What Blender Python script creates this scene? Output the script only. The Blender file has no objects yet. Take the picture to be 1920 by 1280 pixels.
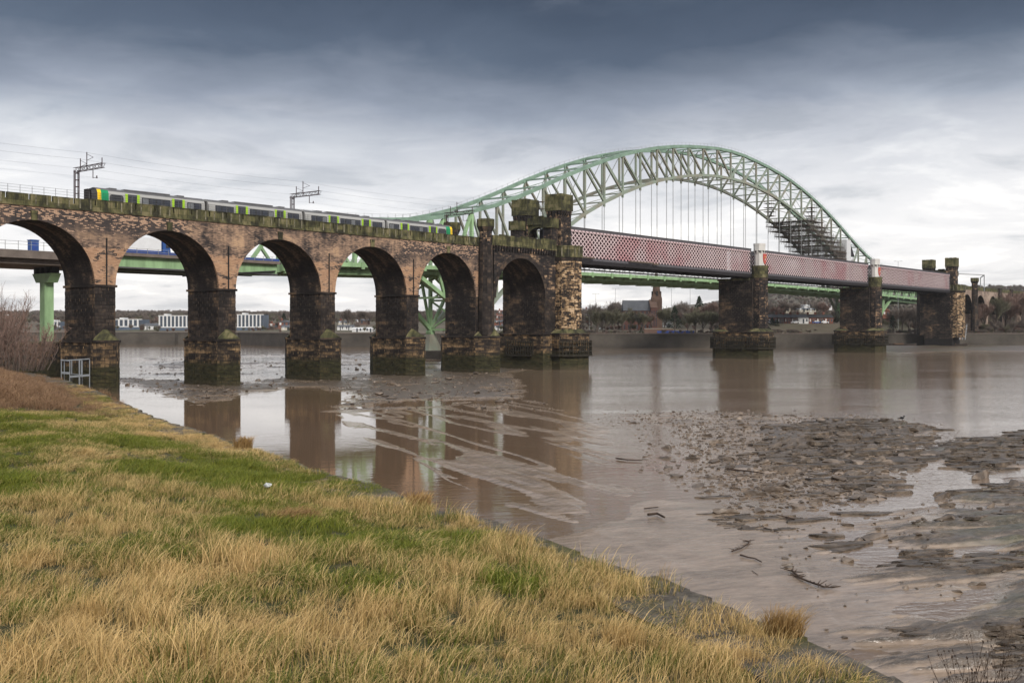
import bpy, bmesh, math, random
import numpy as np
from mathutils import Vector, Matrix

random.seed(7); RS = np.random.RandomState(11)
scene = bpy.context.scene
COL = scene.collection

# ------------------------------------------------------------------ camera, sky, sun, exposure
EYE = 10.0
cam = bpy.data.cameras.new('camera'); cam_o = bpy.data.objects.new('camera', cam); COL.objects.link(cam_o)
cam_o.location = (0, 0, EYE); cam_o.rotation_euler = (math.radians(90), 0, 0)
cam.sensor_width = 36; cam.lens = 37.5; cam.shift_y = -28 / 1920
cam.clip_start = 0.1; cam.clip_end = 9000
scene.camera = cam_o

SUN_EL, SUN_AZ = math.radians(32), math.radians(152)      # azimuth clockwise from +Y: behind the camera, to the right
world = bpy.data.worlds.new('World'); scene.world = world; world.use_nodes = True
wn, wl = world.node_tree.nodes, world.node_tree.links
wn.clear()
def WN(t, **k):
    n = wn.new(t)
    for a, b in k.items(): setattr(n, a, b)
    return n
def wmath(op, a, b=None, c=None):
    n = WN('ShaderNodeMath', operation=op)
    for i, v in enumerate((a, b, c)):
        if v is None: continue
        if isinstance(v, (int, float)): n.inputs[i].default_value = v
        else: wl.new(v, n.inputs[i])
    return n.outputs[0]
def wramp(f, stops, interp='EASE'):
    r = WN('ShaderNodeValToRGB'); r.color_ramp.interpolation = interp
    e = r.color_ramp.elements
    while len(e) < len(stops): e.new(0.5)
    for i, (p, c) in enumerate(stops): e[i].position = p; e[i].color = (*c, 1)
    wl.new(f, r.inputs[0]); return r.outputs[0]
def wnoise(vec, scale, det=4, rough=.5, dist=0.):
    n = WN('ShaderNodeTexNoise'); n.inputs['Scale'].default_value = scale; n.inputs['Detail'].default_value = det
    n.inputs['Roughness'].default_value = rough; n.inputs['Distortion'].default_value = dist
    wl.new(vec, n.inputs['Vector']); return n.outputs['Fac']
tc = WN('ShaderNodeTexCoord'); sp = WN('ShaderNodeSeparateXYZ'); wl.new(tc.outputs['Generated'], sp.inputs[0])
X, Y, Z = sp.outputs
az = wmath('ARCTAN2', X, Y)
el = wmath('ARCTAN2', Z, wmath('SQRT', wmath('ADD', wmath('MULTIPLY', X, X), wmath('MULTIPLY', Y, Y))))
# cloud deck coordinates: the view ray met with a flat layer of cloud overhead
hh = wmath('ADD', wmath('MAXIMUM', Z, 0.0), 0.12)
cv = WN('ShaderNodeCombineXYZ'); wl.new(wmath('DIVIDE', X, hh), cv.inputs[0]); wl.new(wmath('DIVIDE', Y, hh), cv.inputs[1])
n_big = wnoise(cv.outputs[0], 0.45, 4, .5, .4)
n_mid = wnoise(cv.outputs[0], 1.2, 6, .6, .35)
n_fine = wnoise(cv.outputs[0], 3.4, 6, .6, .5)
t1 = wmath('ADD', el, wmath('MULTIPLY', wmath('SUBTRACT', n_big, .5), .16))
t2 = wmath('ADD', t1, wmath('MULTIPLY', wmath('SUBTRACT', n_mid, .5), .11))
t3 = wmath('ADD', t2, wmath('MULTIPLY', wmath('SUBTRACT', n_fine, .5), .035))
base = wramp(wmath('DIVIDE', t3, 1.6), [(0.0, (.555, .54, .525)), (.05, (.54, .53, .52)), (.08, (.45, .45, .455)),
             (.105, (.33, .34, .362)), (.130, (.165, .184, .22)), (.160, (.048, .062, .088)), (.19, (.023, .032, .050)), (.27, (.32, .33, .36)),
             (1.0, (.58, .59, .60))], 'LINEAR')
# soft lighter and darker cloud bodies within the lit band
lift = wramp(n_mid, [(.36, (.68, .70, .74)), (.5, (.95, .95, .97)), (.64, (1.25, 1.23, 1.20))])
mulc = WN('ShaderNodeMix', data_type='RGBA', blend_type='MULTIPLY'); mulc.inputs[0].default_value = 1.
wl.new(base, mulc.inputs[6]); wl.new(lift, mulc.inputs[7])
sky = WN('ShaderNodeTexSky', sky_type='NISHITA'); sky.sun_disc = False
sky.sun_elevation = SUN_EL; sky.sun_rotation = SUN_AZ
bg1 = WN('ShaderNodeBackground'); bg1.inputs[1].default_value = 0.06; wl.new(sky.outputs[0], bg1.inputs[0])
bg2 = WN('ShaderNodeBackground'); bg2.inputs[1].default_value = 1.0; wl.new(mulc.outputs[2], bg2.inputs[0])
mx = WN('ShaderNodeMixShader'); mx.inputs[0].default_value = 0.93
wl.new(bg1.outputs[0], mx.inputs[1]); wl.new(bg2.outputs[0], mx.inputs[2])
wo = WN('ShaderNodeOutputWorld'); wl.new(mx.outputs[0], wo.inputs[0])

sun = bpy.data.lights.new('sun', 'SUN'); sun.energy = 1.5; sun.angle = math.radians(14); sun.color = (1, .94, .86)
sun_o = bpy.data.objects.new('sun', sun); COL.objects.link(sun_o)
sd = Vector((math.sin(SUN_AZ) * math.cos(SUN_EL), math.cos(SUN_AZ) * math.cos(SUN_EL), math.sin(SUN_EL)))
sun_o.rotation_euler = sd.to_track_quat('Z', 'Y').to_euler(); sun_o.location = sd * 50 + Vector((0, 0, 60))
scene.view_settings.view_transform = 'Standard'; scene.view_settings.look = 'None'
scene.view_settings.exposure = 1.0; scene.view_settings.gamma = 1; scene.view_settings.use_curve_mapping = False
scene.render.engine = 'CYCLES'
scene.cycles.use_denoising = True
scene.cycles.max_bounces = 6; scene.cycles.diffuse_bounces = 2; scene.cycles.glossy_bounces = 3
scene.cycles.transparent_max_bounces = 8
scene.cycles.caustics_reflective = False; scene.cycles.caustics_refractive = False

# ------------------------------------------------------------------ frames
TAN = 1627 / 2000; TH = math.atan(TAN); CT, ST = math.cos(TH), math.sin(TH)
PERP = 149.5
PHI = math.pi / 2 - TH                       # the bridge runs along local x, turned by PHI
def B(s, t, z=0.0):                          # bridge coordinates: s along, t across (away from the camera), z up
    q = PERP + t
    return (-q * CT + s * ST, q * ST + s * CT, z)
def G(px, py, z=0.0):                        # point of a level plane seen at a photograph position
    y = 2000 * (EYE - z) / (py - 612)
    return ((px - 960) / 2000 * y, y)
def ATY(px, py, y):
    return ((px - 960) / 2000 * y, y, EYE + (612 - py) / 2000 * y)

# ------------------------------------------------------------------ numpy noise
def _h(ix, iy, seed):
    n = (ix.astype(np.int64) * 374761393 + iy.astype(np.int64) * 668265263 + seed * 1442695041) & 0xffffffff
    n = ((n ^ (n >> 13)) * 1274126177) & 0xffffffff
    return ((n ^ (n >> 16)) & 0xffffff) / float(0xffffff)
def vn(x, y, seed=0):
    x = np.asarray(x, float); y = np.asarray(y, float)
    ix, iy = np.floor(x), np.floor(y); fx, fy = x - ix, y - iy
    fx = fx * fx * (3 - 2 * fx); fy = fy * fy * (3 - 2 * fy)
    a, b = _h(ix, iy, seed), _h(ix + 1, iy, seed); c, d = _h(ix, iy + 1, seed), _h(ix + 1, iy + 1, seed)
    return (a + (b - a) * fx) * (1 - fy) + (c + (d - c) * fx) * fy
def fbm(x, y, sc, octv=4, seed=0, gain=.5):
    v, a, tot = 0., 1., 0.
    for o in range(octv):
        v = v + a * vn(np.asarray(x) * sc, np.asarray(y) * sc, seed + o * 17); tot += a; a *= gain; sc *= 2.07
    return v / tot
def sstep(a, b, x):
    t = np.clip((x - a) / (b - a), 0, 1); return t * t * (3 - 2 * t)
def polysd(x, y, poly):                      # signed distance, positive inside
    x = np.asarray(x, float); y = np.asarray(y, float)
    d = np.full(x.shape, 1e9); inside = np.zeros(x.shape, bool)
    n = len(poly)
    for i in range(n):
        x1, y1 = poly[i]; x2, y2 = poly[(i + 1) % n]
        ex, ey = x2 - x1, y2 - y1
        u = np.clip(((x - x1) * ex + (y - y1) * ey) / (ex * ex + ey * ey + 1e-9), 0, 1)
        d = np.minimum(d, np.hypot(x - x1 - u * ex, y - y1 - u * ey))
        c = ((y1 > y) != (y2 > y)) & (x < (x2 - x1) * (y - y1) / ((y2 - y1) + 1e-12) + x1)
        inside ^= c
    return np.where(inside, d, -d)

# ------------------------------------------------------------------ materials
class NT:
    def __init__(s, name):
        s.m = bpy.data.materials.new(name); s.m.use_nodes = True; s.t = s.m.node_tree; s.n = s.t.nodes; s.l = s.t.links
        s.bs = s.n['Principled BSDF']; s.out = s.n['Material Output']
    def node(s, t, **k):
        n = s.n.new(t)
        for a, b in k.items(): setattr(n, a, b)
        return n
    def put(s, v, sock):
        if isinstance(v, (int, float)): sock.default_value = v
        elif isinstance(v, tuple): sock.default_value = v if len(v) == len(sock.default_value) else (*v, 1)
        else: s.l.new(v, sock)
    def math(s, op, a, b=None, c=None, clamp=False):
        n = s.node('ShaderNodeMath', operation=op); n.use_clamp = clamp
        for i, v in enumerate((a, b, c)):
            if v is not None: s.put(v, n.inputs[i])
        return n.outputs[0]
    def mix(s, f, a, b, mode='MIX'):
        n = s.node('ShaderNodeMix', data_type='RGBA', blend_type=mode)
        s.put(f, n.inputs[0]); s.put(a, n.inputs[6]); s.put(b, n.inputs[7]); return n.outputs[2]
    def ramp(s, f, stops, interp='LINEAR'):
        r = s.node('ShaderNodeValToRGB'); r.color_ramp.interpolation = interp; e = r.color_ramp.elements
        while len(e) < len(stops): e.new(.5)
        for i, (p, c) in enumerate(stops):
            e[i].position = p; e[i].color = (*c, 1) if isinstance(c, tuple) else (c, c, c, 1)
        s.put(f, r.inputs[0]); return r.outputs[0]
    def pos(s): return s.node('ShaderNodeNewGeometry').outputs['Position']
    def bpos(s):                             # position turned into the bridge's own axes
        r = s.node('ShaderNodeVectorRotate', rotation_type='Z_AXIS'); s.l.new(s.pos(), r.inputs['Vector'])
        r.inputs['Angle'].default_value = -PHI; return r.outputs[0]
    def sep(s, v):
        n = s.node('ShaderNodeSeparateXYZ'); s.l.new(v, n.inputs[0]); return n.outputs
    def comb(s, x, y, z):
        n = s.node('ShaderNodeCombineXYZ')
        for i, v in enumerate((x, y, z)): s.put(v, n.inputs[i])
        return n.outputs[0]
    def scl(s, v, x, y, z):
        n = s.node('ShaderNodeVectorMath', operation='MULTIPLY'); s.l.new(v, n.inputs[0]); n.inputs[1].default_value = (x, y, z)
        return n.outputs[0]
    def noise(s, v, sc, det=3, rough=.5, dist=0.):
        n = s.node('ShaderNodeTexNoise'); s.l.new(v, n.inputs['Vector'])
        for k, q in (('Scale', sc), ('Detail', det), ('Roughness', rough), ('Distortion', dist)): n.inputs[k].default_value = q
        return n.outputs['Fac']
    def bump(s, h, strength=.3, dist=.05, normal=None):
        n = s.node('ShaderNodeBump'); s.put(h, n.inputs['Height']); s.put(strength, n.inputs['Strength']); n.inputs['Distance'].default_value = dist
        if normal is not None: s.l.new(normal, n.inputs['Normal'])
        return n.outputs[0]
    def fin(s, col=None, rough=.8, nrm=None, spec=.3, metal=0.):
        if col is not None: s.put(col, s.bs.inputs['Base Color'])
        s.put(rough, s.bs.inputs['Roughness']); s.put(spec, s.bs.inputs['Specular IOR Level']); s.put(metal, s.bs.inputs['Metallic'])
        if nrm is not None: s.l.new(nrm, s.bs.inputs['Normal'])
        return s.m
MAT = {}
def simple(name, col, rough=.7, var=.25, sc=1.0, spec=.3, metal=0., streak=False):
    m = NT(name); v = m.scl(m.pos(), 1, 1, .25 if streak else 1)
    n = m.noise(v, sc, 5, .6)
    f = m.ramp(n, [(.3, 1 - var), (.7, 1 + var * .5)])
    MAT[name] = m.fin(m.mix(1., (*col, 1), f, 'MULTIPLY'), rough, None, spec, metal); return MAT[name]

def masonry_mat(name, bw, bh, stops, nscale=.25, zst=2.5, moss=None, orange=False, rough=.88, wbrick=.35, green_low=False, bias=0., con=1.9):
    m = NT(name); bp = m.bpos(); x, y, z = m.sep(bp)
    gn = m.node('ShaderNodeNewGeometry').outputs['True Normal']; rr_ = m.node('ShaderNodeVectorRotate', rotation_type='Z_AXIS'); m.l.new(gn, rr_.inputs['Vector']); rr_.inputs['Angle'].default_value = -PHI
    nx_, ny_, nz_ = m.sep(rr_.outputs[0]); ln_ = m.math('SQRT', m.math('ADD', m.math('ADD', m.math('MULTIPLY', nx_, nx_), m.math('MULTIPLY', ny_, ny_)), .0001))
    h = m.math('DIVIDE', m.math('SUBTRACT', m.math('MULTIPLY', y, nx_), m.math('MULTIPLY', x, ny_)), ln_); v = m.comb(h, z, 0.)   # distance along the wall's own face
    br = m.node('ShaderNodeTexBrick'); m.l.new(v, br.inputs['Vector'])
    br.inputs['Color1'].default_value = (0, 0, 0, 1); br.inputs['Color2'].default_value = (1, 1, 1, 1); br.inputs['Mortar'].default_value = (.25, .25, .25, 1)
    br.inputs['Scale'].default_value = 1; br.inputs['Brick Width'].default_value = bw; br.inputs['Row Height'].default_value = bh
    br.inputs['Mortar Size'].default_value = bh * .05; br.inputs['Mortar Smooth'].default_value = .3
    r = m.sep(br.outputs['Color'])[0]
    vs = m.comb(h, m.math('MULTIPLY', z, zst), 0.)
    n1 = m.noise(vs, nscale, 5, .6, .3); n2 = m.noise(vs, nscale * 5, 4, .6)
    n3 = m.noise(m.comb(m.math('MULTIPLY', h, 1.), m.math('MULTIPLY', z, .12), 0.), .9, 4, .6)      # streaks of soot running down
    val = m.math('ADD', m.math('MULTIPLY', r, wbrick), m.math('MULTIPLY', n1, 1.35))
    val = m.math('ADD', val, m.math('MULTIPLY', n2, .35)); val = m.math('ADD', val, m.math('MULTIPLY', n3, .65))
    val = m.math('MULTIPLY_ADD', m.math('SUBTRACT', val, 1.175 + wbrick * .5), con, .5 + bias)
    c = m.ramp(val, stops)
    if orange:                               # patches of newer, cleaner brick over the piers and under the parapet
        wob = m.math('MULTIPLY', m.math('SUBTRACT', n2, .5), 3.2)
        u = m.math('PINGPONG', m.math('SUBTRACT', x, OR_X0), 11.015)       # 0 at a pier's middle
        mk = m.math('MULTIPLY', m.math('LESS_THAN', m.math('ADD', u, m.math('ADD', wob, m.math('MULTIPLY', m.math('SUBTRACT', z, 16.), -.42))), 1.6), m.math('LESS_THAN', m.math('ADD', z, m.math('MULTIPLY', wob, .5)), 21.8))
        nn = m.noise(vs, .42, 4, .6)
        side = m.math('GREATER_THAN', m.math('ADD', nn, m.math('MULTIPLY', r, .12)), .50)
        oc = m.mix(r, (.36, .215, .13, 1), (.50, .31, .19, 1))
        c = m.mix(m.math('MULTIPLY', mk, m.math('MULTIPLY', side, .8)), c, oc)
        xx = m.math('ADD', m.math('SUBTRACT', x, _bx), m.math('MULTIPLY', wob, 3.))
        reg = m.math('MAXIMUM', m.math('LESS_THAN', xx, 101.), m.math('GREATER_THAN', xx, 149.))
        band = m.math('MULTIPLY', reg, m.math('MULTIPLY', m.math('SUBTRACT', m.math('ADD', z, wob), 22.5), .45, clamp=True))
        fade = m.math('MULTIPLY', m.math('SUBTRACT', z, 24.6), .075)
        spk = m.math('GREATER_THAN', m.math('ADD', m.math('ADD', m.math('MULTIPLY', r, .36), m.math('MULTIPLY', n2, .75)), fade), .72)
        c = m.mix(m.math('MULTIPLY', band, .75), c, (.050, .043, .043, 1))
        c = m.mix(m.math('MULTIPLY', m.math('MULTIPLY', band, spk), .9), c, m.mix(r, (.36, .225, .155, 1), (.54, .36, .245, 1)))
        z2 = m.math('GREATER_THAN', m.math('ADD', n2, m.math('MULTIPLY', r, .2)), .72)
        c = m.mix(m.math('MULTIPLY', z2, .4), c, (.42, .29, .21, 1))
    if moss:
        nm = m.noise(vs, .8, 4, .6)
        mf = m.math('MULTIPLY', m.math('MULTIPLY', m.math('SUBTRACT', z, moss), .5, clamp=True), m.ramp(nm, [(.3, .25), (.6, 1.)]))
        c = m.mix(mf, c, m.mix(nm, (.035, .045, .012, 1), (.10, .105, .025, 1)))
    if green_low:
        nm = m.noise(vs, .8, 4, .6)
        gf = m.math('MULTIPLY', m.math('SUBTRACT', 4.6, z), .9, clamp=True)
        c = m.mix(m.math('MULTIPLY', gf, .9), c, m.mix(m.ramp(nm, [(.35, 0.), (.65, 1.)]), (.014, .015, .007, 1), (.052, .050, .022, 1)))
        mf = m.math('MULTIPLY', m.math('SUBTRACT', 1.3, z), .8, clamp=True)
        c = m.mix(m.math('MULTIPLY', mf, .6), c, (.085, .068, .045, 1))
    hgt = m.math('ADD', m.math('MULTIPLY', br.outputs['Fac'], -.6), m.math('MULTIPLY', n2, .8))
    MAT[name] = m.fin(c, rough, m.bump(hgt, .5, .06), .2); return MAT[name]
OR_X0 = 0.0
_c = Vector(B(0, 0)); _bx = _c.x * math.cos(-PHI) - _c.y * math.sin(-PHI)    # bridge x of s=0 in turned world axes
OR_X0 = _bx + 108.3
masonry_mat('brick', .50, .15, [(.0, (.035, .030, .030)), (.28, (.10, .074, .060)), (.5, (.21, .145, .108)), (.72, (.31, .21, .145)), (1., (.48, .32, .20))],
            nscale=.16, zst=2.0, orange=True, wbrick=.24, con=1.8, bias=-.02)
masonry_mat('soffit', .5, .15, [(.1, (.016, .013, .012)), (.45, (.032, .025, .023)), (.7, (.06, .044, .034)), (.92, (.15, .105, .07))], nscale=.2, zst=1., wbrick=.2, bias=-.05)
masonry_mat('dark_stone', 1.3, .55, [(.1, (.018, .015, .014)), (.42, (.046, .036, .031)), (.68, (.10, .07, .048)), (.85, (.15, .10, .06)), (1., (.32, .21, .125))], nscale=.16, zst=1.5, green_low=True, wbrick=.26, con=1.6, bias=-.20)
masonry_mat('base_stone', 1.3, .55, [(.1, (.022, .018, .016)), (.4, (.06, .045, .033)), (.62, (.15, .10, .055)), (.85, (.32, .215, .12))], nscale=.3, zst=2.5, green_low=True, wbrick=.36, con=1.6, bias=-.10)
masonry_mat('tower_stone', 1.0, .42, [(.1, (.018, .016, .016)), (.45, (.038, .031, .029)), (.65, (.085, .062, .048)), (.8, (.24, .16, .10)), (.98, (.46, .31, .19))], nscale=.2, zst=2.2, green_low=True, wbrick=.36, con=1.8, bias=-.10)
masonry_mat('bastion_stone', 1.0, .42, [(.15, (.03, .025, .022)), (.38, (.075, .055, .042)), (.55, (.24, .16, .09)), (.8, (.48, .33, .19)), (1., (.62, .46, .30))], nscale=.35, zst=2.2, green_low=True, wbrick=.36, con=2.0, bias=.0)
masonry_mat('mossy_stone', 1.7, .9, [(.1, (.028, .027, .018)), (.4, (.062, .060, .030)), (.65, (.105, .100, .045)), (.95, (.19, .165, .09))], nscale=.5, zst=.5, wbrick=.25)
masonry_mat('rib_stone', .6, .3, [(.1, (.07, .065, .045)), (.5, (.16, .15, .10)), (.9, (.28, .25, .18))], nscale=.7, zst=.5, wbrick=.25)
masonry_mat('pale_brick', .6, .25, [(.1, (.16, .12, .10)), (.5, (.28, .21, .17)), (.9, (.42, .33, .26))], nscale=.2, zst=1., wbrick=.3)

simple('mortar', (.02, .017, .016), .95)
simple('green_paint', (.29, .45, .24), .55, .35, .5, streak=True)
# arch paint with rust-brown and grime on the older members
m = NT('aged_shaded_green_paint'); n = m.noise(m.pos(), .12, 4, .6); n2 = m.noise(m.pos(), 1.3, 4, .7)
c = m.mix(m.ramp(n, [(.42, 0.), (.6, 1.)]), (.25, .30, .24, 1), (.25, .24, .19, 1))
c = m.mix(m.ramp(n2, [(.6, 0.), (.75, .6)]), c, (.20, .13, .08, 1)); MAT['aged_shaded_green_paint'] = m.fin(c, .6)
simple('top_green_paint', (.21, .315, .24), .55, .3, .3)
simple('pink_paint', (.66, .50, .52), .6, .2, .4)
m = NT('lattice_paint'); n = m.noise(m.bpos(), .05, 4, .65, .4)
c = m.mix(m.ramp(n, [(.50, 0.), (.66, .9)]), (.66, .53, .54, 1), (.56, .29, .31, 1)); MAT['lattice_paint'] = m.fin(c, .6)
simple('dark_red_lattice', (.045, .018, .022), .7, .3)
simple('girder_grey', (.10, .095, .105), .6, .25)
simple('girder_black', (.018, .016, .018), .7, .2)
simple('rust_brown', (.13, .075, .045), .9, .35)
simple('white_paint', (.60, .59, .56), .6, .18, .5, streak=True)
simple('shield_red', (.50, .085, .06), .5, .15)
simple('shield_gold', (.6, .42, .12), .5, .15)
simple('mast_steel', (.055, .030, .032), .7, .25)
simple('wire', (.10, .10, .10), .5)
simple('train_silver', (.36, .36, .35), .45, .06, .4, .2)
simple('train_roof', (.12, .12, .125), .6, .2)
simple('train_glass', (.018, .019, .023), .08, .1, 1, .6)
simple('window_haze', (.17, .18, .19), .2, .3, 3)
simple('train_door', (.060, .065, .075), .3, .1)
simple('train_lime', (.36, .60, .03), .4, .08)
simple('train_green', (.01, .27, .11), .4, .08)
simple('train_yellow', (.95, .60, .01), .4, .06)
simple('black_trim', (.012, .012, .013), .5)
simple('bellows', (.03, .028, .028), .9)
simple('galvanised', (.36, .39, .42), .4, .2, 8, .5, .4)
simple('concrete', (.17, .14, .12), .9, .3, .6)
simple('concrete_grey', (.24, .23, .21), .9, .3, .4, streak=True)
simple('asphalt', (.05, .05, .05), .9)
simple('blue_paint', (.03, .09, .30), .5, .1)
simple('van_white', (.72, .73, .74), .4, .06)
simple('rubber', (.015, .015, .015), .8)
simple('timber', (.030, .026, .018), .9, .5, 1.5)
simple('wall_face', (.095, .082, .066), .9, .4, .25)
simple('far_wall_stone', (.085, .074, .062), .9, .45, .12)
simple('render_white', (.70, .70, .69), .7, .08)
simple('navy_panel', (.10, .13, .175), .5, .2, .3)
simple('window_glass', (.05, .06, .075), .15, .2, .5, .5)
simple('red_brick', (.20, .085, .06), .9, .25, .4)
simple('brown_brick', (.14, .085, .065), .9, .25, .4)
simple('church_stone', (.15, .095, .07), .9, .3, .5)
simple('church_red', (.15, .070, .055), .9, .25, .5)
simple('slate', (.11, .115, .125), .8, .25, .4)
simple('dark_slate', (.06, .062, .068), .8, .25, .4)
simple('tile_red', (.20, .09, .065), .85, .25, .4)
simple('cream_render', (.52, .48, .40), .8, .1)
simple('scaffold_steel', (.15, .13, .115), .6, .3, 2)
simple('scaffold_board', (.15, .115, .09), .9, .35, .7)
simple('sheeting', (.62, .63, .64), .6, .08)
simple('bark', (.12, .095, .08), .95, .35, 2)
simple('twig', (.20, .165, .14), .95, .3, .4)
simple('twig_red', (.24, .16, .13), .95, .3, .4)
simple('twig_green', (.185, .175, .115), .95, .3, .4)
simple('bramble_stem', (.17, .082, .05), .9, .5, 3)
simple('evergreen', (.022, .035, .018), .9, .4, .5)
simple('ivy', (.035, .05, .018), .9, .4, .5)
simple('driftwood', (.055, .035, .024), .85, .4, 3)
simple('litter_white', (.5, .52, .51), .5, .1)
simple('bird_black', (.01, .01, .011), .7)
simple('lamp_grey', (.30, .31, .31), .6)
simple('fence_blue', (.03, .07, .28), .6, .2)
simple('barge_hull', (.055, .042, .034), .9, .4, .6)
simple('car_dark', (.04, .045, .06), .35, .1)

# mud, rock, water, ground
m = NT('mud'); p = m.pos(); x, y, z = m.sep(p)
st = m.node('ShaderNodeVectorRotate', rotation_type='Z_AXIS'); m.l.new(p, st.inputs[0]); st.inputs['Angle'].default_value = -.35
ps = m.scl(st.outputs[0], .45, 1.5, 1)
n1 = m.noise(ps, .35, 5, .6, .6); n2 = m.noise(ps, 2.2, 5, .65, .3); n3 = m.noise(p, .06, 3, .5)
nf = m.noise(ps, 7., 4, .65)
silt = m.ramp(m.math('ADD', m.math('MULTIPLY', n1, .55), m.math('MULTIPLY', n2, .45)), [(.38, (.17, .124, .086)), (.52, (.28, .21, .152)), (.64, (.38, .29, .22))])
clay = m.ramp(m.math('ADD', m.math('MULTIPLY', n2, .6), m.math('MULTIPLY', nf, .4)), [(.36, (.030, .022, .014)), (.52, (.080, .059, .041)), (.66, (.20, .15, .108))])
rk = m.math('MULTIPLY', m.math('SUBTRACT', m.math('ADD', z, m.math('MULTIPLY', m.math('SUBTRACT', nf, .5), .12)), .085), 12., clamp=True)
c = m.mix(m.math('MULTIPLY', rk, .9), silt, clay)
gx = m.math('MULTIPLY', m.math('SUBTRACT', m.math('SUBTRACT', x, m.math('MULTIPLY', y, .30)), 3.), .16, clamp=True)
gmask = m.math('MULTIPLY', m.math('MULTIPLY', gx, m.ramp(n3, [(.42, 0.), (.6, 1.)])), m.ramp(n1, [(.45, 0.), (.62, .75)]))
c = m.mix(gmask, c, (.060, .068, .028, 1))
dry = m.math('MULTIPLY', m.math('SUBTRACT', z, .03), 5., clamp=True)
ro = m.math('ADD', m.math('MULTIPLY', rk, .16), m.math('ADD', .12, m.math('MULTIPLY', n2, .14)))
MAT['mud'] = m.fin(c, ro, m.bump(m.math('ADD', m.math('MULTIPLY', n2, 1.), m.math('MULTIPLY', nf, .4)), m.math('ADD', .10, m.math('MULTIPLY', rk, .9)), .16), .8)
m = NT('clay'); p = m.pos(); n1 = m.noise(m.scl(p, .5, 1.5, 1), 1.6, 5, .65); n2 = m.noise(p, 9., 4, .65)
c = m.ramp(n1, [(.34, (.026, .019, .012)), (.5, (.065, .047, .032)), (.68, (.18, .135, .095))])
MAT['clay'] = m.fin(c, m.math('ADD', .25, m.math('MULTIPLY', n2, .35)), m.bump(n2, .8, .07), .38)
m = NT('rock'); p = m.pos(); n1 = m.noise(p, .9, 5, .6); n2 = m.noise(p, 6., 4, .6)
c = m.ramp(n1, [(.3, (.045, .033, .023)), (.5, (.11, .082, .059)), (.68, (.24, .185, .14))])
MAT['rock'] = m.fin(c, m.math('ADD', .28, m.math('MULTIPLY', n2, .4)), m.bump(n2, .5, .05), .5)

m = NT('river_water'); p = m.pos(); x, y, z = m.sep(p)
calm = m.ramp(m.math('ADD', m.math('DIVIDE', m.math('SUBTRACT', m.math('ADD', x, m.math('MULTIPLY', y, .05)), 2.), 40.), m.math('MULTIPLY', m.noise(p, .03, 3), .5)), [(.15, 0.), (.75, 1.)])   # 0 in the sheltered shallows, 1 in the open stream
far = m.math('MULTIPLY', m.math('SUBTRACT', y, 120.), .012, clamp=True)
rot = m.node('ShaderNodeVectorRotate', rotation_type='Z_AXIS'); m.l.new(p, rot.inputs[0]); rot.inputs['Angle'].default_value = -.25
pv = m.scl(rot.outputs[0], .55, 1.3, 1)
w1 = m.noise(pv, .9, 4, .55, .4); w2 = m.noise(pv, 5., 3, .55, .4); w3 = m.noise(m.scl(p, .25, 1., 1), .07, 3, .5, .5)
hgt = m.math('ADD', w1, m.math('ADD', m.math('MULTIPLY', w2, .14), m.math('MULTIPLY', m.math('MULTIPLY', m.noise(pv, 2.6, 2, .5), .5), calm)))
sw = m.ramp(w3, [(.38, .15), (.62, 1.)])
stg = m.math('MULTIPLY', m.math('ADD', .05, m.math('MULTIPLY', m.math('MAXIMUM', calm, far), .20)), m.math('ADD', .35, m.math('MULTIPLY', sw, .75)))
c = m.mix(w3, (.150, .095, .056, 1), (.185, .120, .075, 1))
c = m.mix(m.math('MULTIPLY', calm, .6), c, (.23, .175, .13, 1))
MAT['river_water'] = m.fin(c, m.math('ADD', .03, m.math('MULTIPLY', m.math('MAXIMUM', calm, far), .05)), m.bump(hgt, stg, .22), .62)
m.bs.inputs['IOR'].default_value = 1.42

m = NT('bank_soil'); p = m.pos(); n1 = m.noise(p, .7, 4, .6); n2 = m.noise(p, 12, 4, .6)
c = m.ramp(m.math('ADD', m.math('MULTIPLY', n1, .5), m.math('MULTIPLY', n2, .5)), [(.35, (.022, .020, .009)), (.5, (.045, .045, .015)), (.65, (.09, .07, .035))])
MAT['bank_soil'] = m.fin(c, .95, m.bump(n2, .6, .05))
m = NT('coping'); p = m.pos(); n1 = m.noise(p, 1.4, 5, .6); n2 = m.noise(p, 14, 4, .6)
c = m.ramp(n2, [(.3, (.04, .034, .027)), (.7, (.15, .13, .105))])
c = m.mix(m.ramp(n1, [(.48, 0.), (.6, .85)]), c, m.mix(n2, (.03, .032, .010, 1), (.11, .10, .025, 1)))
MAT['coping'] = m.fin(c, .9, m.bump(m.math('ADD', n2, n1), .6, .05))
m = NT('far_ground'); p = m.pos(); n1 = m.noise(p, .02, 5, .6); n2 = m.noise(p, .2, 4, .6)
c = m.ramp(n1, [(.35, (.085, .088, .045)), (.5, (.12, .10, .07)), (.65, (.15, .115, .09))])
MAT['far_ground'] = m.fin(m.mix(.5, c, m.ramp(n2, [(.3, (.07, .06, .045)), (.7, (.15, .13, .095))])), .95)

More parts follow.
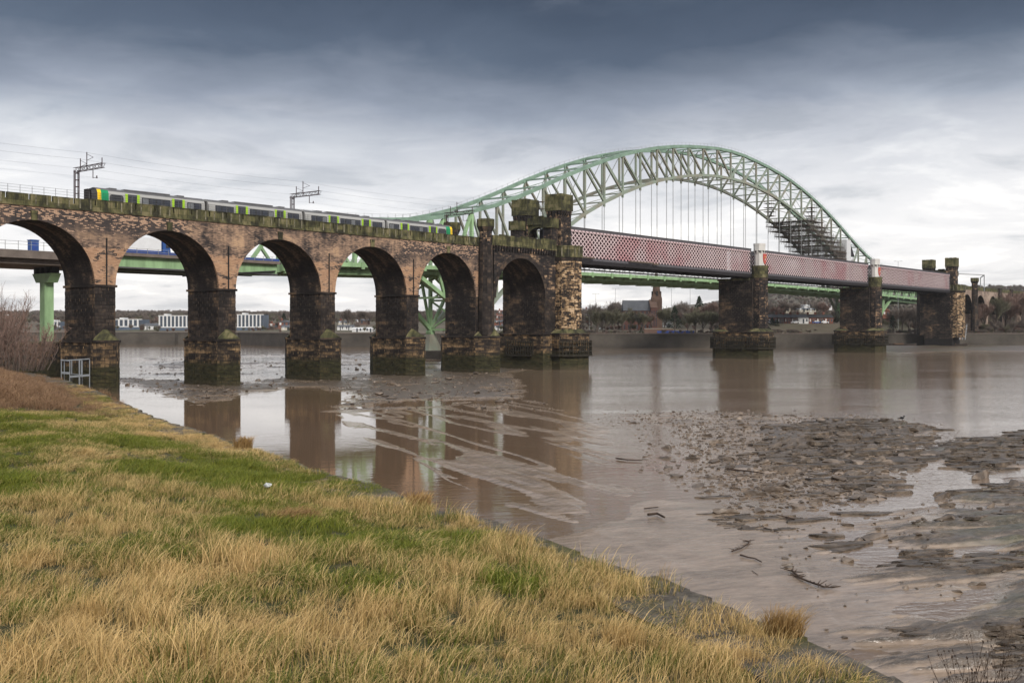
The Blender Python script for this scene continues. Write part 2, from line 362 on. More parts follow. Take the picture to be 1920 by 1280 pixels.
def grass_mat(name, g1, g2, d1, d2):
    m = NT(name)
    a = m.node('ShaderNodeAttribute', attribute_type='INSTANCER', attribute_name='dry').outputs['Fac']
    b = m.node('ShaderNodeAttribute', attribute_type='GEOMETRY', attribute_name='rnd').outputs['Fac']
    h = m.node('ShaderNodeAttribute', attribute_type='GEOMETRY', attribute_name='hgt').outputs['Fac']
    green = m.mix(b, (*g1, 1), (*g2, 1)); dryc = m.mix(b, (*d1, 1), (*d2, 1))
    f = m.ramp(m.math('ADD', a, m.math('MULTIPLY', m.math('SUBTRACT', b, .5), .8)), [(.32, 0.), (.66, 1.)])
    c = m.mix(f, green, dryc)
    c = m.mix(m.math('MULTIPLY', m.math('SUBTRACT', 1., h), .45), c, (.055, .04, .018, 1))  # roots darkened in the colour, as shade deep among the blades
    m.fin(c, .6, None, .25)
    tr = m.node('ShaderNodeBsdfTranslucent'); m.put(c, tr.inputs[0])
    ms = m.node('ShaderNodeMixShader'); ms.inputs[0].default_value = .25
    m.l.new(m.bs.outputs[0], ms.inputs[1]); m.l.new(tr.outputs[0], ms.inputs[2]); m.l.new(ms.outputs[0], m.out.inputs[0])
    MAT[name] = m.m
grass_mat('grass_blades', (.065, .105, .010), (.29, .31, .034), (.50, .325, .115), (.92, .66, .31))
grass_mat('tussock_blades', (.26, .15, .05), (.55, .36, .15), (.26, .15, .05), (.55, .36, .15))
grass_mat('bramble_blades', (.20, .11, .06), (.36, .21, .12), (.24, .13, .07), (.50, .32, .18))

# ------------------------------------------------------------------ mesh collecting
ROOTINV = {}
def thing(name, label, cat, loc, rz=0., group=None):
    o = bpy.data.objects.new(name, None); COL.objects.link(o); o.empty_display_size = .5
    o.location = loc; o.rotation_euler = (0, 0, rz)
    o['label'] = label; o['category'] = cat
    if group: o['group'] = group
    M = Matrix.Translation(Vector(loc)) @ Matrix.Rotation(rz, 4, 'Z')
    ROOTINV[o.name] = M.inverted(); return o
def tag(o, label, cat, group=None):
    o['label'] = label; o['category'] = cat
    if group: o['group'] = group
    return o
def rootof(o):
    while o.parent: o = o.parent
    return o
class MB:
    def __init__(s, br=False): s.v = []; s.f = []; s.br = br
    def add(s, vs, fs):
        k = len(s.v); s.v += [tuple(q) for q in vs]; s.f += [tuple(i + k for i in f) for f in fs]; return s
    def box(s, x0, x1, y0, y1, z0, z1):
        return s.add([(x0, y0, z0), (x1, y0, z0), (x1, y1, z0), (x0, y1, z0), (x0, y0, z1), (x1, y0, z1), (x1, y1, z1), (x0, y1, z1)],
                     [(0, 3, 2, 1), (4, 5, 6, 7), (0, 1, 5, 4), (1, 2, 6, 5), (2, 3, 7, 6), (3, 0, 4, 7)])
    def prism(s, poly, z0, z1, top=None, cap=True):      # poly at z0, top poly (default the same) at z1
        top = top or poly; n = len(poly)
        vs = [(x, y, z0) for x, y in poly] + [(x, y, z1) for x, y in top]
        fs = [(i, (i + 1) % n, n + (i + 1) % n, n + i) for i in range(n)]
        if cap: fs += [tuple(range(n, 2 * n)), tuple(reversed(range(n)))]
        return s.add(vs, fs)
    def beam(s, p, q, w, h=None, up=(0, 0, 1)):
        h = h or w; p, q = Vector(p), Vector(q); d = (q - p)
        if d.length < 1e-6: return s
        d.normalize(); u = Vector(up)
        if abs(d.dot(u)) > .98: u = Vector((1, 0, 0)) if abs(d.x) < .9 else Vector((0, 1, 0))
        a = d.cross(u).normalized() * (w / 2); b = a.cross(d).normalized() * (h / 2)
        vs = [p - a - b, p + a - b, p + a + b, p - a + b, q - a - b, q + a - b, q + a + b, q - a + b]
        return s.add(vs, [(0, 1, 2, 3), (7, 6, 5, 4), (0, 4, 5, 1), (1, 5, 6, 2), (2, 6, 7, 3), (3, 7, 4, 0)])
    def tube(s, p, q, r0, r1=None, n=6):
        r1 = r0 if r1 is None else r1; p, q = Vector(p), Vector(q); d = (q - p)
        if d.length < 1e-6: return s
        d.normalize(); u = Vector((0, 0, 1)) if abs(d.z) < .9 else Vector((1, 0, 0))
        a = d.cross(u).normalized(); b = a.cross(d)
        vs = [];
        for c, r in ((p, r0), (q, r1)):
            for i in range(n):
                w = 2 * math.pi * i / n; vs.append(c + a * math.cos(w) * r + b * math.sin(w) * r)
        fs = [(i, (i + 1) % n, n + (i + 1) % n, n + i) for i in range(n)] + [tuple(reversed(range(n))), tuple(range(n, 2 * n))]
        return s.add(vs, fs)
    def path(s, pts, r, n=5):
        for i in range(len(pts) - 1): s.tube(pts[i], pts[i + 1], r, r, n)
        return s
    def world(s):
        return [B(*v) for v in s.v] if s.br else s.v
    def mesh(s, name, inv=None, fix=True, smooth=False):
        vs = [Vector(v) for v in s.world()]
        if inv is not None: vs = [inv @ v for v in vs]
        me = bpy.data.meshes.new(name); me.from_pydata([tuple(v) for v in vs], [], s.f)
        if fix and len(s.f) < 60000:
            bm = bmesh.new(); bm.from_mesh(me); bmesh.ops.recalc_face_normals(bm, faces=bm.faces); bm.to_mesh(me); bm.free()
        if smooth: me.shade_smooth()
        return me
    def build(s, name, mat, parent=None, kind=None, label=None, smooth=False, fix=True):
        if not s.v: return None
        inv = ROOTINV[rootof(parent).name] if parent else None
        me = s.mesh(name, inv, fix, smooth); me.materials.append(MAT[mat])
        o = bpy.data.objects.new(name, me); COL.objects.link(o)
        if parent: o.parent = parent
        if kind: o['kind'] = kind
        if label: o['label'] = label
        return o
def dup(root, loc, rz=None, label=None, scale=None):
    r = root.copy(); COL.objects.link(r); r.location = loc
    if rz is not None: r.rotation_euler = (0, 0, rz)
    if label: r['label'] = label
    if scale: r.scale = (scale,) * 3 if isinstance(scale, (int, float)) else scale
    for ch in list(root.children):
        c = ch.copy(); COL.objects.link(c); c.parent = r
        for g in list(ch.children):
            d = g.copy(); COL.objects.link(d); d.parent = c
    return r
def ngon(cx, cy, r, n=8, rot=None):
    rot = math.pi / n if rot is None else rot
    return [(cx + r * math.cos(rot + 2 * math.pi * i / n), cy + r * math.sin(rot + 2 * math.pi * i / n)) for i in range(n)]

# unit block shared by every ashlar stone, slightly chamfered
def unit_block(mat):
    mb = MB(); e = .04
    lo = [(-.5 + e, -.5 + e), (.5 - e, -.5 + e), (.5 - e, .5 - e), (-.5 + e, .5 - e)]; fu = [(-.5, -.5), (.5, -.5), (.5, .5), (-.5, .5)]
    # local: x along, y depth, z up; the face at y=-.5 is chamfered
    vs = [(x, .5, z) for x, z in fu] + [(x, -.25, z) for x, z in fu] + [(x, -.5, z) for x, z in lo]
    fs = []
    for k in (0, 4):
        for i in range(4): fs.append((k + i, k + (i + 1) % 4, k + 4 + (i + 1) % 4, k + 4 + i))
    fs.append((8, 9, 10, 11)); mb.add(vs, fs)
    me = mb.mesh('stone_block_' + mat); me.materials.append(MAT[mat]); return me, vs, fs
UB = {}
class Blocks:                                # ashlar facing: rows of real stones set proud of a recessed core
    def __init__(s): s.b = []
    def face(s, a, b, z0, z1, bw=1.3, bh=.55, mat='dark_stone', depth=.25, proud=.05, skip=.0):
        (s0, t0), (s1, t1) = a, b; L = math.hypot(s1 - s0, t1 - t0)
        if L < .3: return
        ux, uy = (s1 - s0) / L, (t1 - t0) / L; nx, ny = uy, -ux          # outward is to the right of a->b
        rows = max(1, round((z1 - z0) / bh)); rh = (z1 - z0) / rows
        for r in range(rows):
            n = max(1, round(L / bw)); w = L / n; off = (r % 2) * w * .5
            cuts = [0.] + [c for c in [off + w * i + random.uniform(-.08, .08) * w for i in range(0 if off else 1, n + 1)] if .25 < c < L - .25] + [L]
            for i in range(len(cuts) - 1):
                c0, c1 = cuts[i], cuts[i + 1]; m_ = (c0 + c1) / 2; pr = random.uniform(-.4, 1.) * proud
                s.b.append((s0 + ux * m_ + nx * (pr - depth / 2), t0 + uy * m_ + ny * (pr - depth / 2), z0 + rh * (r + .5),
                            c1 - c0 - .03, depth, rh - .03, math.atan2(uy, ux), mat))
    def loop(s, poly, z0, z1, closed=True, **k):
        n = len(poly)
        for i in range(n if closed else n - 1): s.face(poly[i], poly[(i + 1) % n], z0, z1, **k)
    def finish(s, root, limit=300, name='stone_block'):
        inv = ROOTINV[root.name]
        def dist(q):
            w = Vector(B(q[0], q[1], q[2])); return w.length / (q[3] * q[5]) ** .5
        def facing(q):                       # outward normal towards the camera
            a = q[6]; nx, ny = math.sin(a), -math.cos(a)
            w = Vector(B(q[0], q[1])); n2 = Vector(B(q[0] + nx, q[1] + ny)) - w
            return n2.dot(-w) > 0
        s.b.sort(key=lambda q: (not facing(q), dist(q)))
        near, rest = s.b[:limit], s.b[limit:]
        for q in near:
            if q[7] not in UB: UB[q[7]] = unit_block(q[7])
            o = bpy.data.objects.new(name, UB[q[7]][0]); COL.objects.link(o); o.parent = root
            o.matrix_local = inv @ Matrix.Translation(Vector(B(*q[:3]))) @ Matrix.Rotation(q[6] + PHI, 4, 'Z') @ Matrix.Rotation(random.uniform(-.004, .004), 4, 'X') @ Matrix.Diagonal((q[3], q[4], q[5], 1))
        by = {}
        for q in rest: by.setdefault(q[7], []).append(q)
        for mat, qs in by.items():
            if mat not in UB: UB[mat] = unit_block(mat)
            _, vs, fs = UB[mat]; mb = MB(True)
            for q in qs:
                ca, sa = math.cos(q[6]), math.sin(q[6])
                mb.add([(q[0] + ca * x * q[3] - sa * y * q[4], q[1] + sa * x * q[3] + ca * y * q[4], q[2] + z * q[5]) for x, y, z in vs], fs)
            mb.build('masonry', mat, root, kind='stuff', fix=False)

# ------------------------------------------------------------------ water, mudflat, banks
EDGE = [(2.6, 4.2), (2.08, 5.69), (1.77, 6.57), (1.54, 7.0), (1.08, 8.03), (.2, 9.8), (-.16, 10.5), (-.91, 11.4), (-1.76, 13.), (-2.56, 14.2), (-3.2, 15.3),
        (-4.1, 16.8), (-5.2, 18.7), (-6.2, 20.2), (-7.6, 22.6), (-9.7, 26.6), (-11.7, 30.5), (-13.9, 34.5), (-17.9, 41), (-23.5, 48.7), (-34, 60), (-55, 77), (-90, 96), (-140, 112)]
EDGE = [(5.2, -1.)] + [(3.6, 1.6)] + EDGE
BANKPOLY = EDGE + [(-400, 112), (-400, -80), (20, -80), (11., -12.)]

mb = MB(); N = 2400
mb.add([(-N, -60, 0), (N, -60, 0), (N, 900, 0), (-N, 900, 0)], [(0, 1, 2, 3)])
w = mb.build('river_water', 'river_water'); w['kind'] = 'structure'; w['label'] = 'brown tidal river water reflecting the grey sky'

P_ROCK = [G(*q) for q in [(1120, 777), (1200, 768), (1400, 768), (1560, 775), (1700, 788), (1760, 806), (1735, 830), (1680, 850), (1690, 880), (1668, 925), (1560, 950), (1430, 955), (1330, 925), (1240, 885), (1245, 840), (1210, 805)]]
P_RIGHT = [G(*q) for q in [(1470, 880), (1520, 830), (1560, 795), (1650, 790), (1710, 797), (1762, 806), (1720, 836), (1800, 817), (1960, 802), (2300, 800), (2300, 1500), (1560, 1500), (1500, 1290), (1470, 1130), (1420, 1060), (1330, 985), (1260, 940), (1330, 925), (1500, 955), (1660, 930)]]
P_NEAR = [G(*q) for q in [(1040, 960), (1200, 905), (1330, 925), (1500, 945), (1660, 925), (1720, 850), (1800, 820), (1960, 806), (2300, 806), (2300, 1500), (700, 1500), (700, 1100), (860, 1010), (950, 985)]]
P_SHOAL = [G(*q) for q in [(60, 690), (220, 706), (350, 712), (450, 716), (540, 702), (640, 703), (700, 697), (800, 692), (950, 687), (1050, 688), (960, 700), (1000, 722), (1008, 738), (985, 748), (800, 752), (650, 770), (600, 768), (640, 742), (560, 728), (470, 742), (380, 768), (300, 748), (215, 722), (60, 712)]]
P_TONGUE = [G(*q) for q in [(540, 772), (620, 766), (760, 762), (905, 748), (900, 756), (760, 770), (640, 776)]]
P_FAR = [G(*q) for q in [(215, 668), (500, 664), (720, 662), (960, 672), (960, 692), (700, 700), (560, 704), (220, 706)]]
P_MID = [G(*q) for q in [(560, 752), (700, 760), (900, 752), (1010, 742), (1110, 768), (1215, 800), (1245, 880), (1300, 925), (1100, 1010), (950, 1000), (860, 960), (700, 880), (600, 800)]]
P_LEDGE = [G(*q) for q in [(1420, 812), (1540, 784), (1690, 793), (1768, 806), (1735, 832), (1660, 852), (1640, 880), (1690, 915), (1640, 938), (1540, 930), (1500, 890), (1430, 860)]]
POOLS = [[G(*q) for q in p] for p in (
    [(1665, 930), (1690, 905), (1690, 880), (1730, 858), (1790, 870), (1840, 898), (1870, 912), (1800, 925), (1720, 932)],
    [(1560, 1030), (1640, 1018), (1690, 1030), (1660, 1060), (1600, 1055)], [(1770, 1022), (1840, 1018), (1830, 1045), (1775, 1050)],
    [(1520, 880), (1560, 875), (1600, 905), (1540, 905)], [(1290, 920), (1400, 912), (1420, 925), (1310, 932)], [(1860, 880), (1930, 880), (1930, 895), (1870, 896)],
    [(1500, 1000), (1580, 992), (1600, 1002), (1530, 1008)], [(1700, 1150), (1830, 1120), (1850, 1140), (1750, 1170)])]
def mud_h(x, y):
    x = np.asarray(x, float); y = np.asarray(y, float)
    wx = x + 3.5 * (fbm(x, y, .12, 3, 5) - .5); wy = y + 5 * (fbm(x, y, .10, 3, 9) - .5)
    k = np.clip(y / 60., .35, 3.)
    ca, sa = math.cos(.30), math.sin(.30); u = x * ca + y * sa; v = -x * sa + y * ca          # ledges run slightly across the view
    ridge = 1 - np.abs(2 * fbm(u * .35, v, .33, 4, 21) - 1)
    lay = fbm(u * .35, v, .55, 5, 31, .55); fine = fbm(u * .6, v, 2.6, 3, 41)
    h = np.full(x.shape, -.45)
    r_a = 1 - np.abs(2 * fbm(u * .20, v + .25 * np.sin(u * .5), 1.5, 3, 121) - 1); r_b = 1 - np.abs(2 * fbm(u * .22, v, 4.6, 2, 131) - 1); rough = .15 * (r_a - .6) + .10 * (r_b - .6)
    r1 = sstep(-3 * k, 3.5 * k, polysd(wx, wy, P_ROCK)); h = np.maximum(h, -.45 + r1 * (.50 + .34 * (lay - .5) + .10 * (ridge - .5)))
    r2 = sstep(-3, 6, polysd(wx, wy, P_RIGHT))
    terr = (np.floor(lay * 13) + sstep(.72, 1., (lay * 13) % 1)) / 13.                                               # stepped beds of clay and rock
    kk = np.clip(60. / y, .6, 1.6)
    ph = v * .20 + 2.2 * fbm(u * .10, v * .25, .55, 3, 161); saw = 1 - (ph % 1.); saw = saw * sstep(1., .965, saw)
    ph2 = v * .62 + 2.6 * fbm(u * .12, v * .3, .8, 3, 171); saw2 = 1 - (ph2 % 1.); saw2 = saw2 * sstep(1., .94, saw2)
    brk = sstep(.40, .58, fbm(u * .5, v, .28, 3, 181)); brk2 = sstep(.38, .55, fbm(u * .6, v, .6, 3, 191))
    slabs = .26 * saw * brk + .16 * saw2 * brk2 + .08 * (lay - .5) + .75 * rough
    low = sstep(.35, .62, fbm(x, y * .6, .07, 3, 195))
    h = np.maximum(h, -.45 + r2 * (.475 + .07 * low + .10 * (fbm(u * .4, v, .16, 3, 197) - .5) + slabs * (.8 + 1.1 * low)))
    rl_ = sstep(-2.5, 3, polysd(wx, wy, P_LEDGE)); h = np.maximum(h, -.45 + rl_ * (.52 + 1.5 * slabs))
    r3 = sstep(-2, 5, polysd(wx, wy, P_NEAR)); h = np.maximum(h, -.45 + r3 * (.50 + .05 * (lay - .5) + .015 * (fine - .5) + .05 * rough - .22 * r2 * sstep(.44, .34, fbm(u * .5, v, .22, 3, 199))))
    r4 = sstep(-5, 6, polysd(wx, wy, P_SHOAL)); h = np.maximum(h, -.45 + r4 * (.60 + .75 * (lay - .5) + 1.6 * rough))
    r5 = sstep(-3, 3, polysd(wx, wy, P_TONGUE)); h = np.maximum(h, -.45 + r5 * (.56 + .3 * (lay - .5)))
    r6 = sstep(-10, 12, polysd(wx, wy, P_FAR)); h = np.maximum(h, -.45 + r6 * (.44 + 1.0 * (fbm(x * .5, y, .09, 4, 77) - .5) + 1.8 * rough))
    sa_ = x * .925 + y * .38; sb_ = x * .38 - y * .925                                          # drainage streaks running down to the right
    st_ = 1 - np.abs(2 * fbm(sb_ * .05 + .6 * fbm(x, y, .08, 2, 151), sa_ * .42, 1., 3, 141) - 1); rip = st_ ** 5
    r7 = sstep(-4, 5, polysd(wx, wy, P_MID)); h = np.maximum(h, -.45 + r7 * (.405 + .13 * rip + .05 * (fine - .5)))
    h = np.where((r3 > .5) & (r2 < .5) & (x < 12), h + .035 * rip * r3, h)
    for P in POOLS:
        d = sstep(-1.6, 1.6, polysd(wx, wy, P)); h = h * (1 - d) + (-.22) * d
    return h
NA, NR = 760, 760
ang = np.linspace(-34, 34, NA) * math.pi / 180
pyy = np.linspace(1500, 662, NR); rr = 2000 * EYE / (pyy - 612)
A, R = np.meshgrid(ang, rr); gx, gy = R * np.tan(A), R
gh = mud_h(gx, gy) + .010 * (RS.rand(*gx.shape) - .5)
gh -= sstep(4, -2, -polysd(gx, gy, BANKPOLY)) * 0     # the flat passes under the bank
def grid_mesh(name, gx, gy, gz, mat, smooth=True, drop=None):
    nr, nc = gx.shape; vs = np.stack([gx, gy, gz], -1).reshape(-1, 3)
    i = np.arange(nr * nc).reshape(nr, nc); f = np.stack([i[:-1, :-1], i[:-1, 1:], i[1:, 1:], i[1:, :-1]], -1).reshape(-1, 4)
    if drop is not None:
        zf = gz.reshape(-1)[f].max(1); f = f[zf > drop]
    me = bpy.data.meshes.new(name); me.vertices.add(len(vs)); me.vertices.foreach_set('co', vs.astype(np.float32).ravel())
    me.loops.add(f.size); me.loops.foreach_set('vertex_index', f.astype(np.int32).ravel())
    me.polygons.add(len(f)); me.polygons.foreach_set('loop_start', np.arange(0, f.size, 4, dtype=np.int32))
    me.update(calc_edges=True); me.validate()
    if smooth: me.shade_smooth()
    me.materials.append(MAT[mat]); o = bpy.data.objects.new(name, me); COL.objects.link(o); return o
o = grid_mesh('mudflat', gx, gy, gh, 'mud', drop=-.10); o['kind'] = 'structure'; o['label'] = 'wet brown mudflat with ledges and pools'

# near bank: one sheet of ground, its river edge held by a coped wall
def bank_z(x, y):
    x = np.asarray(x, float); y = np.asarray(y, float)
    d = polysd(x, y, BANKPOLY)
    z = 8.08 + .26 * sstep(.4, 3.2, d) + .10 * (fbm(x, y, .5, 3, 3) - .5) * sstep(.3, 1.5, d)
    z = z + .16 * sstep(.8, 3, d) * (fbm(x, y, .9, 2, 8) - .5)
    m_ = sstep(0, 6, polysd(x, y, [(-9.0, 21), (-10.5, 26), (-13.0, 31), (-16, 38), (-22, 46), (-40, 60), (-60, 60), (-60, 15), (-14, 20)]))
    return z + m_ * .35
bx = np.concatenate([np.linspace(-400, -42, 12), np.linspace(-40, 6.2, 190), [9, 14, 20]]); by = np.concatenate([np.linspace(-80, -3, 12), np.linspace(-2, 62, 260), np.linspace(64, 112, 10)])
gx, gy = np.meshgrid(bx, by); sdv = polysd(gx, gy, BANKPOLY); gz = np.where(sdv > .25, bank_z(gx, gy), -30)
vsd = sdv
def bank_mesh():
    nr, nc = gx.shape; bm = bmesh.new(); idx = {}
    # clip outward: pull outside vertices to the inner rim of the coping
    inner = []
    for k in range(len(EDGE)):
        a = EDGE[max(k - 1, 0)]; b = EDGE[min(k + 1, len(EDGE) - 1)]; tx, ty = b[0] - a[0], b[1] - a[1]; L = math.hypot(tx, ty)
        inner.append((EDGE[k][0] - ty / L * .45, EDGE[k][1] + tx / L * .45))
    def near_inner(x, y):
        best = None
        for k in range(len(inner) - 1):
            (x1, y1), (x2, y2) = inner[k], inner[k + 1]; ex, ey = x2 - x1, y2 - y1
            u = max(0, min(1, ((x - x1) * ex + (y - y1) * ey) / (ex * ex + ey * ey))); q = (x1 + u * ex, y1 + u * ey)
            dd = math.hypot(x - q[0], y - q[1])
            if best is None or dd < best[0]: best = (dd, q)
        return best[1]
    ok = vsd > .45; use = np.zeros_like(ok)
    use[:-1, :-1] |= ok[:-1, :-1] | ok[1:, :-1] | ok[:-1, 1:] | ok[1:, 1:]
    def V(r, c):
        if (r, c) not in idx:
            if ok[r, c]: p = (gx[r, c], gy[r, c], gz[r, c])
            else:
                q = near_inner(gx[r, c], gy[r, c]); p = (q[0], q[1], 8.05)
            idx[(r, c)] = bm.verts.new(p)
        return idx[(r, c)]
    for r in range(nr - 1):
        for c in range(nc - 1):
            if use[r, c]:
                try: bm.faces.new((V(r, c), V(r, c + 1), V(r + 1, c + 1), V(r + 1, c)))
                except ValueError: pass
    me = bpy.data.meshes.new('grass_bank'); bm.to_mesh(me); bm.free(); me.shade_smooth(); me.materials.append(MAT['bank_soil'])
    o = bpy.data.objects.new('ground_bank', me); COL.objects.link(o); o['kind'] = 'structure'; o['label'] = 'soil of the near river bank'
bank_mesh()
# river wall with separate coping slabs
rw = thing('river_wall', 'mossy stone river wall along the edge of the grass bank', 'wall', (0, 10, 0))
def offs(k, d):
    a = EDGE[max(k - 1, 0)]; b = EDGE[min(k + 1, len(EDGE) - 1)]; tx, ty = b[0] - a[0], b[1] - a[1]; L = math.hypot(tx, ty)
    return (EDGE[k][0] - ty / L * d, EDGE[k][1] + tx / L * d)
mb = MB()
for k in range(len(EDGE) - 1):
    a, b, c, d = offs(k, .06), offs(k + 1, .06), offs(k + 1, .7), offs(k, .7)
    mb.prism([a, b, c, d], -1.2, 7.93)
mb.build('wall_face', 'wall_face', rw)
L = [0.]
for k in range(len(EDGE) - 1): L.append(L[-1] + math.dist(EDGE[k], EDGE[k + 1]))
def along(u, d):
    for k in range(len(EDGE) - 1):
        if u <= L[k + 1] or k == len(EDGE) - 2:
            f = (u - L[k]) / (L[k + 1] - L[k]); p, q = offs(k, d), offs(k + 1, d); return (p[0] + (q[0] - p[0]) * f, p[1] + (q[1] - p[1]) * f)
u = 0.
while u < 60:
    ln = random.uniform(1.5, 2.2); n = 6; z = 8.10 + random.uniform(-.03, .03); mb = MB()
    for i in range(n):
        u0, u1 = u + ln * i / n, u + ln * (i + 1) / n - (.05 if i == n - 1 else 0)
        w0, w1 = (random.uniform(-.05, .05) for _ in range(2))
        mb.prism([along(u0, w0), along(u1, w0 if i == n - 1 else w1), along(u1, .68), along(u0, .68)], 7.94, z)
    mb.build('coping_slab', 'coping', rw); u += ln

# ------------------------------------------------------------------ scatter through geometry nodes
def blade_variant(name, n, hmin, hmax, spread, lean, w0, mat, seed, segs=4, droop=.6, seedhead=0.):
    rs = np.random.RandomState(seed); V = []; F = []; rn = []; hg = []
    for _ in range(n):
        a = rs.rand() * 6.283; r = spread * rs.rand() ** .6; bx_, by_ = r * math.cos(a), r * math.sin(a)
        h = hmin + (hmax - hmin) * rs.rand(); yaw = rs.rand() * 6.283; ln = lean * (.3 + rs.rand()); q = rs.rand()
        dx, dy = math.cos(yaw) * ln * .6 + .22 * lean, math.sin(yaw) * ln * .6
        sx, sy = -math.sin(yaw + q), math.cos(yaw + q); k = len(V)
        for j in range(segs + 1):
            u_ = j / segs; wd = w0 * (1 - u_ ** 1.6) + .0004
            cx = bx_ + dx * h * u_ ** 1.7; cy = by_ + dy * h * u_ ** 1.7; cz = h * (u_ - droop * lean * .5 * u_ ** 2.5)
            V += [(cx - sx * wd, cy - sy * wd, cz), (cx + sx * wd, cy + sy * wd, cz)]; rn += [q, q]; hg += [u_, u_]
        for j in range(segs): F.append((k + 2 * j, k + 2 * j + 1, k + 2 * j + 3, k + 2 * j + 2))
    me = bpy.data.meshes.new(name); me.from_pydata(V, [], F); me.materials.append(MAT[mat])
    for nm, dat in (('rnd', rn), ('hgt', hg)):
        at = me.attributes.new(nm, 'FLOAT', 'POINT'); at.data.foreach_set('value', dat)
    return bpy.data.objects.new(name, me)
def scatter(name, pts, rotz, scl, idx, dry, variants, tilt=None):
    c = bpy.data.collections.new(name + '_sources')
    for o in variants: c.objects.link(o)
    me = bpy.data.meshes.new(name); me.from_pydata([tuple(p) for p in pts], [], [])
    for nm, ty, dat in (('rz', 'FLOAT', rotz), ('sc', 'FLOAT', scl), ('dry', 'FLOAT', dry), ('vi', 'INT', idx)):
        at = me.attributes.new(nm, ty, 'POINT'); at.data.foreach_set('value', np.asarray(dat, dtype=np.int32 if ty == 'INT' else np.float32))
    o = bpy.data.objects.new(name, me); COL.objects.link(o); o['kind'] = 'stuff'
    g = bpy.data.node_groups.new(name, 'GeometryNodeTree')
    g.interface.new_socket('Geometry', in_out='INPUT', socket_type='NodeSocketGeometry'); g.interface.new_socket('Geometry', in_out='OUTPUT', socket_type='NodeSocketGeometry')
    N_, Lk = g.nodes, g.links; gi, go = N_.new('NodeGroupInput'), N_.new('NodeGroupOutput')
    ci = N_.new('GeometryNodeCollectionInfo'); ci.inputs['Collection'].default_value = c; ci.inputs['Separate Children'].default_value = True; ci.inputs['Reset Children'].default_value = True
    ip = N_.new('GeometryNodeInstanceOnPoints'); ip.inputs['Pick Instance'].default_value = True
    def at(nm, ty):
        a = N_.new('GeometryNodeInputNamedAttribute'); a.data_type = ty; a.inputs[0].default_value = nm; return a.outputs['Attribute']
    cx = N_.new('ShaderNodeCombineXYZ'); Lk.new(at('rz', 'FLOAT'), cx.inputs[2])
    Lk.new(gi.outputs[0], ip.inputs['Points']); Lk.new(ci.outputs[0], ip.inputs['Instance']); Lk.new(at('vi', 'INT'), ip.inputs['Instance Index'])
    Lk.new(cx.outputs[0], ip.inputs['Rotation']); Lk.new(at('sc', 'FLOAT'), ip.inputs['Scale']); Lk.new(ip.outputs[0], go.inputs[0])
    md = o.modifiers.new('scatter', 'NODES'); md.node_group = g; return o

def in_view(x, y, m=.08):
    return (np.abs(x) < (.48 + m) * y + 1.5) & (y > 3.2)
# grass
tv = [blade_variant('a%02d' % i, 95, .05, .15, .13, .9, .0023, 'grass_blades', 100 + i) for i in range(4)]          # 0-3 short leaning sward
tv += [blade_variant('b%02d' % i, 60, .11, .27, .12, .8, .0018, 'grass_blades', 200 + i) for i in range(4)]        # 4-7 tall stalks
tv += [blade_variant('c%02d' % i, 95, .07, .20, .12, 1.45, .0021, 'grass_blades', 300 + i, droop=.9) for i in range(3)]  # 8-10 tumbled tussocks
n = 90000; gx_ = RS.uniform(-22, 6, n); gy_ = RS.uniform(3., 44, n)
keep = in_view(gx_, gy_); gx_, gy_ = gx_[keep], gy_[keep]; d = polysd(gx_, gy_, BANKPOLY)
dens = np.clip(1.35 - gy_ / 60, .5, 1); keep = (d > np.where(gy_ > 11, .04, .17) + .26 * (fbm(gx_, gy_, 1.1, 2, 4) - .40)) & (RS.rand(len(gx_)) < dens)
gx_, gy_, d = gx_[keep], gy_[keep], d[keep]
brm = polysd(gx_, gy_, [(-8.4, 22), (-10.2, 26.6), (-12.4, 31), (-15, 38), (-22, 48), (-40, 60), (-60, 60), (-60, 16), (-13, 21)])
keep = brm < .3 + RS.rand(len(gx_)) * .8 - .5; gx_, gy_, d = gx_[keep], gy_[keep], d[keep]
dryn = .6 * fbm(gx_, gy_, .55, 3, 51) + .4 * fbm(gx_, gy_, 2.2, 2, 52); near = sstep(9.2, 6.8, gy_ + 1.8 * (fbm(gx_, gy_, .5, 2, 66) - .5))
far_dry = sstep(13.5, 18, gy_) * sstep(24, 18, gy_) * sstep(3.5, .8, d) * .4
far_dry2 = sstep(16, 20, gy_) * .22
dry = np.clip(.10 + 2.5 * (dryn - .5) + .36 * near + far_dry + far_dry2 + .28 * sstep(1.3, .5, d) + .34 * (RS.rand(len(gx_)) - .5), 0, 1)
tall = (dry > .42) & (RS.rand(len(gx_)) < .42) & (gy_ < 12)
tus = RS.rand(len(gx_)) < np.clip(.22 + .5 * dry, 0, .6)
vi = np.where(tall, 4 + RS.randint(0, 4, len(gx_)), np.where(tus, 8 + RS.randint(0, 3, len(gx_)), RS.randint(0, 4, len(gx_))))
sc = RS.uniform(.7, 1.2, len(gx_)) * (.28 + 1.2 * fbm(gx_, gy_, 1.6, 3, 61)) * np.where(gy_ > 12, .85, 1.) * (.7 + .3 * sstep(.05, .4, d))
rz = np.where(RS.rand(len(gx_)) < .55, RS.uniform(-3.14, 3.14, len(gx_)), RS.uniform(-1.2, 1.2, len(gx_)) - .3)
gz_ = bank_z(gx_, gy_) - .01
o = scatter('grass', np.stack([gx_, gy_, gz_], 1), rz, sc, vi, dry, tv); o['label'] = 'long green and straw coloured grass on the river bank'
print('tufts', len(gx_))
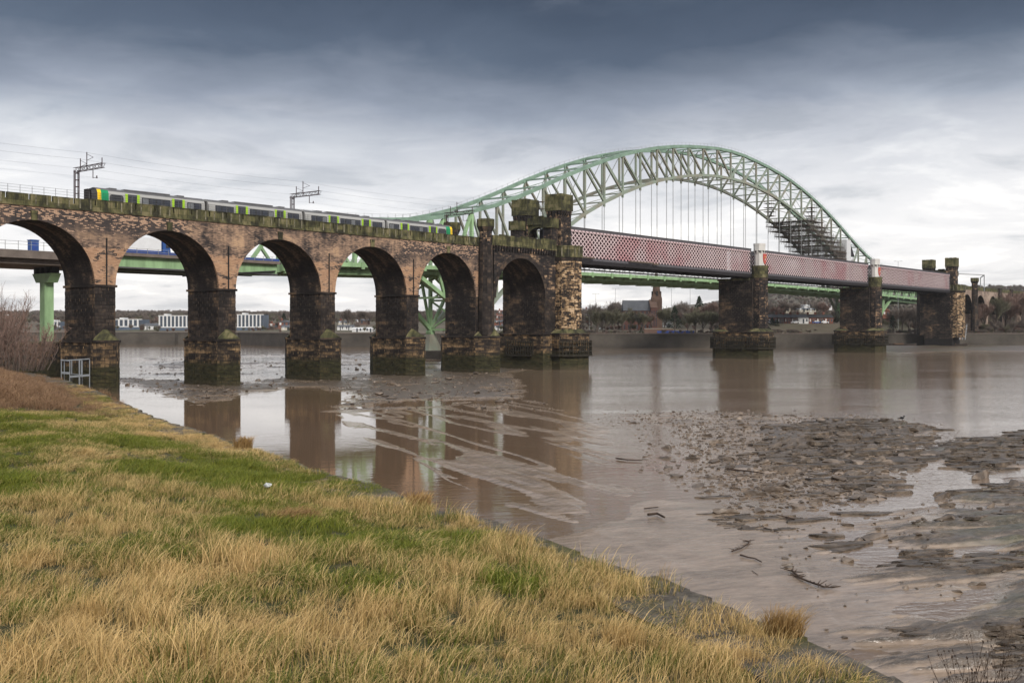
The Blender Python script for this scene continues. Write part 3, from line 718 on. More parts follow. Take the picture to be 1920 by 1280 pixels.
# brambles
bv = [blade_variant('d%02d' % i, 90, .25, .75, .30, 1.25, .0045, 'bramble_blades', 400 + i, segs=5, droop=1.0) for i in range(4)]
n = 16000; gx_ = RS.uniform(-34, -7, n); gy_ = RS.uniform(18, 62, n); keep = in_view(gx_, gy_, .05)
brm = polysd(gx_, gy_, [(-8.2, 22), (-10.4, 27), (-12.3, 31), (-14.4, 34.5), (-18.6, 41.5), (-24.5, 49), (-34, 59), (-60, 60), (-60, 16), (-13, 21.5)])
keep &= brm > -.5 + RS.rand(n) * .9; gx_, gy_, brm = gx_[keep], gy_[keep], brm[keep]
sc = (.45 + .75 * sstep(0, 4, brm)) * RS.uniform(.7, 1.2, len(gx_)); gz_ = bank_z(gx_, gy_) - .05
o = scatter('bramble_thicket', np.stack([gx_, gy_, gz_], 1), RS.uniform(0, 6.28, len(gx_)), sc, RS.randint(0, 4, len(gx_)), RS.rand(len(gx_)), bv)
o['label'] = 'reddish brown dead bramble thicket on the left of the bank'

def merged_tuft(name, x, y, z, n, hmin, hmax, spread, lean, w0, dryv, seed, label, cat, mat=None):
    """a single clump of its own, blades in its own mesh"""
    ob = blade_variant(name, n, hmin, hmax, spread, lean, w0, mat or 'bramble_blades', seed, segs=5)
    ob.name = name; COL.objects.link(ob); ob.location = (x, y, z); tag(ob, label, cat); return ob
def on_edge(px, py, z=8.1): x, y = G(px, py, z); return x, y
x, y = on_edge(1468, 1190); merged_tuft('grass_tussock', x, y, 8.08, 700, .10, .26, .12, .8, .0022, 1, 901, 'round rusty tussock of dry grass on the river wall near the lower right', 'tussock', 'tussock_blades')
x, y = on_edge(783, 948); merged_tuft('grass_tussock', x, y, 8.08, 500, .10, .24, .13, .7, .0032, 1, 902, 'rusty tussock of dry grass at the point of the river wall in the middle', 'tussock', 'tussock_blades')
x, y = on_edge(456, 838); merged_tuft('grass_tussock', x, y, 8.08, 400, .12, .26, .14, .7, .005, 1, 903, 'small brown tussock on the river wall, farthest to the left', 'tussock', 'tussock_blades')
x, y = on_edge(1240, 1090); merged_tuft('reed_clump', x, y, 7.98, 26, .16, .34, .05, .35, .0028, 1, 904, 'few thin pinkish reeds standing up beyond the river wall', 'reeds', 'tussock_blades')
x, y = G(550, 945, 8.35); merged_tuft('straw_heap', x, y, float(bank_z(x, y)), 700, .08, .20, .26, 1.6, .003, 1, 905, 'pale heap of cut straw lying in the green grass', 'straw heap', 'tussock_blades')
# dried weed at the lower right: forked stems with seed heads
wd = thing('dried_weed', 'dry brown weed with seed heads beside the river wall at the lower right', 'weed', (2.4, 5.5, 7.9))
mb = MB(); hb = MB(); rs = random.Random(5)
for i in range(34):
    x0, y0, z0 = 2.44 + rs.uniform(-.12, .14), 5.55 + rs.uniform(-.1, .1), 7.92; a = rs.uniform(-.38, .42); Ln = rs.uniform(.22, .48); p = Vector((x0, y0, z0)); dr = Vector((a, rs.uniform(-.15, .15), 1)).normalized()
    for k in range(5):
        q = p + dr * Ln / 5; mb.tube(p, q, .0022 - .0003 * k, .0020 - .0003 * k, 4)
        if k > 1 and rs.random() < .8:
            e = p + (dr + Vector((rs.uniform(-.7, .7), rs.uniform(-.4, .4), .2))) * Ln / 6; mb.tube(p, e, .0012, .0010, 3); hb.tube(e, e + Vector((0, 0, .009)), .0035, .002, 5)
        p = q; dr = (dr + Vector((rs.uniform(-.12, .12), 0, rs.uniform(-.05, .02)))).normalized()
    hb.tube(p, p + dr * .012, .0042, .002, 5)
mb.build('stem', 'driftwood', wd, kind='stuff'); hb.build('seed_head', 'driftwood', wd, kind='stuff')

# litter, bird, driftwood
def blob(name, mat, c, r, seed, sub=2, amp=.3, sq=(1, 1, 1)):
    bm = bmesh.new(); bmesh.ops.create_icosphere(bm, subdivisions=sub, radius=1); rs = random.Random(seed)
    for v in bm.verts:
        k = 1 + amp * (rs.random() - .5); v.co = Vector((v.co.x * r * k * sq[0], v.co.y * r * k * sq[1], v.co.z * r * k * sq[2]))
    me = bpy.data.meshes.new(name); bm.to_mesh(me); bm.free(); me.materials.append(MAT[mat]); o = bpy.data.objects.new(name, me); COL.objects.link(o); o.location = c; return o
x, y = G(502, 886, 8.4); o = blob('crumpled_bag', 'litter_white', (x, y, float(bank_z(x, y)) + .11), .036, 3, 2, .6, (1.1, 1, .7)); tag(o, 'small crumpled white plastic bag caught in the grass', 'litter')

# ------------------------------------------------------------------ brick railway viaduct
W = 8.8; SPR = 16.3; CROWN = 25.25; TOPB = 27.2; PC0 = 86.3; PITCH = 22.03
def arch_z(s, sa, sb, spr=SPR, crown=CROWN):
    c, a = (sa + sb) / 2, (sb - sa) / 2; u = max(-1, min(1, (s - c) / a)); return spr + (crown - spr) * math.sqrt(max(0, 1 - u * u))
def arch_samples(sa, sb, n=30):
    c, a = (sa + sb) / 2, (sb - sa) / 2; return [c - a * math.cos(math.pi * i / n) for i in range(n + 1)]
def arch_wall(mb, so, x0, x1, sa, sb, t0, t1, top, spr=SPR, crown=CROWN):
    """solid wall from x0 to x1 pierced by one arch; mb takes the faces, so the soffit"""
    ss = arch_samples(sa, sb)
    pts = [(x0, spr), (sa, spr)] + [(s, arch_z(s, sa, sb, spr, crown)) for s in ss[1:-1]] + [(sb, spr), (x1, spr)]
    for t in (t0, t1):
        for (s0, z0), (s1, z1) in zip(pts, pts[1:]):
            if s1 - s0 > 1e-6: mb.add([(s0, t, z0), (s1, t, z1), (s1, t, top), (s0, t, top)], [(0, 1, 2, 3)])
    mb.add([(x0, t0, top), (x1, t0, top), (x1, t1, top), (x0, t1, top)], [(0, 1, 2, 3)])
    for (s0, z0), (s1, z1) in zip(pts[1:-1], pts[2:-1]):
        so.add([(s0, t0, z0), (s1, t0, z1), (s1, t1, z1), (s0, t1, z0)], [(0, 1, 2, 3)])
def arch_ring(mb, sa, sb, t, th, proud, spr=SPR, crown=CROWN, n=30):
    c, a, r = (sa + sb) / 2, (sb - sa) / 2, crown - spr; P = []
    for i in range(n + 1):
        w = math.pi * i / n; P.append((c - a * math.cos(w), spr + r * math.sin(w), c - (a + th) * math.cos(w), spr + (r + th) * math.sin(w)))
    for p, q in zip(P, P[1:]):
        mb.add([(p[0], t - proud, p[1]), (q[0], t - proud, q[1]), (q[2], t - proud, q[3]), (p[2], t - proud, p[3]),
                (p[0], t + .3, p[1]), (q[0], t + .3, q[1]), (q[2], t + .3, q[3]), (p[2], t + .3, p[3])],
               [(0, 1, 2, 3), (3, 2, 6, 7), (0, 4, 5, 1)])
def pier_base(root, bl, sc, w=2.2, q=3.5, q2=3.5, W_=8.8, z0=-1.2, z1=7.55):
    poly = [(sc, -q), (sc + w, -.3), (sc + w, W_ + .3), (sc, W_ + q2), (sc - w, W_ + .3), (sc - w, -.3)]
    core = [(sc + (x - sc) * .985, (y - W_ / 2) * .99 + W_ / 2) for x, y in poly]
    MB(True).prism(core, z0, z1).build('pier_base_core', 'mortar', root)
    bl.face(poly[5], poly[0], z0, z1, mat='base_stone'); bl.face(poly[0], poly[1], z0, z1, mat='base_stone')
    bl.face(poly[4], poly[5], z0, z1, mat='base_stone'); bl.face(poly[1], poly[2], z0, z1, bw=2.6, bh=1.1, mat='base_stone')
    bl.face(poly[3], poly[4], z0, z1, mat='base_stone')
    fl = [(sc + (x - sc) * 1.08, (y - W_ / 2) * 1.025 + W_ / 2) for x, y in poly]
    MB(True).prism(fl, z1, z1 + .38).build('plinth_course', 'dark_stone', root)
    for sg in (0, 1):
        t0 = -.3 if sg == 0 else W_ + .3; tn = -q if sg == 0 else W_ + q2; ta = 0.0 if sg == 0 else W_
        MB(True).add([(sc - w, t0, z1 + .4), (sc, tn, z1 + .4), (sc + w, t0, z1 + .4), (sc - .35, ta, z1 + 2.), (sc + .35, ta, z1 + 2.), (sc - w * .75, ta, z1 + .9), (sc + w * .75, ta, z1 + .9)],
                     [(0, 1, 3, 5), (1, 2, 6, 4), (1, 4, 3), (0, 5, 3, 4, 6, 2)][:3]).build('cutwater_cap', 'mossy_stone', root)
va = thing('brick_viaduct', 'tall brick railway viaduct of round arches with mossy stone parapet', 'viaduct', B(130, 4, 0), PHI)
bl = Blocks(); wall = MB(True); soff = MB(True)
centers = [PC0 + PITCH * k for k in range(-3, 4)]
for k, c in enumerate(centers):
    nx = centers[k + 1] if k + 1 < len(centers) else None
    sa = c + 1.7; sb = nx - 1.7 if nx else 171.5; x1 = nx if nx else 173.0
    arch_wall(wall, soff, c, x1, sa, sb, 0., W, TOPB)
    r = MB(True); arch_ring(r, sa, sb, 0, .75, .05); r.build('arch_ring', 'brick', va)
    mid = (sa + sb) / 2
    MB(True).prism([(mid - .42, -.22), (mid + .42, -.22), (mid + .42, .2), (mid - .42, .2)], CROWN - .05, CROWN + 1.35, [(mid - .52, -.24), (mid + .52, -.24), (mid + .52, .2), (mid - .52, .2)]).build('keystone', 'mossy_stone', va)
for k, c in enumerate(centers):
    if k == 0:
        wall.add([(c - 12, 0, SPR), (c, 0, SPR), (c, 0, TOPB), (c - 12, 0, TOPB)], [(0, 1, 2, 3)])
    pier_base(va, bl, c)
    MB(True).box(c - 1.66, c + 1.66, .04, W - .04, 7.9, SPR - .3).build('pier_core', 'mortar', va)
    for f in (((c - 1.7, 0), (c + 1.7, 0)), ((c - 1.7, W), (c - 1.7, 0)), ((c + 1.7, 0), (c + 1.7, W)), ((c + 1.7, W), (c - 1.7, W))):
        bl.face(*f, 7.95, SPR - .35)
    MB(True).box(c - 1.9, c + 1.9, -.2, W + .2, SPR - .36, SPR).build('impost', 'dark_stone', va)
    MB(True).box(c + .1, c + .28, -.16, -.02, SPR, 23.4).build('drainpipe', 'black_trim', va)
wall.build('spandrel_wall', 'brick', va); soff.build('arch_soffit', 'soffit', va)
# parapet: separate panels between slits, ribs and a cornice
MB(True).box(centers[0] - 12, 173.2, -.22, .5, TOPB, TOPB + .26).build('cornice', 'mossy_stone', va)
MB(True).box(centers[0] - 12, 173.2, W - .5, W + .22, TOPB, TOPB + .26).build('cornice', 'mossy_stone', va)
s = 58.0; k = 0
while s < 172.5:
    e = min(s + 3.1, 172.6)
    MB(True).box(s, e, -.06, .34, TOPB + .27, 28.95 + random.uniform(-.03, .04)).build('parapet_panel', 'mossy_stone', va)
    MB(True).box(e, e + .25, -.02, .3, TOPB + .27, 28.1).build('parapet_slit_sill', 'mossy_stone', va)
    for q in (.78, 2.45):
        if s + q < 172: MB(True).box(s + q - .09, s + q + .09, -.17, -.06, TOPB + .3, 28.9).build('parapet_rib', 'rib_stone' if k % 4 else 'mossy_stone', va)
    s += 3.35; k += 1
MB(True).box(56, 172.6, W - .35, W, TOPB + .27, 28.9).build('far_parapet', 'mossy_stone', va)
MB(True).box(centers[0] - 12, 206, .5, W - .5, TOPB - .2, TOPB + .1).build('ballast', 'rust_brown', va)
MB(True).box(83.5, 172.6, -.1, .38, 28.98, 29.07).build('coping_board', 'mossy_stone', va)
rl = MB(True)
for i in range(68):
    s = 56 + 1.75 * i
    if s < 172: rl.beam((s, .45, 28.6), (s, .45, 30.15), .045)
for z in (29.35, 29.75, 30.12): rl.beam((56, .45, z), (172.4, .45, z), .03)
rl.build('handrail', 'wire', va, kind='stuff')
bl.finish(va)

# old river wall and the sliver of bank behind the first pier
mw = thing('old_river_wall', 'dark mossy masonry wall at the foot of the viaduct on the left', 'wall', (-85, 175, 0))
MB().box(-150, -76.5, 168.5, 190, -1, 7.1).build('wall_face', 'base_stone', mw)
MB().box(-150.2, -76.2, 168.2, 190.2, 7.1, 7.4).build('wall_cap', 'mossy_stone', mw)

# ------------------------------------------------------------------ castellated portals
def castle(F, name, label, near=True):
    """F maps the near portal's own s to the real one, so the far portal is its mirror image"""
    def P(poly):
        q = [(F(x), y) for x, y in poly]; return q if F(1) > F(0) else q[::-1]
    root = thing(name, label, 'gatehouse', B(F(195), 5, 0), PHI)
    b = Blocks(); W2 = 12.0
    # gate wall over the arch
    if near:
        wl_, sf = MB(True), MB(True)
        arch_wall(wl_, sf, 177.0, 200, 177.7, 195.4, -.45, W2 - 2, 27.6)
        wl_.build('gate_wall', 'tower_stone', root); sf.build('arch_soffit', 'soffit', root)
        r = MB(True); arch_ring(r, 177.7, 195.4, -.45, 1.0, .06, n=26); r.build('arch_ring', 'dark_stone', root)
        # turret pier
        MB(True).prism(P([(171.5, .1), (177.7, .1), (177.7, W), (171.5, W)]), 7.6, 27.5).build('turret_pier', 'mortar', root)
        for f in (((171.5, 0), (177.7, 0)), ((171.5, W), (171.5, 0)), ((177.7, 0), (177.7, W))): b.face(*f, 7.9, SPR if f[0][0] < 172 and f[1][1] == 0 and f[0][1] == W else SPR, mat='dark_stone')
        b.face((172.8, 0), (177.7, 0), SPR, 27.4, mat='dark_stone')
        pb = [(174.6, -4.2), (178.3, -.4), (178.3, W + .4), (174.6, W + 4.2), (170.9, W + .4), (170.9, -.4)]
        MB(True).prism([(174.6 + (x - 174.6) * .985, y * .99) for x, y in pb], -1.2, 7.6).build('pier_base_core', 'mortar', root)
        b.loop(pb, -1.2, 7.6, mat='base_stone')
        MB(True).prism([(174.6 + (x - 174.6) * 1.06, (y - 4.4) * 1.025 + 4.4) for x, y in pb], 7.6, 7.98).build('plinth_course', 'dark_stone', root)
        MB(True).prism([(170.9, -.4), (174.6, -4.2), (178.3, -.4), (178.3, 0), (170.9, 0)], 8., 10., [(173.5, -1.4), (174.6, -1.8), (175.7, -1.4), (175.7, -.1), (173.5, -.1)]).build('cutwater_cap', 'mossy_stone', root)
        # parapet with stepped merlons and corbels
        c_ = MB(True)
        s = 176.4
        while s < 198.6:
            MB(True).prism([(s, -.85), (s + .42, -.85), (s + .42, -.45), (s, -.45)], 26.5, 27.6, [(s, -1.0), (s + .42, -1.0), (s + .42, -.45), (s, -.45)]).build('corbel', 'tower_stone', root); s += .95
        MB(True).box(175.8, 199.4, -1.02, -.3, 27.6, 28.0).build('string_course', 'mossy_stone', root)
        for i in range(9):
            s = 176. + i * 2.55; z1 = (29.75, 30.05, 29.9)[i % 3] + .06 * i / 3
            MB(True).box(s, s + 2.4, -1., -.5, 28.0, z1).build('merlon', 'mossy_stone', root)
            MB(True).box(s + 2.4, s + 2.55, -.95, -.55, 28.0, z1 - .45).build('crenel_sill', 'mossy_stone', root)
        MB(True).box(176., 199., W2 - 2.4, W2 - 2, 27.6, 30.).build('far_parapet', 'mossy_stone', root)
    # small round turrets
    for (cs, ct) in ((173.6, -1.0), (174.9, 9.9)):
        if not near: cs += 1.5
        tq = P(ngon(cs, ct, 1.5, 10)); z0 = 8. if ct < 0 else 24.
        MB(True).prism(P(ngon(cs, ct, 1.75, 10)), z0, 27.4, tq).build('turret_shaft', 'dark_stone', root)
        b.loop(P(ngon(cs, ct, 1.35, 10)), 27.4, 30.3, bw=.9, bh=.42, mat='tower_stone', depth=.2)
        MB(True).prism(P(ngon(cs, ct, 1.3, 10)), 27.4, 31.3).build('turret_shaft', 'mortar', root)
        MB(True).prism(P(ngon(cs, ct, 1.42, 10)), 30.3, 31.3, P(ngon(cs, ct, 1.85, 10))).build('turret_corbel', 'dark_stone', root)
        MB(True).prism(P(ngon(cs, ct, 1.9, 10)), 31.3, 32.95).build('turret_parapet', 'mossy_stone', root)
    # the two big square towers
    for (cs, ct, zt) in ((202.75, 1.1, 41.1), (202.75, 11.3, 40.6)):
        h = 2.05; sq = P([(cs - h, ct - h), (cs + h, ct - h), (cs + h, ct + h), (cs - h, ct + h)])
        MB(True).prism([(F(cs) + (x - F(cs)) * .98, ct + (y - ct) * .98) for x, y in sq], 24., zt - .5).build('tower_core', 'mortar', root)
        b.loop(sq, 26.0, zt - 5.2, bw=.95, bh=.42, mat='tower_stone', depth=.2, proud=.06)
        for j in range(4):
            (x0, y0), (x1, y1) = sq[j], sq[(j + 1) % 4]; nx, ny = (y1 - y0) / (2 * h), -(x1 - x0) / (2 * h)
            for i in range(5):
                u0 = (i + .12) / 5; u1 = (i + .72) / 5
                a = (x0 + (x1 - x0) * u0, y0 + (y1 - y0) * u0); c2 = (x0 + (x1 - x0) * u1, y0 + (y1 - y0) * u1)
                MB(True).prism([a, c2, (c2[0] + nx * .12, c2[1] + ny * .12), (a[0] + nx * .12, a[1] + ny * .12)], zt - 5.3, zt - 3.9,
                               [a, c2, (c2[0] + nx * .42, c2[1] + ny * .42), (a[0] + nx * .42, a[1] + ny * .42)]).build('corbel', 'tower_stone', root)
        h2 = 2.38; cap = P([(cs - h2, ct - h2), (cs + h2, ct - h2), (cs + h2, ct + h2), (cs - h2, ct + h2)])
        MB(True).prism(cap, zt - 3.9, zt - .55).build('tower_parapet', 'mossy_stone', root)
        for j in range(4):
            (x0, y0), (x1, y1) = cap[j], cap[(j + 1) % 4]; dx, dy = (x1 - x0) / (2 * h2), (y1 - y0) / (2 * h2)
            for i in range(3):
                u0, u1 = i * 1.72, min(i * 1.72 + 1.5, 4.6)
                MB(True).prism([(x0 + dx * u0, y0 + dy * u0), (x0 + dx * u1, y0 + dy * u1), (x0 + dx * u1 - dy * .4, y0 + dy * u1 + dx * .4), (x0 + dx * u0 - dy * .4, y0 + dy * u0 + dx * .4)], zt - .54, zt + random.uniform(-.05, .05)).build('merlon', 'mossy_stone', root)
    # portal arch between the towers, with a lower bay in front of it
    for (x0, x1, spr_, crw, top) in ((201.2, 203.2, 31.5, 33.6, 35.4),):
        pw, ps = MB(True), MB(True); n = 14; ta, tb = 3.2, 9.2
        pts = [(ta + (tb - ta) * i / n, spr_ + (crw - spr_) * math.sqrt(max(0, 1 - (2 * i / n - 1) ** 2))) for i in range(n + 1)]
        for xx in (x0, x1):
            for (t0, z0), (t1, z1) in zip(pts, pts[1:]): pw.add([(F(xx), t0, z0), (F(xx), t1, z1), (F(xx), t1, top), (F(xx), t0, top)], [(0, 1, 2, 3)])
        pw.add([(F(x0), ta, top), (F(x1), ta, top), (F(x1), tb, top), (F(x0), tb, top)], [(0, 1, 2, 3)])
        for (t0, z0), (t1, z1) in zip(pts, pts[1:]): ps.add([(F(x0), t0, z0), (F(x1), t0, z0), (F(x1), t1, z1), (F(x0), t1, z1)], [(0, 1, 2, 3)])
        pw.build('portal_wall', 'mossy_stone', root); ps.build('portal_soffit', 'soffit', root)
    for i, (t0, t1, z1) in enumerate(((3.2, 4.6, 35.9), (4.75, 6.1, 36.3), (6.25, 7.6, 36.3), (7.75, 9.2, 35.9))):
        MB(True).prism(P([(200.9, t0), (201.5, t0), (201.5, t1), (200.9, t1)]), 34.2, z1).build('merlon', 'mossy_stone', root)
    for (t0, t1) in ((-.1, 2.2), (9.9, 12.2)):
        MB(True).prism(P([(198.2, t0), (200.66, t0), (200.66, t1), (198.2, t1)]), 24, 33.0).build('side_bay', 'tower_stone', root)
        MB(True).prism(P([(197.8, t0 - .3), (200.66, t0 - .3), (200.66, t1 + .3), (197.8, t1 + .3)]), 33.0, 35.2).build('side_bay_parapet', 'mossy_stone', root)
    # main pier, bastion and base
    mp = P([(195.4, -.3), (206.5, -.3), (206.5, W2 + .3), (195.4, W2 + .3)])
    MB(True).prism(P([(195.5, -.2), (206.4, -.2), (206.4, W2 + .2), (195.5, W2 + .2)]), -1.5, 27.).build('main_pier', 'mortar', root)
    b.loop(mp, 8. if near else 4.5, 24.6, bw=1.3, bh=.55, mat='dark_stone')
    b.loop(mp, 24.6, 27., bw=1.3, bh=.6, mat='dark_stone')
    for ct in (-.7, W2 + .7):
        MB(True).prism(P(ngon(202.9, ct, 3.7, 8)), 6, 28.).build('bastion_core', 'mortar', root)
        if ct < 0: b.loop(P(ngon(202.9, ct, 3.85, 8)), 9.2 if near else 5, 25.2, bw=1.05, bh=.42, mat='bastion_stone', proud=.08)
        else: MB(True).prism(P(ngon(202.9, ct, 3.85, 8)), 6, 26).build('bastion_face', 'dark_stone', root)
        MB(True).prism(P(ngon(202.9, ct, 3.9, 8)), 25.2, 26.1, P(ngon(202.9, ct, 4.15, 8))).build('bastion_corbel', 'dark_stone', root)
        MB(True).prism(P(ngon(202.9, ct, 4.05, 8)), 26.1, 28.55).build('bastion_parapet', 'mossy_stone', root)
        MB(True).prism(P(ngon(202.9, ct, 4.2, 8)), 28.55, 28.8).build('bastion_coping', 'mossy_stone', root)
        ng = P(ngon(202.9, ct, 4.05, 8))
        for j in range(8):
            (x0, y0), (x1, y1) = ng[j], ng[(j + 1) % 8]; dx, dy = (x1 - x0), (y1 - y0); l_ = math.hypot(dx, dy); dx, dy = dx / l_, dy / l_
            for u in (.0, l_ / 2):
                MB(True).prism([(x0 + dx * u, y0 + dy * u), (x0 + dx * (u + .22), y0 + dy * (u + .22)), (x0 + dx * (u + .22) + dy * .13, y0 + dy * (u + .22) - dx * .13), (x0 + dx * u + dy * .13, y0 + dy * u - dx * .13)], 26.3, 28.5).build('parapet_rib', 'rib_stone', root)
    if near:
        river_base(root, b, 202.0, 5.6, W2, ct=-.7, cs=202.9, R=5.7, x0=194.3, x1=208.2)
    b.finish(root)
    return root
def river_base(root, b, sc, hw, W_, ct, cs, R, x0=None, x1=None, z0=-1.5):
    x0 = sc - hw if x0 is None else x0; x1 = sc + hw if x1 is None else x1
    box = [(x0, -.6), (x1, -.6), (x1, W_ + .6), (x0, W_ + .6)]
    MB(True).box(x0, x1, -.6, W_ + .6, z0, 8.1).build('pier_base_core', 'concrete_grey' if False else 'base_stone', root)
    b.face(box[3], box[0], 6.4, 8.1, mat='base_stone'); b.face(box[1], box[2], 6.4, 8.1, mat='base_stone')
    for c in (ct, W_ - ct):
        MB(True).prism(ngon(cs, c, R - .1, 8), z0, 8.1).build('cutwater', 'base_stone', root)
        if c < 2: b.loop(ngon(cs, c, R, 8), 6.4, 8.1, mat='base_stone')
        MB(True).prism(ngon(cs, c, R + .25, 8), 8.1, 8.45).build('plinth_course', 'dark_stone', root)
        MB(True).prism(ngon(cs, c, R + .05, 8), 8.45, 10.1, ngon(cs, c, R * .42, 8)).build('cutwater_cap', 'mossy_stone', root)
    MB(True).box(x0 - .25, x1 + .25, -.8, W_ + .8, 8.1, 8.44).build('plinth_course', 'dark_stone', root)
    # timber fender: posts and walings
    for c in (ct, W_ - ct):
        MB(True).prism(ngon(cs, c, R + .75, 8), 3.1, 3.5).build('fender_shelf', 'timber', root)
        ng = ngon(cs, c, R + .55, 8)
        for j in range(8):
            (a0, a1), (b0, b1) = ng[j], ng[(j + 1) % 8]
            if not ((a0 - x0) * (a0 - x1) < -1 and (b0 - x0) * (b0 - x1) < -1 and (a1 > 1.5 if c < 5 else a1 < W_ - 1.5)):
                for z in (4.3, 5.4, 6.4): MB(True).beam((a0, a1, z), (b0, b1, z), .16, .22).build('waling', 'timber', root)
                m_ = max(2, round(math.hypot(b0 - a0, b1 - a1) / .75))
                for i in range(m_):
                    u = i / m_; x, y = a0 + (b0 - a0) * u, a1 + (b1 - a1) * u
                    MB(True).beam((x, y, 3.4), (x, y, 6.75), .18).build('fender_post', 'timber', root)
    MB(True).box(x0 - .75, x1 + .75, 2.5, W_ - 2.5, 3.1, 3.5).build('fender_shelf', 'timber', root)
    for xx in (x0 - .45, x1 + .45):
        for z in (4.3, 5.4, 6.4): MB(True).beam((xx, 2., z), (xx, W_ - 2., z), .16, .22).build('waling', 'timber', root)
        for i in range(12): MB(True).beam((xx, 2 + (W_ - 4) * i / 11, 3.4), (xx, 2 + (W_ - 4) * i / 11, 6.75), .18).build('fender_post', 'timber', root)
castle(lambda s: s, 'castle_gatehouse', 'large blackened stone gatehouse with tall square towers, the nearer one at the viaduct end')
castle(lambda s: 704.2 - s, 'castle_gatehouse', 'smaller looking stone gatehouse with square towers on the far right shore', near=False)

# scaffold on the far tower of the near gatehouse
sc_ = thing('tower_scaffold', 'small scaffold wrapped round the top of the rear tower', 'scaffold', B(205.6, 9.0, 34))
for i, (a, c) in enumerate(((204.9, 8.2), (206.3, 8.2), (206.3, 10.), (204.9, 8.0 + 2.8))):
    MB(True).tube((a, c, 33), (a - .3, c, 40.6), .05).build('pole', 'galvanised', sc_)
for z in (34.5, 36.5, 38.5, 40.2):
    MB(True).box(204.7, 206.5, 8.0, 10.9, z, z + .1).build('platform', 'scaffold_board', sc_)
    MB(True).beam((204.8, 8.1, z + .9), (206.4, 8.1, z + .9), .06).build('rail', 'galvanised', sc_)
for a, c in (((204.9, 8.1, 34.5), (206.3, 8.1, 36.5)), ((206.3, 8.1, 36.5), (204.9, 8.1, 38.5)), ((204.9, 8.1, 38.5), (206.3, 8.1, 40.2))):
    MB(True).tube(a, c, .05).build('brace', 'galvanised', sc_)

# ------------------------------------------------------------------ river piers with white turrets
def river_pier(s0, label):
    root = thing('river_pier', label, 'bridge pier', B(s0, 5, 0), PHI); b = Blocks(); W_ = 11.5
    x0, x1 = s0 - 3.2, s0 + 3.2
    MB(True).box(x0 + .06, x1 - .06, .06, W_ - .06, 8.4, 24.7).build('shaft_core', 'mortar', root)
    b.loop([(x0, 0), (x1, 0), (x1, W_), (x0, W_)], 8.5, 24.7, mat='dark_stone', proud=.06)
    MB(True).box(x0 - .3, x1 + .3, .9, W_ + .3, 24.2, 24.9).build('bearing_course', 'mossy_stone', root)
    cs, ct = s0 - .4, -1.2
    MB(True).prism(ngon(cs, ct, 2.3, 8), 8.4, 26).build('turret_core', 'mortar', root)
    b.loop(ngon(cs, ct, 2.4, 8), 9.4, 24.0, bw=1.1, bh=.5, mat='tower_stone', proud=.08)
    MB(True).prism(ngon(cs, ct, 2.35, 8), 24.0, 25.0, ngon(cs, ct, 2.5, 8)).build('turret_shaft', 'dark_stone', root)
    MB(True).prism(ngon(cs, ct, 2.5, 8), 25.0, 28.7).build('turret_shaft', 'mossy_stone', root)
    cs -= .35
    MB(True).prism(ngon(cs, ct, 1.5, 8), 28.7, 33.1).build('white_turret', 'white_paint', root)
    for i in range(8):
        a = math.pi / 8 * 2 * i; 
        MB(True).prism(ngon(cs + 1.48 * math.cos(a), ct + 1.48 * math.sin(a), .2, 4), 32.5, 33.4, ngon(cs + 1.62 * math.cos(a), ct + 1.62 * math.sin(a), .3, 4)).build('corbel', 'white_paint', root)
    MB(True).prism(ngon(cs, ct, 1.78, 8), 33.3, 34.9).build('turret_parapet', 'white_paint', root)
    MB(True).prism(ngon(cs, ct, 1.84, 8), 34.9, 35.5).build('turret_parapet', 'white_paint', root)
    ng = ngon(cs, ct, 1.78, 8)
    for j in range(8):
        MB(True).beam((*ng[j], 33.0), (*[(ng[j][k] * .55 + ng[(j + 1) % 8][k] * .45) for k in (0, 1)], 33.0), .12, .3).build('painted_corbel_shade', 'black_trim', root)  # solid black bars stand in for the shade under the parapet
    # red shield of arms with a lighter charge, on the outer face
    m_ = [(-.0, -1.25), (.55, -.7), (.75, 0.), (.75, .95), (-.75, .95), (-.75, 0.), (-.55, -.7)]
    def shield(w, dep, mat, nm, par, zc=30.6):
        ax = cs + .55; t_ = ct - 1.55 - dep; mb = MB(True); n = len(m_)
        vs = [(ax + x * w, t_, zc + z * w) for x, z in m_] + [(ax + x * w, t_ + .1, zc + z * w) for x, z in m_]
        mb.add(vs, [tuple(range(n)), tuple(range(2 * n - 1, n - 1, -1))] + [(i, (i + 1) % n, n + (i + 1) % n, n + i) for i in range(n)])
        return mb.build(nm, mat, par)
    shield(1.5, .0, 'shield_red', 'coat_of_arms', root, 30.9)
    ax = cs + .55; MB(True).beam((ax - .5, ct - 1.7, 31.3), (ax + .5, ct - 1.7, 31.3), .1, .22).build('coat_of_arms_charge', 'shield_gold', root)
    MB(True).beam((ax - .3, ct - 1.7, 30.5), (ax + .35, ct - 1.7, 30.7), .1, .3).build('coat_of_arms_charge', 'white_paint', root)
    river_base(root, b, s0, 4.1, 9.8, ct=-.8, cs=s0, R=4.3)
    b.finish(root)
river_pier(303.9, 'dark stone river pier with white turret, the nearer one in midstream')
river_pier(400.9, 'dark stone river pier with white turret, farther one close to the right shore')

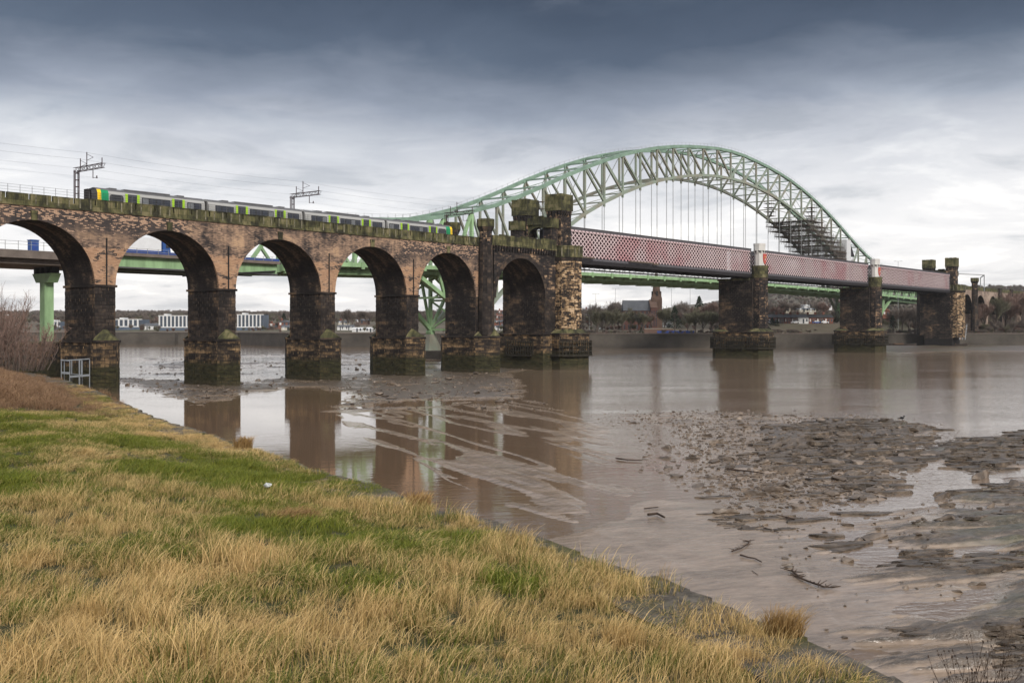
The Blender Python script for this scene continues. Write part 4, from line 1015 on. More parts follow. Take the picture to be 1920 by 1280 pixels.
# ------------------------------------------------------------------ lattice girder spans
def clipbar(x0, zb, x1, zt, xa, slope, sgn):
    """end points of a lattice bar that starts at the foot at xa"""
    if sgn > 0: p, q = (xa, zb), (xa + (zt - zb) / slope, zt)
    else: p, q = (xa, zt), (xa + (zt - zb) / slope, zb)
    (ax, az), (bx_, bz) = p, q
    if ax < x0: az += (x0 - ax) * (bz - az) / (bx_ - ax); ax = x0
    if bx_ > x1: bz = az + (x1 - ax) * (bz - az) / (bx_ - ax); bx_ = x1
    return (ax, az), (bx_, bz)
def girder_span(s0, s1, label):
    root = thing('lattice_girder_span', label, 'bridge span', B((s0 + s1) / 2, 5, 25.5), PHI)
    zb, zt = 26.75, 33.2; inv = ROOTINV[root.name]; slope = .80; step = 1.54; n = int((s1 - s0 + 9) / step)
    cache = {}
    for t, mat, indiv in ((.9, 'lattice_paint', True), (1.55, 'dark_red_lattice', False), (9.3, 'dark_red_lattice', False), (9.9, 'dark_red_lattice', False)):  # inner and far bars near-black red, so gaps between near bars read dark
        joined = MB(True)
        for sg in (1, -1):
            for i in range(n):
                xa = s0 - 8.06 + step * i; (ax, az), (bx_, bz) = clipbar(s0, zb, s1, zt, xa, slope, sg)
                if bx_ - ax < .3: continue
                tt = t + (.05 if sg > 0 else -.05)
                if indiv:
                    key = (sg, round(bx_ - ax, 2), round(az, 2))
                    if key not in cache:
                        me = MB().beam((0, 0, 0), (bx_ - ax, 0, bz - az), .05, .25).mesh('lattice_bar'); me.materials.append(MAT[mat]); cache[key] = me
                    o = bpy.data.objects.new('lattice_bar', cache[key]); COL.objects.link(o); o.parent = root
                    o.matrix_local = inv @ Matrix.Translation(Vector(B(ax, tt, az))) @ Matrix.Rotation(PHI, 4, 'Z')
                else: joined.beam((ax, tt, az), (bx_, tt, bz), .05, .42)
        if not indiv: joined.build('lattice_bars', mat, root, kind='stuff', fix=False)
    for t in (1.2, 9.6):
        for z0_, z1_, mt in ((zt, zt + .62, 'girder_grey'), (zb - .62, zb, 'girder_grey')):
            MB(True).box(s0, s1, t - .5, t + .5, z0_, z1_).build('top_chord' if z0_ > 30 else 'bottom_chord', mt, root)
        MB(True).box(s0, s1, t - .68, t + .68, zt + .62, zt + .74).build('top_flange', 'girder_grey', root)
        MB(True).box(s0, s1, t - .62, t + .62, zb - 1.55, zb - .66).build('bottom_flange', 'girder_black', root)
        for s in (s0 + .15, s1 - .15): MB(True).box(s - .2, s + .2, t - .52, t + .52, zb, zt).build('end_post', 'girder_grey', root)
    # little scalloped gussets under the top chord
    g = MB(True); i = 0
    s = s0 + .6
    while s < s1 - .4:
        g.prism([(s - .42, .62), (s + .42, .62), (s + .42, .70), (s - .42, .70)], zt - .38, zt, [(s - .62, .62), (s + .62, .62), (s + .62, .70), (s - .62, .70)]); s += step
    g.build('gussets', 'pink_paint', root, kind='stuff', fix=False)
    x = s0 + 1.5
    while x < s1 - 1:
        MB(True).box(x - .18, x + .18, 1.6, 9.2, zb - 1.75, zb - .75).build('cross_girder', 'girder_black', root)
        x += 3.1
    MB(True).box(s0, s1, 1.9, 8.9, zb - .74, zb - .45).build('deck', 'girder_black', root)
    ub = MB(True); x = s0
    while x < s1 - 2: ub.beam((x, 10.4, zb - 1.9), (x + 1.2, 10.4, zb - .8), .07); ub.beam((x + 1.2, 10.4, zb - .8), (x + 2.4, 10.4, zb - 1.9), .07); x += 2.4
    ub.build('footway_lattice', 'girder_grey', root, kind='stuff', fix=False)
    MB(True).box(s0, s1, 10.3, 12.2, zb - 2.1, zb - 1.9).build('footway', 'girder_black', root)
    MB(True).box(s0, s1, 1., 9.9, zt + .3, zt + .35) if False else None
    x = s0 + 4
    while x < s1 - 3: MB(True).box(x - .12, x + .12, 1.7, 9.1, zt + .1, zt + .6).build('top_strut', 'girder_grey', root); x += 6.2
girder_span(206.9, 301.4, 'pink and white lattice girder span between the gatehouse and the first river pier')
girder_span(306.4, 398.4, 'pink and red lattice girder span between the two river piers')
girder_span(403.4, 497.2, 'pink lattice girder span from the second river pier to the far shore')
sp_ = thing('work_platform', 'pale orange boards of a work platform along the foot of the first girder', 'platform', B(214, 0, 26.5))
MB(True).box(207.5, 216, -.1, .35, 26.62, 26.95).build('board', 'scaffold_board', sp_)
sp_ = thing('work_platform', 'two pale orange boards hung halfway along the foot of the first girder', 'platform', B(240, 0, 26.5))
MB(True).box(232, 243, -.1, .35, 26.62, 26.95).build('board', 'scaffold_board', sp_)
MB(True).box(243.5, 246, -.1, .35, 26.4, 26.75).build('board', 'scaffold_board', sp_)

# ------------------------------------------------------------------ the train
TW = 1.35                                      # near side of the bodies
train = thing('passenger_train', 'four carriage electric train, silver with green ends and lime door pillars, crossing the viaduct', 'train', B(126, 2.7, 27.6), PHI)
def profile(inset=0., z0=28.15):
    h = 1.38 - inset; c = TW + 1.38
    return [(c - h, z0), (c - h - .03, 29.3), (c - h + .04, 30.35), (c - h + .28, 30.85), (c - h + .75, 31.13), (c, 31.2), (c + h - .75, 31.13), (c + h - .28, 30.85), (c + h - .04, 30.35), (c + h + .03, 29.3), (c + h, z0)]
def loft(mb, s0, s1, p0, p1=None):
    p1 = p1 or p0; n = len(p0)
    mb.add([(s0, t, z) for t, z in p0] + [(s1, t, z) for t, z in p1], [(i, (i + 1) % n, n + (i + 1) % n, n + i) for i in range(n)] + [tuple(range(n)), tuple(range(2 * n - 1, n - 1, -1))])
def side(par, name, a, b_, z0, z1, mat, off=.012, r=None):
    t0 = TW - .03 - off
    if r:                                      # rounded ends
        pts = []
        for (cx, cz, a0) in ((b_ - r, z1 - r, 0), (a + r, z1 - r, 90), (a + r, z0 + r, 180), (b_ - r, z0 + r, 270)):
            for k in range(4): w_ = math.radians(a0 + 30 * k); pts.append((cx + r * math.cos(w_), cz + r * math.sin(w_)))
        n = len(pts); mb = MB(True); mb.add([(s, t0, z) for s, z in pts] + [(s, t0 + .14, z) for s, z in pts], [tuple(range(n))] + [(i, (i + 1) % n, n + (i + 1) % n, n + i) for i in range(n)])
        return mb.build(name, mat, par)
    return MB(True).box(a, b_, t0, t0 + .14, z0, z1).build(name, mat, par)
S0, CL = 84.7, 20.62
for ci in range(4):
    a = S0 + CL * ci; b_ = a + CL - .45; front = ci == 0; rear = ci == 3
    pr = profile(); mb = MB(True)
    x0 = a + (1.1 if front else .25); x1 = b_ - (1.1 if rear else .0)
    loft(mb, x0, x1, pr); body = mb.build('carriage', 'train_silver', train)
    rf = MB(True); P_ = [(t, z) for t, z in profile(-.012) if z > 30.8]; P_ = [(P_[0][0] - .05, 30.72)] + P_ + [(P_[-1][0] + .05, 30.72)]
    loft(rf, x0 + .02, x1 - .02, [(t, z + .02) for t, z in P_]); rf.build('roof', 'train_roof', body)
    MB(True).box(a + 6, a + 14, TW + .6, TW + 2.1, 31.15, 31.32).build('roof_pod', 'train_roof', body)
    for k in (3.5, 15.5): MB(True).box(a + k, a + k + 1.2, TW + .7, TW + 2., 31.15, 31.32).build('roof_vent', 'train_roof', body)
    def M(u): return a + (u if not rear else CL - .45 - u)
    def sd(nm, u0, u1, z0, z1, mat, **k):
        q = sorted((M(u0), M(u1))); return side(body, nm, q[0], q[1], z0, z1, mat, **k)
    for (u0, u1) in ((5.75, 6.15), (7.75, 8.2), (14.0, 14.4), (15.9, 16.35)): sd('lime_pillar', u0, u1, 28.2, 30.55, 'train_lime', off=.02)
    for (u0, u1) in ((6.15, 7.75), (14.4, 15.9)):
        sd('door', u0, u1, 28.2, 30.5, 'train_door', off=.005)
        for q in (0, 1): sd('door_window', u0 + .12 + q * (u1 - u0) / 2, u0 + (u1 - u0) / 2 - .12 + q * (u1 - u0) / 2, 29.2, 30.25, 'train_glass', off=.02)
    wins = ((8.6, 13.7), (16.8, 19.5)) if (front or rear) else ((1.6, 5.3), (8.6, 13.7), (16.8, 19.4))
    for (u0, u1) in wins:
        sd('window_band', u0, u1, 29.05, 30.25, 'train_glass', off=.02, r=.18)
        n = max(2, round((u1 - u0) / 1.3))
        for k in range(n):
            w0 = u0 + (u1 - u0) * k / n + .14; sd('window', w0, w0 + (u1 - u0) / n - .28, 29.25, 30.08, 'car_dark' if (k * 5 + ci) % 4 else 'window_haze', off=.035)
    if front or rear:
        sd('window_band', 3.1, 5.45, 29.0, 30.25, 'train_glass', off=.03, r=.5)
        sg = 1 if front else -1; e0 = a if front else b_
        gm = MB(True); q0, q1 = sorted((M(1.7), M(2.95))); pg = profile(-.018); loft(gm, q0, q1, pg); gm.build('green_end', 'train_green', body)
        q0, q1 = sorted((M(1.12), M(1.7))); ym = MB(True); loft(ym, q0, q1, profile(-.03)); ym.build('yellow_panel', 'train_yellow', body)
        # raked nose: black windscreen panels, gangway box, lights
        nm = MB(True); big = profile(-.0); sm = [(TW + 1.38 + (t - TW - 1.38) * .80, 28.15 + (z - 28.15) * .90) for t, z in big]
        loft(nm, M(.35), M(1.12), sm, big); nm.build('nose', 'black_trim', body)
        MB(True).box(*sorted((M(0.), M(.36))), TW + .85, TW + 1.95, 28.2, 30.85).build('gangway', 'bellows', body)
        MB(True).add([(M(.34), TW + .32, 29.2), (M(.34), TW + .8, 29.2), (M(.5), TW + .8, 30.5), (M(.62), TW + .28, 30.4)], [(0, 1, 2, 3)]).build('windscreen', 'train_glass', body)
        MB(True).box(*sorted((M(.3), M(.5))), TW + .12, TW + .5, 28.3, 28.65).build('headlight', 'train_yellow', body)
        sd('cab_door', 2.1, 2.75, 28.3, 30.3, 'train_green', off=.05)
    if not rear: MB(True).box(b_ - .02, b_ + .7, TW + .5, TW + 2.3, 28.3, 30.8).build('gangway_bellows', 'bellows', body)
    for u in (2.6, 17.4):
        MB(True).box(a + u - 1.2, a + u + 1.2, TW + .2, TW + 2.5, 27.35, 28.1).build('bogie', 'black_trim', body)

# ------------------------------------------------------------------ overhead line masts and wires
def mast(s, label, flip=False):
    root = thing('overhead_line_mast', label, 'mast', B(s, 8.3, 28), PHI); T = 8.35
    for ds in (-.32, .32):
        for dt in (-.18, .18): MB(True).beam((s + ds, T + dt, 27.6), (s + ds, T + dt, 34.4), .11).build('upright', 'mast_steel', root)
    z = 28.6
    while z < 34: MB(True).beam((s - .32, T - .18, z), (s + .32, T - .18, z + .05), .16, .16).build('batten', 'mast_steel', root); z += 1.05
    for z in (34.1, 34.75):
        for ds in (-.25, .25): MB(True).beam((s + ds, T + .5, z), (s + ds, .6, z), .075).build('boom_chord', 'mast_steel', root)
    bz = MB(True); t = T; k = 0
    while t > .9:
        a, c = (34.1, 34.75) if k % 2 else (34.75, 34.1)
        bz.beam((s - .25, t, a), (s - .25, t - .8, c), .05); bz.beam((s + .25, t, a), (s + .25, t - .8, c), .05); bz.beam((s - .25, t, a), (s + .25, t, a), .05); t -= .8; k += 1
    bz.build('boom_lacing', 'mast_steel', root)
    for t, h in ((7.2, 36.1), (5.3, 36.9), (.9, 35.6)):
        MB(True).beam((s, t, 34.2), (s, t, h), .10).build('peak_post', 'mast_steel', root)
        if h > 36: MB(True).beam((s, t, h - .3), (s, t - 1.9, h - 1.0), .05).build('peak_stay', 'mast_steel', root); MB(True).beam((s, t, h - 1.3), (s, t - 1.9, h - 1.0), .05).build('peak_stay', 'mast_steel', root)
    for t in (2.9,):
        MB(True).beam((s, t + .6, 34.1), (s, t + .6, 32.7), .09).build('dropper_post', 'mast_steel', root)
        MB(True).beam((s, t + .6, 32.8), (s, t - .8, 32.6), .06).build('registration_arm', 'mast_steel', root)
        MB(True).tube((s, t - .5, 32.6), (s, t - .5, 33.0), .09).build('insulator', 'mast_steel', root)
mast(86.3, 'lattice overhead line mast beside the front of the train at the left')
mast(128.9, 'lattice overhead line mast behind the second and third carriages')
mast(171.4, 'lattice overhead line mast by the small turret at the right end of the train')
def wire(name, pts, label, r=.016):
    mb = MB(True)
    for (p, q) in zip(pts, pts[1:]):
        n = 8; prev = p
        for i in range(1, n + 1):
            u = i / n; c = [p[k] + (q[k] - p[k]) * u for k in range(3)]; c[2] -= (4 * u * (1 - u)) * (q[0] - p[0]) * .008; mb.tube(prev, c, r, r, 4); prev = c
    o = mb.build(name, 'wire', None); tag(o, label, 'wire', 'wires of the overhead line'); return o
SS = [44, 86.3, 128.9, 171.4, 204]
wire('overhead_wire', [(s, 5.3, 36.8) for s in SS], 'topmost overhead wire, hung from the mast peaks', .011)
wire('overhead_wire', [(s, 7.2, 36.0) for s in SS], 'second overhead wire, slung from the shorter mast posts', .011)
wire('overhead_wire', [(s, 2.4, 33.9) for s in SS], 'overhead wire carried under the mast booms above the train', .009)
wire('overhead_wire', [(s, 2.4, 32.7) for s in SS], 'lowest overhead wire, the contact wire just above the train roof', .007)

# ------------------------------------------------------------------ green steel arch road bridge
SM, PN = 406.5, 11.8; T1, T2 = 62.5, 79.5; DZ = 28.3
ZT = [83.6, 83.3, 82.3, 81.1, 79.5, 77.5, 74.9, 71.9, 68.4, 64.5, 60.3, 55.8, 51.5, 47.6, 44.6, 42.1, 40.4, 39.3, 38.6, 38.2, 38.0]
ZL = [72.2, 71.9, 71.0, 69.5, 67.5, 64.9, 61.8, 58.1, 53.8, 48.8, 42.6, 35.6, 27.8, 18.8, 9.0]
def SX(i): return SM + PN * i
def dz(x): return 28.8 - 4.8e-5 * (x - SM) ** 2 if x > 150 else 25.65
def slab(mb, a, c, t0, t1, lo, hi):
    return mb.add([(a, t0, dz(a) + lo), (c, t0, dz(c) + lo), (c, t1, dz(c) + lo), (a, t1, dz(a) + lo), (a, t0, dz(a) + hi), (c, t0, dz(c) + hi), (c, t1, dz(c) + hi), (a, t1, dz(a) + hi)],
                  [(0, 3, 2, 1), (4, 5, 6, 7), (0, 1, 5, 4), (1, 2, 6, 5), (2, 3, 7, 6), (3, 0, 4, 7)])
def zt_(i): return ZT[min(abs(i), 20)]
ab = thing('steel_arch_bridge', 'pale green steel through arch road bridge behind the railway bridge', 'bridge', B(SM, 71, 0), PHI)
for t in (T1, T2):
    mb = MB(True)
    for i in range(-20, 20): mb.beam((SX(i), t, zt_(i)), (SX(i + 1), t, zt_(i + 1)), 1.15, 1.15)
    mb.build('top_chord', 'top_green_paint', ab)
    mb = MB(True)
    for i in range(-14, 14): mb.beam((SX(i), t, ZL[abs(i)]), (SX(i + 1), t, ZL[abs(i + 1)]), 1.05, 1.05)
    mb.build('lower_chord', 'aged_shaded_green_paint', ab)
    for sg in (-1, 1):
        mb = MB(True)                           # side span bottom chord with its haunch down to the hinge
        zb_ = lambda i: {14: 9., 15: 18.5}.get(i, dz(SX(sg * i)) - 2.3)
        for i in range(14, 20): mb.beam((SX(sg * i), t, zb_(i)), (SX(sg * (i + 1)), t, zb_(i + 1)), 1.15, 1.15)
        mb.build('side_span_chord', 'green_paint', ab)
        for i in range(14, 21): MB(True).beam((SX(sg * i), t, zb_(i)), (SX(sg * i), t, zt_(i)), .95, .95).build('side_span_post', 'green_paint', ab)
        for i in range(14, 20):
            MB(True).beam((SX(sg * i), t, zt_(i)), (SX(sg * (i + 1)), t, zb_(i + 1)), .85, .85).build('side_span_diagonal', 'green_paint', ab)
            MB(True).beam((SX(sg * i), t, zb_(i)), (SX(sg * (i + .5)), t, (zt_(i) + zb_(i + 1)) / 2), .7, .7).build('side_span_brace', 'green_paint', ab)
        for i in range(15, 20):
            for k in (0, .5):
                MB(True).beam((SX(sg * (i + k)), t, dz(SX(sg * i)) - 2.2), (SX(sg * (i + k + .25)), t, dz(SX(sg * i)) + 1.), .32, .32).build('deck_brace', 'green_paint', ab)
                MB(True).beam((SX(sg * (i + k + .25)), t, dz(SX(sg * i)) + 1.), (SX(sg * (i + k + .5)), t, dz(SX(sg * i)) - 2.2), .32, .32).build('deck_brace', 'green_paint', ab)
    for i in range(-14, 15):
        MB(True).beam((SX(i), t, ZL[abs(i)]), (SX(i), t, zt_(i)), .68, .68).build('arch_post', 'aged_shaded_green_paint', ab)
        if i < 0: MB(True).beam((SX(i), t, zt_(i)), (SX(i + 1), t, ZL[abs(i + 1)]), .66, .66).build('arch_diagonal', 'aged_shaded_green_paint', ab)
        if i > 0: MB(True).beam((SX(i), t, zt_(i)), (SX(i - 1), t, ZL[abs(i - 1)]), .66, .66).build('arch_diagonal', 'aged_shaded_green_paint', ab)
        if abs(i) < 12:
            zl = ZL[abs(i)]; MB(True).prism([(SX(i) - .7, t - .3), (SX(i) + .7, t - .3), (SX(i) + .7, t + .3), (SX(i) - .7, t + .3)], zl - .3, zl + 1.3).build('gusset', 'aged_shaded_green_paint', ab)
            MB(True).box(SX(i) - .35, SX(i) + .35, t - .3, t + .3, zl - 1.6, zl - .3).build('hanger_bracket', 'aged_shaded_green_paint', ab)
            for ds in (-.17, .17): MB(True).beam((SX(i) + ds, t, dz(SX(i))), (SX(i) + ds, t, zl - 1.5), .085).build('hanger_cable', 'lamp_grey', ab)
lb = MB(True); cl = MB(True)
for i in range(-20, 21):
    MB(True).beam((SX(i), T1, zt_(i)), (SX(i), T2, zt_(i)), .38, .5).build('cross_strut', 'top_green_paint', ab)
    if i < 20: m_ = (T1 + T2) / 2
    if i < 20:
        zm = (zt_(i) + zt_(i + 1)) / 2
        for t in (T1, T2): lb.beam((SX(i), m_, zt_(i)), (SX(i + 1), t, zt_(i + 1)), .22)
    if abs(i) <= 14:
        z = ZL[abs(i)]
        if abs(i) < 12 : MB(True).beam((SX(i), T1, z), (SX(i), T2, z), .36, .45).build('cross_strut', 'aged_shaded_green_paint', ab)
        if i < 12 and i >= -12:
            for t in (T1, T2): cl.beam((SX(i), (T1 + T2) / 2, z), (SX(i + 1), t, ZL[abs(i + 1)]), .22)
        if abs(i) < 11 and z > 30:               # sway frames between the ribs
            zz = zt_(i); cl.beam((SX(i), T1, z), (SX(i), (T1 + T2) / 2, zz), .16); cl.beam((SX(i), T2, z), (SX(i), (T1 + T2) / 2, zz), .16)
lb.build('top_bracing', 'top_green_paint', ab, kind='stuff', fix=False); cl.build('lower_bracing', 'aged_shaded_green_paint', ab, kind='stuff', fix=False)
hr = MB(True)
for t in (T1 - .5, T2 + .4):
    for i in range(-20, 20):
        for k in range(4):
            u = i + k / 4; z = zt_(i) + (zt_(i + 1) - zt_(i)) * k / 4; s = SM + PN * u; hr.beam((s, t, z), (s, t, z + 1.6), .07)
        hr.beam((SX(i), t, zt_(i) + 1.5), (SX(i + 1), t, zt_(i + 1) + 1.5), .05)
hr.build('walkway_rail', 'lamp_grey', ab, kind='stuff', fix=False)
for sg in (-1, 1):                              # raking struts and cross frames round the hinges
    for t in (T1, T2):
        MB(True).beam((SX(sg * 14), t, 9.), (SX(sg * 13), t, dz(SX(sg * 13)) - 1.), .8, .8).build('raking_strut', 'green_paint', ab)
        MB(True).beam((SX(sg * 15), t, 18.5), (SX(sg * 14), t, dz(SX(sg * 14)) - 1.), .6, .6).build('raking_strut', 'green_paint', ab)
        MB(True).beam((SX(sg * 13), t, 18.8), (SX(sg * 14), t, dz(SX(sg * 14)) - 1.), .6, .6).build('raking_strut', 'green_paint', ab)
    for i, z0_, z1_ in ((14, 9., 18.), (14, 18., 27.), (15, 18.5, 26.), (13, 18.8, 27.)):
        s_ = SX(sg * i)
        MB(True).beam((s_, T1, z0_), (s_, T2, z1_), .5, .5).build('cross_frame', 'green_paint', ab); MB(True).beam((s_, T2, z0_), (s_, T1, z1_), .5, .5).build('cross_frame', 'green_paint', ab)
        MB(True).beam((s_, T1, z0_), (s_, T2, z0_), .6, .6).build('cross_frame', 'green_paint', ab)
# deck
x0, x1 = SX(-20.3), SX(20.3)
m1, m2, m3, m4, m5 = MB(True), MB(True), MB(True), MB(True), MB(True)
for i in range(-20, 20):
    a, c = SX(i), SX(i + 1); slab(m1, a, c, T1 - 3, T2 + 3, -.5, -.1)
    for mm, t in ((m2, T1 - 3.1), (m3, T2 + 3.1)): slab(mm, a, c, t - .12, t + .12, -.95, .15)
    for mm, t in ((m4, T1), (m5, T2)): slab(mm, a, c, t - .2, t + .2, -2.3, -.55)
m1.build('road_deck', 'concrete_grey', ab); m2.build('edge_girder', 'green_paint', ab); m3.build('edge_girder', 'green_paint', ab); m4.build('deck_girder', 'green_paint', ab); m5.build('deck_girder', 'green_paint', ab)
for i in range(-20, 21):
    s = SX(i); D_ = dz(s)
    MB(True).add([(s - .2, T1 - 3, D_ - .6), (s - .2, T2 + 3, D_ - .6), (s - .2, T2 - 1, D_ - 2.5), (s - .2, (T1 + T2) / 2, D_ - 2.9), (s - .2, T1 + 1, D_ - 2.5),
                  (s + .2, T1 - 3, D_ - .6), (s + .2, T2 + 3, D_ - .6), (s + .2, T2 - 1, D_ - 2.5), (s + .2, (T1 + T2) / 2, D_ - 2.9), (s + .2, T1 + 1, D_ - 2.5)],
                 [(0, 1, 2, 3, 4), (9, 8, 7, 6, 5), (0, 4, 9, 5), (4, 3, 8, 9), (3, 2, 7, 8), (2, 1, 6, 7)]).build('cross_girder', 'green_paint', ab)
    MB(True).box(s - .5, s + .5, T1 - 3.5, T1 - 3.2, D_ - 1.5, D_ + .3).build('bracket', 'green_paint', ab)
db = MB(True); pr_ = MB(True)
for i in range(-20, 20):
    a, c = SX(i), SX(i + 1)
    db.beam((a, T1, dz(a) - 2.6), (c, T2, dz(c) - 2.6), .25); db.beam((a, T2, dz(a) - 2.6), (c, T1, dz(c) - 2.6), .25)
    for k in range(3): slab(db, a, c, T1 + 4 + k * 4.5 - .15, T1 + 4 + k * 4.5 + .15, -1.6, -.5)
    for t in (T1 - 3, T2 + 3):
        for z in (.5, .95): pr_.beam((a, t, dz(a) + z), (c, t, dz(c) + z), .08)
        for k in range(4): q = a + (c - a) * k / 4; pr_.beam((q, t, dz(q)), (q, t, dz(q) + 1.), .08)
db.build('deck_bracing', 'green_paint', ab, kind='stuff', fix=False)
pr_.build('parapet_rail', 'lamp_grey', ab, kind='stuff', fix=False)
# arch springings on stone piers
for i in (-14, 14):
    for t in (T1, T2):
        MB(True).prism([(SX(i) - 3, t - 2.2), (SX(i) + 3, t - 2.2), (SX(i) + 3, t + 2.2), (SX(i) - 3, t + 2.2)], 2.4, 7.6, [(SX(i) - 1.4, t - 1), (SX(i) + 1.4, t - 1), (SX(i) + 1.4, t + 1), (SX(i) - 1.4, t + 1)]).build('springing_shoe', 'aged_shaded_green_paint', ab)  # the duller green puts the shade on the shoes into their colour
        MB(True).tube((SX(i), t - 1, 8.2), (SX(i), t + 1, 8.2), 1.0, n=10).build('hinge', 'green_paint', ab)
    MB(True).box(SX(i) - 7, SX(i) + 7, T1 - 5, T2 + 5, -1.5, 2.6).build('springing_pier', 'far_wall_stone', ab)
    MB(True).beam((SX(i) - 7, T1 - 4.9, 3.6), (SX(i) + 7, T1 - 4.9, 3.6), .1).build('guard_rail', 'green_paint', ab)
# approach viaduct at the left
ap = thing('road_approach', 'road approach of concrete and green plate girders on green columns at the left', 'bridge', B(110, 71, 20), PHI)
e0 = SX(-20.3) - .1
MB(True).box(-60, 119, T1 - 3, T2 + 3, 23.6, 25.2).build('concrete_deck', 'concrete', ap)
MB(True).box(-60, 119, T1 - 1.5, T2 + 1.5, 22.5, 23.58).build('concrete_beam', 'concrete', ap)
MB(True).box(119.05, e0, T1 - 3, T2 + 3, 25.2, 25.9).build('deck_slab', 'concrete', ap)
for t in (T1 - 1.6, T2 + 1.6, (T1 + T2) / 2): MB(True).box(119.1, e0, t - .25, t + .25, 22.9, 25.18).build('plate_girder', 'green_paint', ap); MB(True).box(119.1, e0, t - .5, t + .5, 22.6, 22.88).build('girder_flange', 'girder_grey', ap)
MB(True).beam((140, T1 - 2.2, 21.4), (166, T1 - 2.2, 23.5), .35).build('inspection_gantry', 'girder_black', ap)
for k in range(5): MB(True).beam((141 + 4 * k, T1 - 2.2, 21.5 + .3 * k), (142.5 + 4 * k, T1 - 2.2, 22.9), .22).build('gantry_brace', 'girder_black', ap)
for s in (112.3, 67):
    MB(True).box(s - 1., s + 1., T1 + 4.5, T1 + 6.5, 0, 19.2).build('column', 'green_paint', ap)
    MB(True).prism([(s - 1.1, T1 + 3), (s + 1.1, T1 + 3), (s + 1.1, T1 + 8), (s - 1.1, T1 + 8)], 19.2, 21.1, [(s - 1.1, T1 + 1.6), (s + 1.1, T1 + 1.6), (s + 1.1, T1 + 9.6), (s - 1.1, T1 + 9.6)]).build('crosshead', 'green_paint', ap)
    for t in (T1 + 2.3, T1 + 4.5, T1 + 6.8, T1 + 9): MB(True).box(s - .8, s + .8, t - .5, t + .5, 21.1, 22.4).build('bearing', 'girder_black', ap)
rl = MB(True)
for s in np.arange(-20, 166, 2.6): rl.beam((s, T1 - 2.8, 25.2), (s, T1 - 2.8, 27.0), .08)
for z in (26.3, 26.9): rl.beam((-20, T1 - 2.8, z), (165, T1 - 2.8, z), .07)
rl.build('railing', 'lamp_grey', ap, kind='stuff', fix=False)
MB(True).box(119.1, e0, T1 - 2.75, T1 - 2.6, 25.92, 26.5).build('blue_parapet', 'fence_blue', ap)
def lorry(s, L_, label, white=True, h=3.4):
    t0 = T1 + 1.0; z0 = 25.95; r = thing('lorry', label, 'lorry', B(s, t0 + 1.2, z0), PHI)
    MB(True).box(s, s + L_, t0, t0 + 2.5, z0 + 1.0, z0 + 1 + h - .6).build('trailer', 'van_white' if white else 'blue_paint', r)
    MB(True).box(s, s + L_, t0 - .02, t0 + .3, z0 + .8, z0 + 1.0).build('chassis', 'fence_blue', r)
    MB(True).prism([(s + L_ + .5, t0 + .05), (s + L_ + 2.5, t0 + .05), (s + L_ + 2.5, t0 + 2.45), (s + L_ + .5, t0 + 2.45)], z0 + .5, z0 + h, [(s + L_ + .5, t0 + .05), (s + L_ + 2.2, t0 + .05), (s + L_ + 2.2, t0 + 2.45), (s + L_ + .5, t0 + 2.45)]).build('cab', 'blue_paint', r)
    MB(True).box(s + L_ + 1.2, s + L_ + 2.1, t0 - .02, t0 + .1, z0 + 1.8, z0 + 2.6).build('window', 'train_glass', r)
    for u in (1., 2.4, L_ + 1.3): MB(True).tube((s + u, t0 - .05, z0 + .5), (s + u, t0 + .3, z0 + .5), .5, n=12).build('wheel', 'rubber', r)
lorry(124., 12.6, 'white articulated lorry with a blue cab on the road approach, seen through the second arch')
bc = thing('blue_cabin', 'small blue cabin beside the road approach, seen through the leftmost arch', 'cabin', B(107, T1 + 1, 25.2), PHI)
MB(True).box(106.3, 107.9, T1 + .2, T1 + 1.7, 25.2, 27.5).build('body', 'blue_paint', bc); MB(True).box(106.2, 108., T1 + .1, T1 + 1.8, 27.5, 27.65).build('roof', 'blue_paint', bc)
MB(True).box(106.6, 107.4, T1 + .16, T1 + .22, 25.3, 27.1).build('door', 'fence_blue', bc)

# scaffolding hung round the right haunch of the arch
sf = thing('arch_scaffolding', 'mass of brown scaffolding wrapped round the right haunch of the green arch', 'scaffolding', B(510, 71, 50), PHI)
def zlow(s): u = abs(s - SM) / PN; i = min(int(u), 13); return ZL[i] + (ZL[i + 1] - ZL[i]) * (u - i)
def ztop(s): u = abs(s - SM) / PN; i = min(int(u), 19); return ZT[i] + (ZT[i + 1] - ZT[i]) * (u - i)
def s_at(z, f):
    a, c = SM, SX(14)
    for _ in range(30):
        m_ = (a + c) / 2
        if f(m_) > z: a = m_
        else: c = m_
    return a
poles = MB(True)
rs = random.Random(3)
for k, z in enumerate(np.arange(33., 61.5, 2.1)):
    sa = max(s_at(z + 4.0, zlow), 480); sb = min(s_at(z - 1.0, ztop), s_at(z - 2.5, zlow) + 9); sb = max(sb, sa + 6); sb = min(sb, sa + 27 - abs(z - 52) * .3)
    MB(True).box(sa, sb, T1 - 2.2, T1 + 2.2, z, z + .12).build('platform', 'scaffold_board', sf)
    MB(True).box(sa - 1, sb - 2, T2 - 2.2, T2 + 2.2, z, z + .12).build('platform', 'scaffold_board', sf)
    MB(True).box(sa + 1, sa + 7, T1 + 2.2, T2 - 2.2, z, z + .12).build('platform', 'scaffold_board', sf)
    for t in (T1 - 2.2, T1 + 2.2, T2 - 2.2, T2 + 2.2, (T1 + T2) / 2):
        for zz in (.55, 1.05): poles.beam((sa - .5, t, z + zz), (sb + .5, t, z + zz), .11)
        s = sa
        while s < sb: poles.beam((s, t, z - 1.), (s, t, z + 2.0), .11); s += 1.9
        s = sa
        while s < sb - 2: poles.beam((s, t, z), (s + 1.9, t, z + 2), .09); s += 3.8
    s = sa
    while s < sb: poles.beam((s, T1 - 2.4, z + .2), (s, T2 + 2.4, z + .2), .10); s += 1.9
